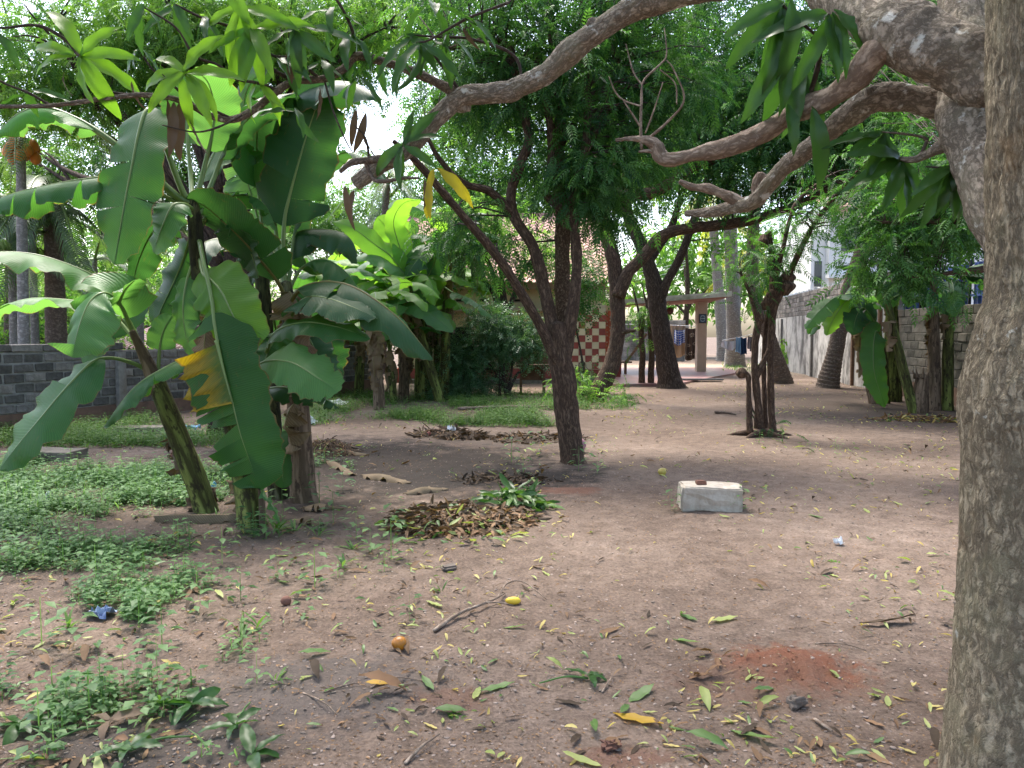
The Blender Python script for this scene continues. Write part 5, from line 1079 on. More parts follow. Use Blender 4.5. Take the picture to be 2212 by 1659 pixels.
# right-hand clump at the mossy wall
RG = 'bananas along the right wall'
dk = ('banana_deep', 'banana', 'banana_deep')
banana_plant('brown dry-stemmed banana plant beside the ringed palm trunk', gnd(1888, 872), 2.0, (-.45, .1), 7, 41, 1.5, .5, mats=('banana', 'banana_light', 'banana_deep'), smat='pseudostem_tan', r=.12, dead=3, group=RG)
banana_plant('fat yellow-green banana stem with dark foot at the mossy wall', gnd(1928, 868), 2.5, (-.1, 0), 6, 43, 1.6, .5, mats=dk, r=.2, dead=2, group=RG)
banana_plant('slim spotted banana plant leaning left in front of the mossy wall', gnd(1972, 892), 2.3, (-.55, .1), 5, 45, 1.4, .48, mats=dk, r=.10, dead=1, group=RG)
banana_plant('tan banana stem standing twinned with a green one, its dry side outward', gnd(2018, 886), 2.7, (-.05, .1), 6, 47, 1.5, .5, mats=dk, smat='pseudostem_tan', r=.13, dead=2, group=RG)
banana_plant('green banana stem twinned with the tan one by the mossy wall', gnd(2046, 886), 2.6, (.0, .1), 6, 49, 1.5, .5, mats=dk, r=.12, dead=3, group=RG)
hl = thing('banana_plant', 'low banana sucker whose long green leaf hangs down to the soil', 'banana plant', base_of(1918, 872), RG)
stem(hl, np.array([np.array(base_of(1918, 872)) - (0, 0, .05), at(1912, 780, 16.2), at(1900, 715, 16.2)]), (.06, .05, .035))
banana_leaf(hl, S((1905, 740, 16.1), (1893, 715, 15.9), (1887, 745, 15.8), (1888, 800, 15.7), (1900, 845, 15.7), (1912, 880, 15.7)), .5, .12, 14, .1, 401, 'banana', face=(-.2, -.95, .1), wave=.03)
banana_leaf(hl, S((1900, 715, 16.1), (1880, 680, 15.9), (1862, 665, 15.8), (1848, 690, 15.8), (1842, 725, 15.8)), .62, .15, 16, .1, 402, 'banana_deep', face=(-.2, -.9, .25), wave=.03)
banana_leaf(hl, S((1890, 690, 16), (1850, 640, 15.9), (1806, 642, 15.8), (1770, 672, 15.7), (1738, 712, 15.7)), .5, .3, 24, .4, 403, 'banana_light', face=(-.2, -.6, .75), wave=.02)
banana_leaf(hl, S((1890, 690, 16), (1860, 640, 16), (1828, 650, 15.9), (1800, 690, 15.9), (1785, 725, 15.9)), .42, .3, 24, .2, 404, 'banana_bright', face=(-.2, -.7, .5), wave=.02)
sp = thing('banana_stump', 'short broken brown banana stump between the leaning and tan stems', 'stump', base_of(1987, 892), None)
b = np.array(base_of(1987, 892)); stem(sp, np.array([b - (0, 0, .05), b + (0, 0, .3), b + (.03, 0, .72)]), (.17, .14, .12), 'pseudostem_tan')
for k in range(7):
    a = k * .9; g = G(); c = b + np.array((math.cos(a) * .11, math.sin(a) * .11, .66)); tube(g, np.array([c, c + (math.cos(a) * .02, 0, .1), c + (math.cos(a) * .05, math.sin(a) * .05, .16 + .05 * (k % 3))]), (.03, .02, .004), 5, 6); attach(g.build('splinter', M['pseudostem_tan']), sp)
# ------------------------------------------------------------------ the near mango tree
MT = thing('mango_tree', 'big rough-barked mango tree with lichen spots and low limbs reaching across the yard', 'tree', (1.72, 2.45, hz(1.72, 2.45)))
def limb(name, P, R, mat, seg=20, n=60, amp=.10, freq=9, seed=1, root=MT, rough=None):
    g = G(); Q = tube(g, P, R, seg, n, amp, freq, seed, rough=rough); o = attach(g.build(name, M[mat]), root); return Q
P = S((2240, 1790, 2.45), (2225, 1720, 2.45), (2212, 1640, 2.45), (2222, 1400, 2.45), (2226, 1200, 2.45), (2232, 1000, 2.45), (2232, 880, 2.45), (2232, 820, 2.45), (2236, 720, 2.45), (2240, 640, 2.45), (2236, 520, 2.45), (2232, 430, 2.45), (2231, 200, 2.45), (2230, 0, 2.46), (2228, -300, 2.5), (2200, -800, 2.6))
limb('trunk', P, (.33, .28, .245, .222, .205, .205, .212, .205, .175, .15, .135, .13, .124, .124, .12, .10), 'bark_mango_trunk', 170, 560, .035, 5, 3, rough=(.007, 40, .25))
limb('limb', S((2225, 600, 2.5), (2195, 500, 2.52), (2160, 400, 2.6), (2126, 300, 2.75), (2100, 220, 2.9), (2088, 100, 3.05), (2086, -50, 3.2), (2080, -300, 3.5)), (.09, .105, .12, .125, .12, .105, .095, .07), 'bark_mango', 90, 200, .10, 8, 5, rough=(.005, 40, .45))
limb('limb', S((2130, 290, 2.8), (2085, 215, 2.95), (2020, 222, 3.0), (1950, 213, 3.05), (1885, 216, 3.1), (1825, 256, 3.2), (1760, 312, 3.35), (1700, 356, 3.5), (1662, 400, 3.6), (1628, 436, 3.7), (1560, 454, 3.9), (1525, 458, 4), (1482, 462, 4.1)), (.10, .085, .058, .053, .05, .046, .042, .038, .037, .036, .03, .022, .014), 'bark_mango', 44, 300, .18, 9, 7, rough=(.004, 40, .5))
limb('branch_stub', S((1606, 444, 3.78), (1575, 425, 3.8), (1530, 408, 3.85), (1495, 404, 3.9), (1468, 392, 3.9)), (.03, .028, .024, .02, .012), 'deadwood', 14, 30, .2, 16, 8)
limb('branch_stub', S((1640, 430, 3.7), (1638, 395, 3.68), (1645, 375, 3.66)), (.03, .035, .025), 'deadwood', 12, 16, .4, 20, 9)
limb('branch_stub', S((1890, 222, 3.1), (1882, 200, 3.08), (1880, 192, 3.08)), (.036, .032, .022), 'bark_mango', 12, 12, .4, 20, 10)
limb('branch_stub', S((2090, 320, 2.85), (2045, 312, 2.85), (2010, 330, 2.9), (1975, 345, 2.95), (1940, 342, 3.0)), (.03, .026, .02, .013, .006), 'bark_mango', 12, 30, .2, 20, 11)
limb('branch_stub', S((1985, 342, 2.95), (2000, 310, 2.95), (1998, 298, 2.95), (1960, 290, 2.95), (1905, 285, 3)), (.008, .007, .006, .005, .003), 'bark_limb', 8, 16, .1, 20, 12)
BIG = limb('limb', S((2260, 235, 2.66), (2180, 178, 2.68), (2100, 137, 2.72), (2000, 92, 2.80), (1910, 45, 2.9), (1830, -5, 3.1), (1720, -50, 3.4), (1570, -38, 3.7), (1440, -8, 3.9), (1360, 22, 4.0), (1290, 68, 4.05), (1230, 112, 4.1), (1180, 160, 4.15), (1120, 190, 4.2), (1060, 204, 4.2), (1000, 212, 4.2), (950, 250, 4.2), (905, 298, 4.2), (860, 338, 4.2), (815, 360, 4.2), (768, 398, 4.2)), (.11, .118, .118, .112, .10, .088, .078, .07, .064, .060, .059, .058, .056, .054, .052, .050, .047, .044, .042, .042, .032), 'bark_mango', 60, 520, .16, 8, 13, rough=(.005, 34, .5))
limb('branch_stub', S((845, 345, 4.2), (800, 345, 4.15), (760, 352, 4.1), (735, 372, 4.1)), (.03, .022, .018, .012), 'bark_limb', 12, 20, .3, 18, 14)
limb('branch_stub', S((790, 352, 4.18), (805, 385, 4.15), (828, 392, 4.1), (870, 385, 4.05), (905, 385, 4.0)), (.012, .011, .011, .01, .006), 'bark_limb', 9, 20, .1, 18, 15)
limb('dead_branch', S((1945, 85, 2.8), (1898, 108, 2.86), (1845, 170, 2.95), (1795, 210, 3.02), (1725, 238, 3.1), (1660, 280, 3.18), (1590, 312, 3.25), (1510, 332, 3.32), (1450, 345, 3.38), (1428, 338, 3.4), (1418, 316, 3.4), (1400, 304, 3.4), (1370, 300, 3.42), (1330, 302, 3.42)), (.052, .05, .044, .041, .038, .038, .036, .034, .033, .030, .026, .02, .013, .005), 'deadwood', 40, 260, .2, 10, 17, rough=(.004, 40, .4))
for P_, r_ in ((((1418, 330, 3.4), (1395, 326, 3.4), (1380, 328, 3.4)), (.014, .011, .006)), (((1386, 322, 3.4), (1384, 270, 3.42), (1386, 215, 3.44), (1390, 175, 3.46), (1425, 140, 3.48), (1440, 118, 3.5), (1435, 60, 3.5)), (.011, .009, .008, .007, .006, .005, .003)),
               (((1386, 230, 3.43), (1350, 218, 3.45), (1330, 200, 3.45), (1315, 165, 3.45)), (.006, .005, .005, .003)), (((1388, 185, 3.46), (1368, 155, 3.46), (1352, 95, 3.46)), (.006, .005, .003)),
               (((1402, 298, 3.4), (1440, 265, 3.38), (1478, 215, 3.36), (1455, 150, 3.36), (1440, 130, 3.36)), (.01, .008, .006, .005, .003)), (((1394, 288, 3.4), (1412, 240, 3.4), (1432, 178, 3.4)), (.006, .005, .003)), (((1384, 275, 3.42), (1365, 245, 3.4), (1345, 215, 3.4)), (.007, .006, .003)),
               (((1462, 225, 3.37), (1458, 180, 3.4), (1425, 150, 3.42)), (.005, .004, .003))):
    limb('dead_twig', S(*P_), tuple(q * .68 for q in r_), 'deadwood', 7, 22, .15, 20, 3)
# leafy side branches to the left
B1 = limb('branch', S((992, 205, 4.2), (930, 172, 4.2), (860, 143, 4.18), (800, 126, 4.15), (768, 123, 4.12), (740, 150, 4.1), (700, 170, 4.08), (640, 175, 4.05), (600, 195, 4.0), (555, 232, 3.95), (505, 258, 3.9), (455, 250, 3.85), (420, 232, 3.8), (370, 212, 3.75), (300, 205, 3.7), (220, 214, 3.65), (110, 228, 3.6), (0, 230, 3.55), (-80, 228, 3.5)), (.030, .026, .024, .022, .022, .021, .02, .019, .019, .018, .018, .016, .015, .013, .012, .011, .010, .009, .007), 'bark_limb', 14, 150, .14, 18, 19)
tw = [
 (((768, 124, 4.12), (757, 95, 4.1), (762, 70, 4.05), (740, 20, 4.0), (700, -40, 3.9)), .012), (((640, 176, 4.05), (590, 150, 4), (540, 100, 3.95), (500, 60, 3.9), (440, 40, 3.85), (380, 10, 3.8)), .011),
 (((430, 238, 3.82), (380, 190, 3.8), (330, 150, 3.78), (300, 105, 3.75)), .008), (((300, 206, 3.7), (230, 196, 3.66), (195, 160, 3.62), (172, 122, 3.6)), .008), (((172, 122, 3.6), (140, 85, 3.6), (80, 55, 3.58), (0, 60, 3.55), (-60, 40, 3.5)), .009),
 (((110, 228, 3.6), (60, 200, 3.58), (10, 180, 3.55), (-40, 150, 3.5)), .007), (((505, 258, 3.9), (440, 225, 3.8), (420, 180, 3.75), (402, 160, 3.7)), .007), (((600, 195, 4.0), (560, 180, 3.9), (510, 170, 3.8), (470, 140, 3.75), (420, 120, 3.7), (380, 60, 3.66), (310, 15, 3.6)), .009),
 (((402, 160, 3.7), (370, 175, 3.7), (350, 160, 3.7)), .004), (((690, 170, 4.08), (640, 130, 4.0), (590, 120, 3.95), (560, 95, 3.9), (520, 20, 3.85), (500, -30, 3.8)), .010), (((1000, 205, 4.2), (960, 150, 4.15), (930, 110, 4.1), (900, 90, 4.05)), .010),
 (((700, 172, 4.08), (720, 240, 4.05), (745, 300, 4.0), (762, 330, 4.0)), .006), (((530, 245, 3.92), (470, 275, 3.8), (420, 285, 3.75), (350, 270, 3.7)), .006), (((900, 310, 4.2), (880, 285, 4.1), (868, 318, 4.05)), .006), (((885, 330, 4.2), (930, 355, 4.1), (945, 365, 4.05)), .005),
 (((800, 362, 4.2), (790, 300, 4.1), (765, 270, 4.05)), .007), (((1130, 188, 4.2), (1110, 120, 4.2), (1020, 85, 4.1), (950, 80, 4.05), (880, 75, 4.0)), .010), (((1100, 5, 4.0), (1010, 40, 3.95), (930, 85, 3.9), (900, 92, 3.88)), .008), (((1160, -60, 4.0), (1100, 5, 4.0)), .009),
 (((1740, 230, 3.1), (1760, 170, 3.05), (1778, 90, 3.0), (1790, 30, 2.95)), .011), (((1778, 90, 3), (1700, 20, 2.95), (1660, -30, 2.95)), .006), (((2085, 330, 2.85), (2050, 360, 2.8), (2000, 360, 2.8)), .006),
]
for k, (p, r) in enumerate(tw): limb('twig', S(*p), (r, r * .85, r * .7, r * .45), 'twig', 8, len(p) * 7, .15, 20, k + 40)
# leaves: a few shared leaf meshes, each leaf an object of its own
def leaf_mesh(name, mat, **kw):
    tv, tf = leaf_template(14, 4, 1, .215, **kw); g = G().add(tv, tf, .5, tv); o = g.build(name, M[mat]); me = o.data; bpy.data.objects.remove(o)
    return me
shapes = [dict(curl=.9, fold=.3, wave=.16), dict(curl=.45, fold=.4, wave=.18), dict(curl=1.3, fold=.25, wave=.14), dict(curl=.7, fold=.35, wave=.2, twist=.6)]
LM = {m: [leaf_mesh('leaf', m, **s) for s in shapes] for m in ('mango', 'mango_young', 'mango_yellow', 'dead_leaf')}
def place_leaf(root, me, p, d, up, L, name='leaf', wid=1.0):
    d = nrm(np.asarray(d, float)); y = nrm(np.cross(up, d)); z = np.cross(d, y)
    o = bpy.data.objects.new(name, me); COL.objects.link(o); o.parent = root
    m = Matrix(((d[0], y[0], z[0]), (d[1], y[1], z[1]), (d[2], y[2], z[2]))).to_4x4() @ Matrix.Diagonal((L, L * wid, L, 1))
    o.matrix_basis = Matrix.Translation(Vector(p) - root.location) @ m; return o
lr = np.random.default_rng(77)
def whorl(u, v, d, n, L, mat, dirs=None, droop=.45, jitter=.35):
    p = at(u, v, d)
    for k in range(n):
        if dirs: du, dv = dirs[k % len(dirs)]; dd = np.array((du, -.25 + lr.normal(0, .25), -dv))
        else:
            a = k * 2.399 + u; dd = np.array((math.cos(a), math.sin(a) * .8, .25 - droop * lr.uniform(.3, 1.6)))
        dd = nrm(dd) + lr.normal(0, .05, 3); up = (np.array((0, -1, .45)) if dirs else np.array((0, -.5, 1))) + lr.normal(0, .28, 3)
        place_leaf(MT, LM[mat][int(lr.integers(4))], p + lr.normal(0, .008, 3), dd, up, L * lr.uniform(.8, 1.15), wid=lr.uniform(.9, 1.15))
whorl(172, 122, 3.6, 8, .31, 'mango_young', [(-1, -.55), (-1, .1), (-.25, -1), (.55, -.65), (1, -.25), (1, .25), (.55, .9), (.25, 1)])
whorl(402, 160, 3.7, 8, .27, 'mango_young', [(-1, .05), (-.8, .7), (.6, -.6), (1, -.1), (1, .55), (.2, 1), (.5, .8), (-.5, -.6)])
whorl(545, 60, 3.85, 7, .3, 'mango_young', [(-.5, -1), (-.1, 1), (.2, 1), (-.35, .9), (.6, -.2), (.5, .8), (-1, .5)])
whorl(520, 20, 3.85, 5, .3, 'mango_young', [(-.4, 1), (.1, 1), (.45, .9), (-.9, .4), (.9, .2)])
whorl(640, 60, 3.9, 6, .28, 'mango', [(.3, 1), (.8, .6), (-.4, .9), (1, 0), (-.8, .5), (.1, 1)])
for (u, v, d, n, L, m) in ((590, 120, 3.95, 6, .25, 'mango'), (760, 75, 4.05, 7, .26, 'mango'), (720, 20, 4.0, 7, .26, 'mango'), (690, 130, 4.05, 6, .24, 'mango'), (770, 170, 4.1, 5, .24, 'mango'), (640, 235, 4.0, 4, .22, 'mango'), (880, 80, 4.0, 8, .27, 'mango'), (900, 92, 3.88, 6, .30, 'mango'), (950, 85, 4.05, 5, .26, 'mango'),
                           (440, 40, 3.85, 6, .22, 'mango'), (380, 12, 3.8, 6, .22, 'mango'), (310, 15, 3.6, 5, .22, 'mango'), (300, 105, 3.75, 5, .2, 'mango'), (930, 10, 3.9, 6, .28, 'mango'), (1000, 45, 3.95, 4, .26, 'mango'), (0, 60, 3.55, 5, .22, 'mango'), (60, 200, 3.58, 4, .2, 'mango'), (560, 180, 3.9, 5, .22, 'mango_young'), (820, 110, 4.15, 5, .22, 'mango')):
    whorl(u, v, d, max(3, int(n * .75)), L * .95, m, droop=.9)
whorl(870, 315, 4.05, 7, .25, 'mango', [(.6, -.7), (.9, -.5), (-.7, .5), (.0, 1), (.9, .4), (-.2, .8), (.2, -1)])
whorl(943, 362, 4.05, 2, .30, 'mango_yellow', [(.7, .55), (-.3, 1)])
whorl(930, 385, 4.0, 1, .22, 'mango_yellow', [(-.15, 1)])
whorl(1795, 30, 2.95, 5, .30, 'mango', [(.25, 1), (.1, 1), (-.5, .9), (.6, .8), (-.9, .3)])
whorl(1700, 10, 2.95, 5, .32, 'mango', [(-.35, 1), (-.8, .8), (.1, 1), (-.15, 1), (-1, .4)])
whorl(1695, 95, 3.0, 3, .33, 'mango', [(-.45, 1), (-.12, 1), (.05, 1)])
whorl(1735, 130, 3.05, 3, .3, 'mango', [(-.25, 1), (.1, 1), (.35, .9)])
whorl(1700, 215, 3.05, 1, .22, 'mango', [(.12, 1)])
whorl(1750, 235, 3.0, 2, .32, 'mango', [(.18, 1), (.42, 1)])
whorl(2050, 360, 2.8, 8, .22, 'mango', [(-.2, 1), (.2, 1), (-.6, .8), (.5, .8), (-.9, .3), (0, 1), (-.4, 1), (.4, 1)])
whorl(1945, 342, 3.0, 7, .24, 'mango', [(-.5, .8), (-.2, 1), (.1, 1), (-.9, .4), (.4, .9), (-.7, -.2), (.2, 1)])
whorl(1905, 287, 3.0, 6, .22, 'mango', [(-.8, .4), (-.4, .9), (0, 1), (.3, 1), (-1, .1), (-.3, 1)])
for (u, v, d, L) in ((375, 220, 3.75, .3), (395, 215, 3.76, .34), (410, 225, 3.78, .3), (360, 215, 3.74, .24), (285, 175, 3.7, .16), (140, 155, 3.65, .14), (770, 235, 4.05, .24), (790, 245, 4.1, .26), (745, 400, 4.1, .28), (765, 410, 4.15, .22), (915, 385, 4.0, .18), (690, 190, 4.0, .18), (620, 110, 3.95, .18), (780, 265, 4.1, .26), (1000, 60, 4.0, .16)):
    place_leaf(MT, LM['dead_leaf'][int(lr.integers(4))], at(u, v, d), np.array((lr.normal(0, .2), lr.normal(0, .2), -1)), np.array((lr.normal(0, 1.2), -1, .2)), L * .9, 'dead_leaf', lr.uniform(.7, 1.1))

for (u, v, d, r) in ((1290, 56, 4.03, .042), (1000, 218, 4.2, .05), (1900, 70, 2.86, .05), (2105, 250, 2.86, .06)):
    c = at(u, v, d); g = G(); a = rand_dirs(1)[0] * .4 + np.array((0, -.8, .1)); tube(g, np.array([c - nrm(a) * r * .8, c, c + nrm(a) * r * .5]), (r * .9, r, r * .35), 14, 12, .5, 16, seed=int(u)); attach(g.build('knot', M['bark_mango']), MT)

# the crown spreading overhead, above the picture, that shades the yard
def whorl_template():
    V = []; Fq = []; n = 0; tv, tf = leaf_template(3, 2, .25, .06, .9, .2)
    for k in range(7):
        a = k * 2.4; e = -.25 - .12 * (k % 3); c, s_ = math.cos(a), math.sin(a)
        x = tv[:, 0] * math.cos(e) - tv[:, 2] * math.sin(e); z = tv[:, 0] * math.sin(e) + tv[:, 2] * math.cos(e)
        V.append(np.stack([z, x * c - tv[:, 1] * s_, x * s_ + tv[:, 1] * c], -1)); Fq.append(tf[0] + n); n += len(tv)
    return np.concatenate(V), [np.concatenate(Fq)]
WH = whorl_template(); ells = [((0, -1, 5.6), (5, 4, 1.1), 620), ((-3.5, 3.6, 5.6), (2.8, 2.4, .9), 300), ((3.5, 3.2, 5.4), (2.6, 2.4, .9), 280), ((5.5, -1, 5.2), (3, 4, 1.1), 330), ((0, 5.6, 6.1), (3.4, 1.6, .7), 240), ((-6, 1, 5.4), (3, 3.5, 1.1), 300), ((5.2, 5.5, 6.0), (2.4, 2.0, .8), 170)]
C = crown_pts([(np.array(c), np.array(r), n_) for c, r, n_ in ells]); C = C[C[:, 2] > 2.3 + .46 * np.maximum(C[:, 1], 0)]
d = nrm(rng.normal(size=C.shape) * .45 + np.array((0, 0, 1.0))); X, Y = frame_from(d, (0, 1, 0), .6)
g = G(); inst(g, WH[0], WH[1], C, X, Y, rng.uniform(.8, 1.25, len(C)), rng.random(len(C)), .1); attach(g.build('crown', M['mango']), MT)
fork = np.array((1.62, 2.55, 4.6)); tips = [np.array(c) for c, r, n_ in ells]
limb('limb', np.array([(1.68, 2.5, 3.0), (1.62, 2.55, 4.0), (1.4, 2.4, 5.0), (1.0, 1.6, 6.0)]), (.11, .10, .08, .04), 'bark_mango', 16, 30)
anch = []
for k, c in enumerate(tips):
    Q = limb('limb', np.array([fork + (0, 0, -.3), fork * .6 + c * .4 + (0, 0, .25), fork * .2 + c * .8, c + (0, 0, .2)]), (.075, .06, .04, .02), 'bark_mango', 12, 30, seed=60 + k); anch.append(Q)
g = G(); twigs_to(g, C[::5], np.concatenate(anch), .012); attach(g.build('twig_mass', M['twig']), MT)['kind'] = 'stuff'
# ------------------------------------------------------------------ things on the ground
cb = thing('concrete_block', 'chipped whitish concrete block lying on the bare soil', 'concrete block', base_of(1538, 1112))
bm = bmesh.new(); bmesh.ops.create_cube(bm, size=1)
for v in bm.verts: v.co = Vector((v.co.x * .50 + (.015 if v.co.z > 0 and v.co.x > 0 else 0), v.co.y * .26, v.co.z * .215))
bmesh.ops.bevel(bm, geom=list(bm.edges), offset=.014, segments=2, affect='EDGES'); bmesh.ops.subdivide_edges(bm, edges=list(bm.edges), cuts=3, use_grid_fill=True)
for v in bm.verts:
    v.co += v.co.normalized() * .03 * float(fbm(np.array([v.co[:]]), 14, 3, 3)[0])
me = bpy.data.meshes.new('body'); bm.to_mesh(me); bm.free(); me.materials.append(M['concrete'])
o = bpy.data.objects.new('body', me); COL.objects.link(o); o.parent = cb; o.location = (0, .13, .10); cb.rotation_euler = (.0, .03, -.06)
def chunk(name, label, cat, p, size, mat, rot=0, seed=0, amp=.15, bev=.006, group=None):
    bm = bmesh.new(); bmesh.ops.create_cube(bm, size=1)
    for v in bm.verts: v.co = Vector((v.co.x * size[0], v.co.y * size[1], v.co.z * size[2]))
    bmesh.ops.bevel(bm, geom=list(bm.edges), offset=bev, segments=2, affect='EDGES'); bmesh.ops.subdivide_edges(bm, edges=list(bm.edges), cuts=2, use_grid_fill=True)
    for v in bm.verts: v.co += v.co.normalized() * min(size) * amp * float(fbm(np.array([v.co[:]]) + seed, 3 / max(size), seed, 2)[0])
    me = bpy.data.meshes.new(name); bm.to_mesh(me); bm.free(); me.materials.append(M[mat])
    o = bpy.data.objects.new(name, me); COL.objects.link(o); o.location = (p[0], p[1], p[2] + size[2] * .45); o.rotation_euler = (0, 0, rot); return tag(o, label, cat, group)
pb = np.array(base_of(1538, 1112))
chunk('brick', 'small dark brown brick piece resting on the whitish concrete block', 'brick', pb + (-.065, .13, .205), (.085, .06, .04), 'brick', .1, 3)
chunk('stone_slab', 'old mossy concrete slab lying in the grass at the wall foot', 'slab', np.array(base_of(308, 935)), (.75, .35, .09), 'slab', .12, 5, .1)
chunk('stone_slab', 'broken brown slab stacked low beside the big drooping banana leaf', 'slab', np.array(base_of(118, 998)), (.62, .4, .12), 'slab', -.1, 7, .2)
chunk('rock', 'brown angular stone behind the leaning banana stem', 'stone', np.array(base_of(375, 1000)), (.12, .1, .09), 'brick', .4, 8, .4, .02)
chunk('rock', 'grey stone at the rim of the red ant mound', 'stone', np.array(base_of(1720, 1530)), (.07, .06, .045), 'stone', .4, 9, .4, .012)
chunk('rock', 'brown pebble stone on open soil close to the mango trunk', 'stone', np.array(base_of(2078, 1305)), (.09, .06, .035), 'stone', .2, 10, .4, .012)
chunk('rock', 'reddish clod beside the crumbly red soil in the foreground', 'stone', np.array(base_of(1320, 1620)), (.065, .05, .035), 'brick', .2, 12, .5, .012)
chunk('rock', 'small pale stone near the blackened ash patch', 'stone', np.array(base_of(970, 1240)), (.10, .07, .03), 'stone', .5, 13, .4, .012)
def ball(name, label, cat, p, r, sx, mat, seed=0, group=None, stalk=True):
    g = G(); a = np.linspace(-1, 1, 12); P = np.stack([a * r * sx, a * 0, a * 0], -1); R = r * np.sqrt(np.clip(1 - a ** 2, .0004, 1)) * (1 + .12 * a)
    tube(g, P + np.array(p) + (0, 0, r * .95), R, 14, 14, .05, 8, seed); o = g.build(name, M[mat], loc=p); return tag(o, label, cat, group)
ball('mango_fruit', 'fallen yellow mango on the bare path before the four-stemmed tree', 'mango', np.array(base_of(1430, 1032)), .042, 1.1, 'mango_fruit')
ball('mango_fruit', 'half-eaten orange mango with its flesh showing, lying in the foreground', 'mango', np.array(base_of(862, 1408)), .032, 1.15, 'mango_flesh', 4)
ball('mango_fruit', 'small brown fruit rotting in the weeds', 'mango', np.array(base_of(618, 1312)), .028, 1.1, 'brick', 5)
ball('yellow_fruit', 'bright yellow curved fruit beside the forked stick', 'fruit', np.array(base_of(1108, 1312)), .022, 2.0, 'yellow_fruit', 5)
ball('red_ball', 'tiny red ball by the trash heap', 'ball', np.array(base_of(926, 945)), .035, 1.0, 'red_ball')
def scrap(name, label, cat, p, size, mat, seed, h=.04, group=None):
    r = np.random.default_rng(seed); n = 9; a = np.linspace(-1, 1, n); X, Y = np.meshgrid(a, a, indexing='ij')
    P = np.stack([X, Y, X * 0], -1); Z = np.abs(fbm(P, 1.6, seed, 3)) * h * 1.4 + .012; V = np.stack([X * size[0] / 2 * (1 + .2 * vnoise(P, 2, seed)), Y * size[1] / 2 * (1 + .25 * vnoise(P, 2, seed + 4)), Z], -1).reshape(-1, 3)
    i = np.arange(n * n).reshape(n, n); g = G().add(V + np.array(p), np.stack([i[:-1, :-1], i[1:, :-1], i[1:, 1:], i[:-1, 1:]], -1).reshape(-1, 4)); return tag(g.build(name, M[mat], loc=p, smooth=False), label, cat, group)
scrap('plastic_bag', 'crumpled light blue plastic bag at the wall foot beyond the leaning stem', 'bag', np.array(base_of(408, 934)), (.32, .2), 'blue_plastic', 3, .09)
scrap('plastic_bag', 'crumpled white plastic bag beside the dry tan stem', 'bag', np.array(base_of(668, 920)), (.25, .2), 'white_plastic', 4, .1)
scrap('plastic_bag', 'pale blue bag lying before the skirted banana plant', 'bag', np.array(base_of(725, 872)), (.5, .3), 'white_plastic', 14, .08)
scrap('wrapper', 'torn dark blue wrapper lying among the weeds', 'wrapper', np.array(base_of(214, 1325)), (.13, .11), 'dark_blue_plastic', 5, .035)
scrap('paper_scrap', 'small white scrap lying in the green ground cover', 'litter', np.array(base_of(93, 1092)), (.08, .09), 'white_plastic', 6, .08)
scrap('paper_scrap', 'crumpled white paper bit on the open path near the concrete block', 'litter', np.array(base_of(1811, 1172)), (.07, .05), 'white_plastic', 7, .035)
scrap('paper_scrap', 'white scrap on the trash heap', 'litter', np.array(base_of(975, 945)) + (0, 0, .08), (.12, .08), 'white_plastic', 8, .06)
ball('pink_bag', 'faded pink bag tucked behind the four-stemmed trunk', 'bag', np.array(base_of(1258, 985)) + (-.05, .22, 0), .10, 1.2, 'pink_plastic', 9)
scrap('paper_scrap', 'bluish scrap in the humus behind the leaning stem', 'litter', np.array(base_of(448, 1055)), (.16, .07), 'blue_plastic', 10, .04)
# big dry sheath and dry leaf strips lying by the bananas
dl = thing('dry_sheath', 'long curled dry banana sheath lying at the foot of the front clump', 'sheath', base_of(420, 1122))
p = path((332, 1122, 6.02), (360, 1122, 6.04), (420, 1117, 6.05), (480, 1117, 6.06), (515, 1112, 6.06)); p[:, 2] = np.clip(p[:, 2], .05, .14)
banana_leaf(dl, p, .26, .0, 70, 0, 61, 'sheath', face=(0, -.5, .85), wave=.02, n=30, wide0=.08, rpet=.006, blunt=4, rib='sheath')
dry = [((700, 985), (800, 990), 'tan dry banana leaf strip trailing from the clipping heap'), ((690, 1000), (770, 1030), 'grey dry banana strip lying on the dark humus'), ((870, 1075), (970, 1062), 'dry brown strip beside the leaf heap'), ((640, 1125), (700, 1140), 'short dry bract chip in the weeds by the sucker'), ((650, 1100), (745, 1103), 'curled dry leaf strip just in front of the dry tan stem'), ((780, 1030), (890, 1045), 'dark dry strip on the burnt soil')]
for k, (a, c, lab) in enumerate(dry):
    o = thing('dry_leaf_strip', lab, 'dry leaf', base_of(*a), 'dry strips by the bananas'); pa, pc = np.array(base_of(*a)), np.array(base_of(*c))
    banana_leaf(o, np.array([pa + (0, 0, .02), pa * .6 + pc * .4 + (0, 0, .06), pa * .3 + pc * .7 + (0, 0, .04), pc + (0, 0, .02)]), .16, .02, 60, .4, 70 + k, 'sheath', n=22, wave=.03, rpet=.006, rib='sheath')

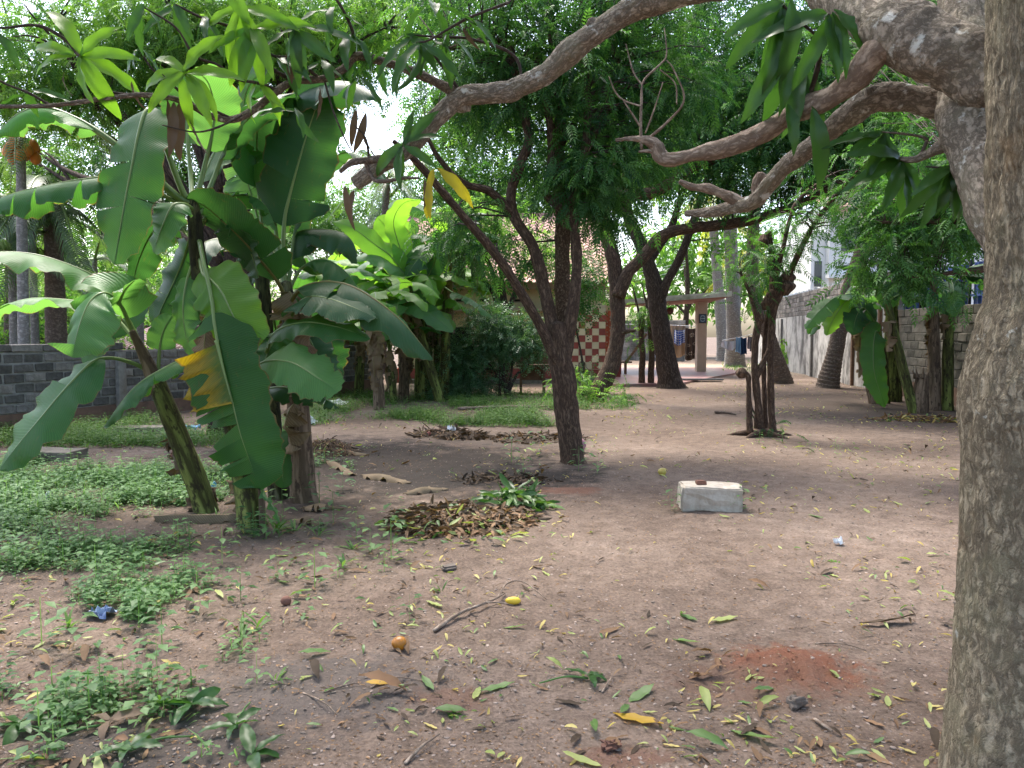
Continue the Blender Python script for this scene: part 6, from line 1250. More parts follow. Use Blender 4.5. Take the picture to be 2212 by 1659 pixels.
# sticks and twigs
def stick(label, pts, r, name='stick', mat='deadwood', forks=()):
    P = np.array([np.array(base_of(*q[:2])) + (0, 0, r + q[2]) for q in pts]); o = thing(name, label, 'stick', tuple(P[0] - (0, 0, r)), 'sticks on the soil')
    g = G(); tube(g, P, (r, r * .85, r * .7, r * .4), 8, 26, .2, 30, 3); attach(g.build('shaft', M[mat]), o)
    for f in forks:
        Pf = np.array([np.array(base_of(*q[:2])) + (0, 0, r + q[2]) for q in f]); g = G(); tube(g, Pf, (r * .5, r * .35, r * .2), 6, 14, .2, 30, 4); attach(g.build('side_twig', M[mat]), o)
stick('long forked grey stick pointing at the yellow fruit', [(938, 1370, 0), (990, 1345, .01), (1040, 1325, .02), (1070, 1312, .02), (1090, 1302, .02)], .011, forks=[[(1050, 1322, .02), (1080, 1320, .01), (1110, 1318, 0)], [(1075, 1308, .02), (1095, 1290, .05), (1130, 1285, .05), (1180, 1305, 0)]])
stick('straight brown stick crossing the bottom of the yard', [(875, 1650, 0), (910, 1622, .01), (950, 1590, .01)], .007)
stick('short grey twig beside the curled green leaf', [(1300, 1498, 0), (1318, 1475, .01), (1325, 1462, .01)], .004, 'twig')
stick('bare twig near the ash patch', [(800, 1485, 0), (850, 1470, .01), (925, 1478, 0)], .004, 'twig')
stick('thin twig beyond the half-eaten mango', [(700, 1500, 0), (760, 1480, .01), (790, 1480, 0)], .004, 'twig')
stick('grey broken twig lying right of the big yellow leaf', [(1535, 1610, 0), (1560, 1600, .005), (1580, 1596, 0)], .005, 'twig')
stick('pale chewed stick under the red ant mound', [(1760, 1563, 0), (1780, 1580, .01), (1798, 1590, 0)], .008, 'twig')
stick('short stick on the path near the dark leaning trunk', [(1545, 893, 0), (1570, 896, .02), (1590, 898, 0)], .03, 'twig', 'twig')
stick('thin crooked twig on the open soil beyond the ant mound', [(1760, 1388, 0), (1820, 1396, .01), (1870, 1402, 0)], .004, 'twig')
stick('bare twig in the weeds left of the ash', [(655, 1500, 0), (700, 1530, .02), (730, 1545, 0)], .004, 'twig')
stick('thin pale edging pole laid along the grass strip', [(990, 889, .0), (1100, 884, .0), (1210, 882, 0)], .035, 'pole', 'deadwood')
# old wooden desk half hidden by the shrub
b = ground_at(1150, 848); wd = thing('wooden_desk', 'old brown wooden school desk half hidden behind the shrub', 'desk', tuple(b))
for dx in (-.3, .3):
    for dy in (-.2, .2): attach(G().box(b + np.array((dx, dy, .35)), (.06, .06, .7)).build('leg', M['wood'], smooth=False), wd)
attach(G().box(b + np.array((0, 0, .74)), (.85, .55, .06)).build('desk_top', M['wood'], smooth=False), wd); attach(G().box(b + np.array((0, .22, .52)), (.6, .04, .35)).build('back_panel', M['wood'], smooth=False), wd)
attach(G().box(b + np.array((0, .25, 1.0)), (.85, .05, .45)).build('backrest', M['wood'], smooth=False), wd)
# plastic chair frame by the second trunk
b = gnd(1345, 812); pc = thing('wooden_bench', 'brown wooden bench with slanted back strut between the curved trunk and the saplings', 'bench', tuple(b))
for dx, h in ((-.25, .95), (.25, .5)):
    attach(G().box(b + np.array((dx * .4, 0, h / 2)), (.09, .09, h)).build('leg', M['wood'], smooth=False), pc)
g = G(); tube(g, np.array([b + (.1, 0, .5), b + (.5, .1, 1.0), b + (.9, .2, 1.55)]), (.05, .05, .045), 6, 8); attach(g.build('strut', M['wood']), pc)
attach(G().box(b + np.array((0, .25, .5)), (.7, .4, .06)).build('seat', M['wood'], smooth=False), pc)

# ------------------------------------------------------------------ washing on the line
def cloth(label, u0, u1, v0, v1, d, mat, seed=0, d2=None, deco=None, name='hanging_cloth'):
    a, b = at(u0, v0, d), at(u1, v0, d2 or d); zb = at(u0, v1, d)[2]; n, m = 18, 12
    s = np.linspace(0, 1, n)[:, None]; t = np.linspace(0, 1, m)[None, :]
    X = a[0] + (b[0] - a[0]) * s + 0 * t; Y = a[1] + (b[1] - a[1]) * s + .10 * np.sin(s * 14 + seed) * (.25 + t) + .04 * np.sin(s * 31 + t * 3); Z = a[2] + (zb - a[2]) * t + .05 * np.sin(s * 5 + seed) * t - .05 * np.sin(s * math.pi)
    i = np.arange(n * m).reshape(n, m); V = np.stack([X, Y, Z], -1)
    root = thing(name, label, 'cloth', tuple(a), 'washing on the line')
    o = attach(G().add(V.reshape(-1, 3), np.stack([i[:-1, :-1], i[1:, :-1], i[1:, 1:], i[:-1, 1:]], -1).reshape(-1, 4)).build('fabric', M[mat]), root)
    def surf(ss, tt):
        xx = a[0] + (b[0] - a[0]) * ss; yy = a[1] + (b[1] - a[1]) * ss + .10 * math.sin(ss * 14 + seed) * (.25 + tt) + .04 * math.sin(ss * 31 + tt * 3) - .012
        return (xx, yy, a[2] + (zb - a[2]) * tt + .05 * math.sin(ss * 5 + seed) * tt - .05 * math.sin(ss * math.pi))
    if deco == 'check':
        for q in np.linspace(.08, .92, 6):
            for o_ in (0, 1):
                V = []
                for w in np.linspace(0, 1, 16):
                    for e in (-.016, .016):
                        V.append(surf(q + e, w) if o_ else surf(w, np.clip(q + e, 0, 1)))
                attach(G().add(V, np.array([(2 * k, 2 * k + 2, 2 * k + 3, 2 * k + 1) for k in range(15)])).build('check_stripe', M['cloth_white']), root)
    if deco == 'flower':
        asp = abs((zb - a[2]) / (b[0] - a[0]))
        for (cs, ct, R) in ((.55, .20, .22), (.30, .52, .14), (.80, .50, .16), (.45, .78, .17), (.85, .85, .13), (.15, .82, .1)):
            for k in range(9):
                an = k * 2 * math.pi / 9; V = []
                for w in np.linspace(0, 1, 8):
                    rr_ = R * (.3 + .7 * w); hw = .20 * math.sin(math.pi * min(w * .85 + .1, 1))
                    for e in (-hw, hw): V.append(surf(np.clip(cs + rr_ * math.cos(an + e), 0, 1), np.clip(ct + rr_ * math.sin(an + e) / asp, 0, 1)))
                attach(G().add(V, np.array([(2 * q, 2 * q + 2, 2 * q + 3, 2 * q + 1) for q in range(7)])).build('petal', M['cloth_pattern']), root)
    return root
cloth('pale blue checked cloth hanging between the saplings and the dark trunk', 1405, 1432, 705, 770, 36, 'cloth_blue', 1, deco='check')
cloth('plain tan sheet hanging next to the porch pillar', 1447, 1481, 700, 768, 36, 'cloth_tan', 2)
cloth('royal blue checked shirt cloth draped over the tan sheet', 1457, 1479, 712, 742, 35.8, 'cloth_royal', 3, deco='check')
cloth('dark brown cloth with large pale flowers hanging beside the pillar', 1481, 1506, 708, 776, 35.6, 'cloth_brown', 4, deco='flower')
cloth('dark blue trousers hanging by the grey palm trunk', 1600, 1613, 728, 764, 30, 'cloth_dark', 5)
cloth('light blue shirt hanging against the grey palm trunk', 1590, 1601, 727, 760, 30, 'cloth_blue', 6)
cloth('dull grey sarong hanging closest to the stained wall', 1616, 1628, 725, 755, 29.5, 'cloth_grey', 7)
cloth('white cloth tied at the grey palm trunk', 1560, 1592, 735, 752, 32, 'cloth_white', 8)
cl = thing('clothesline', 'thin line strung across the yard behind the porch pillar', 'line', tuple(at(1380, 702, 36)))
g = G(); tube(g, S((1340, 700, 37), (1440, 702, 36), (1520, 706, 35.5)), (.012, .012), 5, 16); attach(g.build('cord', M['cloth_white']), cl)
g = G(); tube(g, S((1560, 735, 33), (1605, 727, 30), (1650, 715, 26)), (.012, .012), 5, 16); attach(g.build('cord', M['cloth_white']), cl)
for k, dv in enumerate((0, 7, 16)):
    g = G(); tube(g, S((1380, 588 + dv, 22.5), (1430, 578 + dv, 23), (1480, 563 + dv * .6, 24)), (.007, .007), 5, 10); tag(attach(g.build('cord', M['cloth_white']), cl))
g = G(); tube(g, S((1409, 560, 24.5), (1409, 660, 24.5), (1411, 800, 24.5)), (.03, .03), 7, 10); attach(g.build('pole', M['pillar']), cl)
hp = thing('hanging_pot', 'small round pot hung under the porch roof edge', 'pot', tuple(at(1447, 672, 29)))
g = G(); c = at(1447, 672, 29); tube(g, np.array([c + (0, 0, -.13), c + (0, 0, -.02), c + (0, 0, .1)]), (.06, .15, .11), 12, 10); attach(g.build('bowl', M['brick']), hp)
g = G(); tube(g, np.array([c + (0, 0, .1), c + (0, 0, .3)]), (.006, .006), 4, 4); attach(g.build('wire', M['black']), hp)

# ------------------------------------------------------------------ heaps
def heap(name, label, p, rx, ry, h, n, mats, L, seed, core='l_dark'):
    root = thing(name, label, 'heap', tuple(p)); r = np.random.default_rng(seed)
    n_ = 24; a = np.linspace(0, 2 * np.pi, n_, endpoint=False); g = G(); V = []; rings = np.linspace(1, .05, 7)
    for q in rings: V.append(np.stack([np.cos(a) * rx * q + p[0], np.sin(a) * ry * q + p[1], p[2] + h * .75 * (1 - q ** 2) - .02 + .02 * vnoise(np.stack([np.cos(a) * q, np.sin(a) * q, a * 0], -1), 5, seed)], -1))
    i = np.arange(7 * n_).reshape(7, n_); nx_ = np.roll(i, -1, 1); g.add(np.concatenate(V), np.stack([i[:-1], nx_[:-1], nx_[1:], i[1:]], -1).reshape(-1, 4)); attach(g.build('core', M[core]), root)
    for mat, frac, tm, sz, off in mats:
        k = int(n * frac); q = np.sqrt(r.random(k)) * 1.08; an = r.uniform(0, 6.28, k)
        pos = np.stack([np.cos(an) * q * rx + p[0] + off[0], np.sin(an) * q * ry + p[1] + off[1], p[2] + h * np.clip(1 - q ** 2, 0, 1) + r.uniform(-.02, .03, k)], -1)
        d = nrm(np.stack([np.cos(an) * .5 + r.normal(0, .7, k), np.sin(an) * .5 + r.normal(0, .7, k), r.normal(-.08, .2, k)], -1)); X, Y = frame_from(d, (0, 0, 1), .5)
        g = G(); inst(g, tm[0], tm[1], pos, X, Y, sz * r.uniform(.6, 1.25, k), r.random(k)); o = attach(g.build('leaf_layer', M[mat]), root); o['kind'] = 'stuff'
    return root
CURL = [leaf_template(5, 2, 1, .26, c, f, .1, t) for c, f, t in ((.7, .4, .5), (-.5, .45, -.6), (.35, .7, .8), (.9, .3, .2))]
heap('leaf_heap', 'raked heap of dry brown and green mango leaves on the soil', ground_at(1000, 1135) , .55, .48, .075, 1500, [('l_brown', .85, CURL[0], .10, (0, 0)), ('dead_leaf', .6, CURL[2], .10, (0, .06)), ('l_lime', .05, CURL[1], .11, (0, -.12)), ('l_green', .04, CURL[0], .11, (-.12, -.12))], .15, 3)
heap('leaf_heap', 'fresh green leaf bundle at the edge of the brown heap', ground_at(1110, 1100), .28, .24, .14, 170, [('l_green', .6, CURL[0], .18, (0, 0)), ('mango', .4, CURL[1], .18, (0, 0))], .18, 4)
heap('clipping_heap', 'dark heap of withered grass clippings right beside the dry tan stem', ground_at(705, 985), .36, .34, .16, 900, [('l_dark', .6, BLADE, .16, (0, 0)), ('l_brown', .25, BLADE, .16, (0, 0)), ('l_lime', .05, BLADE, .2, (0, 0))], .2, 5)
heap('trash_heap', 'low heap of dead twigs and rubbish on the open ground', ground_at(968, 942), .55, .45, .09, 600, [('l_dark', .5, CURL[1], .13, (0, 0)), ('l_brown', .3, BLADE, .2, (0, 0)), ('l_dark', .2, BLADE, .2, (0, 0))], .15, 6)
heap('leaf_heap', 'thin dark scatter of rotting leaves beside the four-stemmed trunk', ground_at(1150, 945), .8, .5, .06, 500, [('l_dark', .7, CURL[1], .10, (0, 0)), ('l_brown', .3, CURL[2], .10, (0, 0))], .15, 7)
heap('ash_heap', 'blackened burnt leaf patch before the four-stemmed trunk', ground_at(1100, 1042), .5, .25, .05, 260, [('l_dark', 1, CURL[1], .09, (0, 0))], .15, 8, 'l_dark')
heap('leaf_heap', 'leaf litter gathered under the right-hand banana stump', ground_at(1990, 905), 1.0, .4, .05, 380, [('l_brown', .5, CURL[1], .14, (0, 0)), ('l_yellow', .15, CURL[2], .12, (0, 0)), ('l_green', .15, CURL[0], .12, (0, 0)), ('l_dark', .2, CURL[0], .12, (0, 0))], .15, 9)

# ------------------------------------------------------------------ fallen leaves: the 300 that show largest are things, the rest is litter
fr = np.random.default_rng(2024)
def fmesh(mat, kind, curl, fold, wave, twist, wd):
    tv, tf = leaf_template(8, 2, 1, wd, curl, fold, wave, twist); zc = tv[:, 2].min(); tv = tv - (.5, 0, zc)
    g = G().add(tv, tf, fr.uniform(.1, .9), tv); o = g.build('fallen_leaf', M[mat]); me = o.data; bpy.data.objects.remove(o); return me
SH = [(.25, .22, .14, .25, .24), (-.35, .28, .12, -.3, .22), (.6, .4, .16, .5, .27), (-.2, .18, .16, .15, .25), (.4, .6, .1, -.6, .28)]
FM = {m: [fmesh(m, 0, *s) for s in SH] for m in ('l_yellow', 'l_gold', 'l_lime', 'l_green', 'l_brown', 'l_dark')}
FL = {'l_yellow': 'yellow fallen leaf lying on the bare soil', 'l_lime': 'yellowish green fallen leaf lying on the bare soil', 'l_green': 'fresh green fallen mango leaf lying on the soil', 'l_brown': 'curled brown dry leaf lying on the soil', 'l_dark': 'dark withered leaf lying on the soil'}
LMK = [('the red ant mound', ANT), ('the mango trunk', np.array((1.72, 2.45, 0))), ('the ash patch', gnd(700, 1500)), ('the leaf heap', gnd(1000, 1140)), ('the concrete block', gnd(1538, 1112)), ('the half-eaten mango', gnd(862, 1408)), ('the forked stick', gnd(1020, 1340)),
       ('the golden leaf', gnd(1378, 1562)), ('the front banana clump', gnd(540, 1130)), ('the torn blue wrapper', gnd(214, 1325)), ('the four-stemmed tree', gnd(1237, 1003)), ('the dark wavy leaf strip', gnd(1920, 1343)), ('the whorled green twig', gnd(415, 1530)), ('the crumbly red soil', gnd(1340, 1640)), ('the white paper bit', gnd(1811, 1172)), ('the pale green broad leaf', gnd(1565, 1338)), ('the pollarded stems', gnd(1645, 940))]
def near_what(x, y): return min(LMK, key=lambda q: math.hypot(q[1][0] - x, q[1][1] - y))[0]
def drop_leaf(mat, x, y, L, rot, sh=None, label=None, wid=1.0, tilt=.15, grp=True):
    me = FM[mat][int(fr.integers(5)) if sh is None else sh]; o = bpy.data.objects.new('fallen_leaf', me); COL.objects.link(o)
    o.location = (x, y, hz(x, y) + .004); o.rotation_euler = (fr.normal(0, tilt), fr.normal(0, tilt), rot); o.scale = (L, L * wid, L)
    if not label: label = ('large ' if L > .1 else '') + FL[mat] + ' near ' + near_what(x, y)
    return tag(o, label, 'leaf', label if grp else None)
special = [('l_gold', 1378, 1562, .21, -.55, 3, 'large golden mango leaf curving across the foreground soil', 1.0), ('l_green', 1480, 1388, .17, -.75, 1, 'glossy dark green mango leaf with browned tip on bare soil', 1.1), ('l_green', 1487, 1335, .12, -.9, 3, 'blue-green leaf lying flat beside the pale green one', 1.3), ('l_lime', 1565, 1338, .17, .35, 3, 'pale green broad leaf lying underside up', 1.1),
           ('l_green', 1630, 1600, .20, -.8, 1, 'long green mango leaf under the red ant mound', 1.0), ('l_green', 1350, 1540, .10, 1.1, 0, 'short green leaf touching the golden leaf', 1.2), ('l_green', 1385, 1505, .17, .7, 3, 'crinkled pale green leaf behind the golden leaf', 1.2), ('l_dark', 1920, 1343, .32, .05, 1, 'long dark wavy dry strip of leaf on the path', .7), ('l_brown', 830, 1497, .22, .1, 2, 'broad rust brown dry leaf beside the ash patch', 1.2),
           ('l_gold', 815, 1478, .10, .1, 0, 'bright orange-yellow leaf by the ash patch', 1.4), ('l_green', 1075, 1490, .16, .4, 3, 'light green leaf lying next to a twig', 1.1), ('l_green', 975, 1540, .13, .1, 0, 'dark spotted green leaf on the red soil patch', 1.4), ('l_green', 680, 1420, .16, .6, 0, 'shiny green leaf on the weedy side of the soil', 1.1), ('l_brown', 1640, 1265, .14, -.2, 2, 'curled orange-brown leaf on the open path', 1.1), ('l_green', 1283, 1580, .13, 1.6, 4, 'rolled grey-green leaf standing up left of the golden leaf', .8), ('l_green', 1530, 1622, .16, -.25, 2, 'green rolled leaf near the grey broken twig', 1.0)]
for m, u, v, L, rot, sh, lab, wd_ in special:
    p = gnd(u, v); drop_leaf(m, p[0], p[1], L, rot, sh, lab, wd_, .06, False)
def leaf_density(x, y):
    u = CX + x / y * F
    P = np.stack([x, y, x * 0], -1); return np.clip((.36 + 1.0 * vnoise(P, .9, 4) + .7 * vnoise(P, 3.1, 6)) * np.where((u < 950) & (y < 5.5), 2.2, 1.0), .04, 1)
N = 26000
yy = 2.55 + 22 * fr.random(N) ** 1.6; uu = fr.uniform(-350, 2560, N); xx = (uu - CX) / F * yy
keep = fr.random(N) < leaf_density(xx, yy) * np.clip(yy / 9, .2, 1.0)
xx, yy = xx[keep], yy[keep]; side = (CX + xx / yy * F)
mats5 = ['l_yellow', 'l_lime', 'l_green', 'l_brown', 'l_dark']
def pick(u, k):
    w = np.where((u < 900)[:, None], [.07, .18, .26, .34, .15], [.22, .24, .13, .24, .17]); return np.array([fr.choice(5, p=q / q.sum()) for q in w])
kind = pick(side, None); size = np.where(fr.random(len(xx)) < .10, fr.uniform(.08, .15, len(xx)), fr.uniform(.022, .07, len(xx)))
size = np.where(kind == 0, np.minimum(size, .075), size)
order = np.argsort(-np.where((side > -30) & (side < 2090), size / yy, 0)); top = order[:284]; rest = order[284:]
for i in top: drop_leaf(mats5[kind[i]], xx[i], yy[i], size[i], fr.uniform(0, 6.28), tilt=.07)
for mi, mat in enumerate(mats5):
    sel = rest[kind[rest] == mi]; g = G()
    for sh in range(4):
        s = sel[sh::4]; k = len(s); tv, tf = CURL[sh]; a = fr.uniform(0, 6.28, k); X, Y = frame_from(np.stack([np.cos(a), np.sin(a), fr.normal(0, .12, k)], -1), (0, 0, 1), .2)
        inst(g, tv - (.5, 0, tv[:, 2].min()), tf, np.stack([xx[s], yy[s], height(xx[s], yy[s]) + .003], -1), X, Y, size[s], fr.random(k))
    tag(g.build('leaf_litter', M[mat]), {'l_yellow': 'scatter of small yellow leaves over the soil', 'l_lime': 'scatter of yellow-green leaves over the soil', 'l_green': 'scatter of green leaves over the soil', 'l_brown': 'scatter of brown leaves over the soil', 'l_dark': 'scatter of dark rotted leaves over the soil'}[mat], 'leaf litter', kind='stuff')
# crumbs: bits of leaf, bark, pebbles
k = 24000; y = 2.5 + 11 * fr.random(k) ** 1.4; x = (fr.uniform(-300, 2500, k) - CX) / F * y
a = fr.uniform(0, 6.28, k); X, Y = frame_from(np.stack([np.cos(a), np.sin(a), fr.normal(0, .2, k)], -1), (0, 0, 1), .3); g = G()
inst(g, SMALL_LEAF[0], SMALL_LEAF[1], np.stack([x, y, height(x, y) + .002], -1), X, Y, fr.uniform(.005, .024, k), fr.random(k)); tag(g.build('leaf_crumb', M['l_brown']), 'brown crumbs of leaf and bark strewn on the soil', 'litter', kind='stuff')
k = 12000; y = 2.5 + 8 * fr.random(k) ** 1.4; x = (fr.uniform(-300, 2500, k) - CX) / F * y; g = G()
bmk = bmesh.new(); bmesh.ops.create_icosphere(bmk, subdivisions=1, radius=1); bmk.verts.ensure_lookup_table(); iv = np.array([v.co[:] for v in bmk.verts]) * (1, .8, .55); iv *= (1 + .2 * fr.normal(size=(len(iv), 1))); it = np.array([[v.index for v in f.verts] for f in bmk.faces]); bmk.free()
X, Y = frame_from(np.stack([np.cos(y * 99), np.sin(y * 99), y * 0], -1), (0, 0, 1), .2)
inst(g, iv, [it], np.stack([x, y, height(x, y) + .001], -1), X, Y, .0025 + .009 * fr.random(k) ** 3, fr.random(k)); tag(g.build('grit', M['stone'], smooth=False), 'small pebbles and soil crumbs on the ground', 'grit', kind='stuff')
k = 900; y = 2.5 + 8 * fr.random(k) ** 1.3; x = (fr.uniform(-300, 2500, k) - CX) / F * y; g = G(); a = fr.uniform(0, 6.28, k); X, Y = frame_from(np.stack([np.cos(a), np.sin(a), fr.normal(0, .08, k)], -1), (0, 0, 1), .1)
inst(g, BLADE[0] * (1, .35, .35), BLADE[1], np.stack([x, y, height(x, y) + .004], -1), X, Y, fr.uniform(.05, .2, k), fr.random(k)); tag(g.build('straw_bit', M['l_brown']), 'bits of straw and thin twigs on the soil', 'litter', kind='stuff')

# ------------------------------------------------------------------ green ground cover
def weed_template(nl, h, leaf, wd, seed):
    r = np.random.default_rng(seed); V = []; Fq = []; n = 0; tv, tf = leaf_template(2, 2, 1, wd, .6, .15, peak=.45)
    for k in range(nl):
        a = k * 2.4 + r.uniform(0, .5); z = h * (k + 1) / nl; L = leaf * r.uniform(.7, 1.15); c, s = math.cos(a), math.sin(a); e = r.uniform(-.1, .5)
        W = tv * L; X = W[:, 0] * math.cos(e) - W[:, 2] * math.sin(e); Zl = W[:, 0] * math.sin(e) + W[:, 2] * math.cos(e)
        rad = .01 + .02 * r.random()
        V.append(np.stack([(X + rad) * c - W[:, 1] * s, (X + rad) * s + W[:, 1] * c, Zl + z], -1)); Fq.append(tf[0] + n); n += len(tv)
    V.append(np.array([(-.002, 0, 0), (.002, 0, 0), (.001, 0, h), (-.001, 0, h)])); Fq.append(np.array([[n, n + 1, n + 2, n + 3]]))
    return np.concatenate(V), [np.concatenate(Fq)]
WT = [weed_template(7, .06, .034, .75, 1), weed_template(9, .11, .04, .6, 2), weed_template(6, .045, .03, .8, 3), weed_template(12, .17, .06, .5, 4)]
def in_cover(x, y):
    """dense low cover: beside and in front of the bananas at the left, fading to bare soil"""
    u = CX + x / y * F; v = HOR + CAMZ * F / y; P = np.stack([x, y, x * 0], -1)
    e = 1.0 - np.clip((u - 300) / 330, 0, 1) ** 1.0 - .84 * np.clip((v - 1170) / 170, 0, 1) - 2.5 * np.clip((1012 - v) / 25, 0, 1)
    return e * 1.15 + 1.15 * vnoise(P, 1.4, 8) + .8 * vnoise(P, 4, 9) - .30
N = 40000; y = 2.6 + 7.2 * fr.random(N); x = (fr.uniform(-700, 760, N) - CX) / F * y
m = fr.random(N) < np.clip(in_cover(x, y), 0, 1) * np.clip(y / 8.5, 0, 1); x, y = x[m], y[m]; g = G()
for q in range(3):
    s = slice(q, None, 3); k = len(x[s]); a = fr.uniform(0, 6.28, k)
    inst(g, WT[q][0], WT[q][1], np.stack([x[s], y[s], height(x[s], y[s])], -1), np.stack([np.cos(a), np.sin(a), a * 0], -1), np.stack([-np.sin(a), np.cos(a), a * 0], -1), fr.uniform(.55, 1.0, k) * (1 + 1.3 * fr.random(k) ** 3), fr.random(k), .1)
k = min(2600, len(x)); a = fr.uniform(0, 6.28, k); el = fr.uniform(.5, 1.3, k); Xd, Yd = frame_from(np.stack([np.cos(a) * np.cos(el), np.sin(a) * np.cos(el), np.sin(el)], -1), (0, 0, 1), .2)
inst(g, BLADE[0], BLADE[1], np.stack([x[:k], y[:k], height(x[:k], y[:k])], -1), Xd, Yd, fr.uniform(.06, .17, k), fr.uniform(.4, 1.3, k))
k = min(900, len(x)); a = fr.uniform(0, 6.28, k); inst(g, WT[3][0], WT[3][1], np.stack([x[-k:], y[-k:], height(x[-k:], y[-k:])], -1), np.stack([np.cos(a), np.sin(a), a * 0], -1), np.stack([-np.sin(a), np.cos(a), a * 0], -1), fr.uniform(.4, .95, k), fr.uniform(0, .7, k), .1)
tag(g.build('ground_cover', M['weed']), 'dense low green weeds covering the ground around the bananas', 'ground cover', kind='stuff')
# grass strip in the middle distance and by the left wall
def blades(name, label, N, region, Lr, seed, mat='grass'):
    r = np.random.default_rng(seed); u = r.uniform(region[0], region[1], N); v = region[2] + (region[3] - region[2]) * r.random(N); y = CAMZ * F / (v - HOR); x = (u - CX) / F * y
    P = np.stack([x, y, x * 0], -1); edge = np.minimum(np.clip((v - region[2]) / 12, 0, 1), np.clip((region[3] - v) / 12, 0, 1)); m = r.random(N) < edge * np.clip(.55 + .9 * vnoise(P, 1.1, seed), 0, 1); x, y = x[m], y[m]; k = len(x)
    a = r.uniform(0, 6.28, k); el = r.uniform(.5, 1.3, k); d = np.stack([np.cos(a) * np.cos(el), np.sin(a) * np.cos(el), np.sin(el)], -1); X, Y = frame_from(d, (0, 0, 1), .3); g = G()
    inst(g, BLADE[0] * (1, 2.2, 1), BLADE[1], np.stack([x, y, height(x, y)], -1), X, Y, r.uniform(*Lr, k), r.random(k)); 
    k2 = k // 3; a = r.uniform(0, 6.28, k2); inst(g, WT[1][0], WT[1][1], np.stack([x[:k2], y[:k2], height(x[:k2], y[:k2])], -1), np.stack([np.cos(a), np.sin(a), a * 0], -1), np.stack([-np.sin(a), np.cos(a), a * 0], -1), r.uniform(.8, 1.8, k2), r.random(k2))
    tag(g.build(name, M[mat]), label, 'grass', kind='stuff')
blades('grass', 'strip of short green grass before the back bananas', 16000, (630, 1230, 862, 925), (.05, .14), 3)
blades('grass', 'weedy grass at the foot of the low grey wall', 9000, (-40, 640, 905, 975), (.05, .15), 4)
blades('grass', 'sparse grass around the back banana stems', 5000, (640, 1240, 838, 866), (.05, .16), 5)
blades('grass', 'thin weeds at the foot of the curved trunk', 1600, (1210, 1380, 850, 892), (.05, .16), 6)
blades('grass', 'weeds growing below the stained wall beyond the palms', 1800, (1560, 1780, 778, 806), (.1, .3), 7)
# single weeds one can pick out
def weed_plant(label, u, v, s, t, group, rot):
    p = ground_at(u, v); tv, tf = WT[t]; g = G().add(tv, tf, .5 + .3 * math.sin(u)); o = g.build('weed', M['weed']); o.location = p; o.scale = (s, s, s); o.rotation_euler = (0, 0, rot); return tag(o, label, 'weed', group)
solo = [(845, 1215, 1.6, 3), (800, 1200, 1.3, 3), (770, 1175, 1.3, 3), (830, 1240, 1.2, 1), (885, 1350, 1.3, 1), (680, 1270, 1.4, 3), (600, 1255, 1.2, 3), (520, 1300, 1.2, 3), (300, 1350, 1.3, 3), (160, 1400, 1.5, 3), (90, 1385, 1.4, 3), (430, 1330, 1.3, 3), (350, 1395, 1.3, 3), (480, 1215, 1.5, 3), (640, 1220, 1.2, 1), (730, 1250, 1.0, 1), (660, 1345, 1.2, 1), (1105, 1000, 1.8, 3), (1160, 985, 2.0, 3), (1250, 1020, 1.6, 3), (1290, 1030, 1.4, 3), (740, 1060, 1.8, 3), (690, 1090, 1.8, 3), (1450, 1108, 1.2, 3), (1598, 1110, 1.3, 3), (575, 1165, 1.4, 3), (610, 1120, 1.6, 3), (1750, 980, 1.3, 1), (1810, 985, 1.4, 1), (1805, 965, 1.2, 1), (555, 1475, 1.2, 1), (340, 1480, 1.4, 3), (720, 1135, 1.6, 3), (845, 1160, 1.5, 3), (1130, 1035, 1.5, 3), (1265, 1000, 1.7, 3), (1640, 958, 1.6, 1), (1580, 935, 1.5, 1), (1690, 955, 1.5, 1)]
for k, (u, v, s, t) in enumerate(solo): 
    p = gnd(u, v); lab = ('small leafy weed sprouting from the soil near ' if t == 3 else 'tiny low weed rosette on the soil near ') + near_what(p[0], p[1]); weed_plant(lab, u, v, s * 1.0, t, lab, k * 1.3)
def grass_tuft(label, u, v, n, L, grp):
    p = ground_at(u, v); r = np.random.default_rng(int(u)); a = r.uniform(0, 6.28, n); el = r.uniform(.4, 1.2, n); d = np.stack([np.cos(a) * np.cos(el), np.sin(a) * np.cos(el), np.sin(el)], -1); X, Y = frame_from(d, (0, 0, 1), .2); g = G()
    inst(g, BLADE[0] * (1, 1.6, 1), BLADE[1], np.tile(p, (n, 1)) + r.normal(0, .01, (n, 3)) * (1, 1, 0), X, Y, r.uniform(.6, 1.2, n) * L, r.random(n)); tag(g.build('grass_tuft', M['grass'], loc=p), label, 'grass', grp)
for (u, v, n, L) in ((345, 1515, 16, .16), (760, 1190, 10, .16), (740, 1230, 9, .15), (600, 1145, 14, .2), (640, 1150, 12, .18), (300, 1300, 10, .2), (560, 1360, 8, .14), (520, 1380, 8, .16), (470, 1120, 10, .16), (690, 1160, 9, .18), (150, 1350, 9, .16), (950, 1290, 6, .1), (600, 1470, 8, .12)): 
    p = gnd(u, v); lab = 'thin tuft of green grass growing in the soil near ' + near_what(p[0], p[1]); grass_tuft(lab, u, v, n, L, lab)
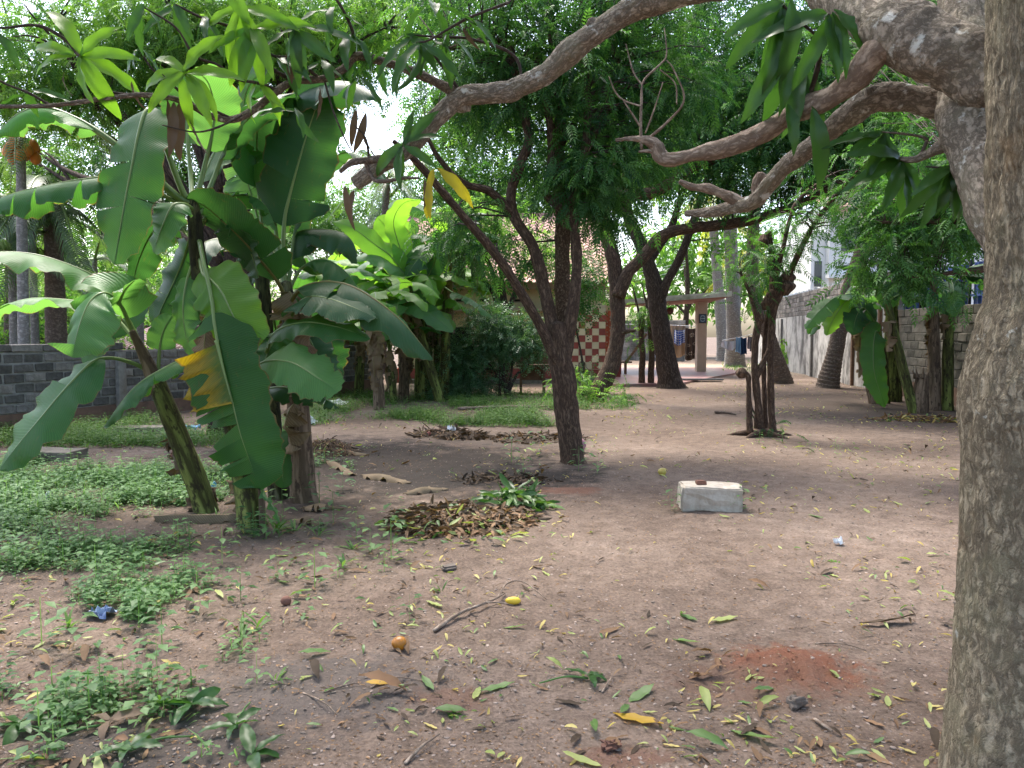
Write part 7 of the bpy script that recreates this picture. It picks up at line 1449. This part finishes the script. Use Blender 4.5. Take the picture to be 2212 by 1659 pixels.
# broken mango twigs with leaves lying in the foreground
def leaf_spray(label, u, v, n, L, mat, seed):
    p = np.array(base_of(u, v)); r = np.random.default_rng(seed); root = thing('leafy_twig', label, 'twig', tuple(p), 'broken leafy twigs'); a0 = r.uniform(0, 6.28)
    g = G(); tube(g, np.array([p + (0, 0, .012), p + (math.cos(a0) * .1, math.sin(a0) * .1, .03), p + (math.cos(a0) * .22, math.sin(a0) * .2, .012)]), (.005, .004, .003), 6, 10); attach(g.build('stalk', M['weed']), root)
    for k in range(n):
        a = k * 2.4 + r.uniform(-.3, .3); dd = np.array((math.cos(a), math.sin(a), r.uniform(.1, .55))); place_leaf(root, LM[mat][int(r.integers(4))], p + (0, 0, .025), dd, np.array((0, 0, 1)) + r.normal(0, .25, 3), L * r.uniform(.8, 1.1), 'leaf', 1.5)
leaf_spray('broken twig with a whorl of broad green mango leaves in the foreground', 415, 1530, 8, .16, 'mango', 1)
leaf_spray('leafy mango twig lying next to the whorl in the foreground', 510, 1580, 5, .13, 'mango', 2)
leaf_spray('wilted green twig lying at the ash-black corner', 280, 1620, 5, .16, 'mango', 3)
leaf_spray('limp green twig at the left edge of the weedy soil', 40, 1560, 6, .15, 'mango', 4)
leaf_spray('green twig by the dark grit in the foreground', 545, 1640, 4, .15, 'mango', 5)
leaf_spray('small twig of dark leaves lying on the open soil', 1270, 1470, 4, .12, 'mango', 6)
leaf_spray('dead-looking leaf twig on the soil left of the ash patch', 235, 1560, 4, .14, 'dead_leaf', 7)
for (u, v, lab) in ((1810, 1210, 'fallen neem frond lying flat on the path'), (1000, 1545, 'small green frond on the red soil patch')):
    p = ground_at(u, v); g = G(); inst(g, NEEM_HI[0], NEEM_HI[1], np.array([p + (-.1, 0, .01), p + (-.08, .02, .014)]), nrm(np.array([(1, .1, .05), (1, -.35, .05)])), nrm(np.array([(-.1, 1, 0), (.35, 1, 0)])), np.array([.8, .7]), np.array([.7, .5])); tag(g.build('neem_frond', M['neem_bright'], loc=p), lab, 'frond')
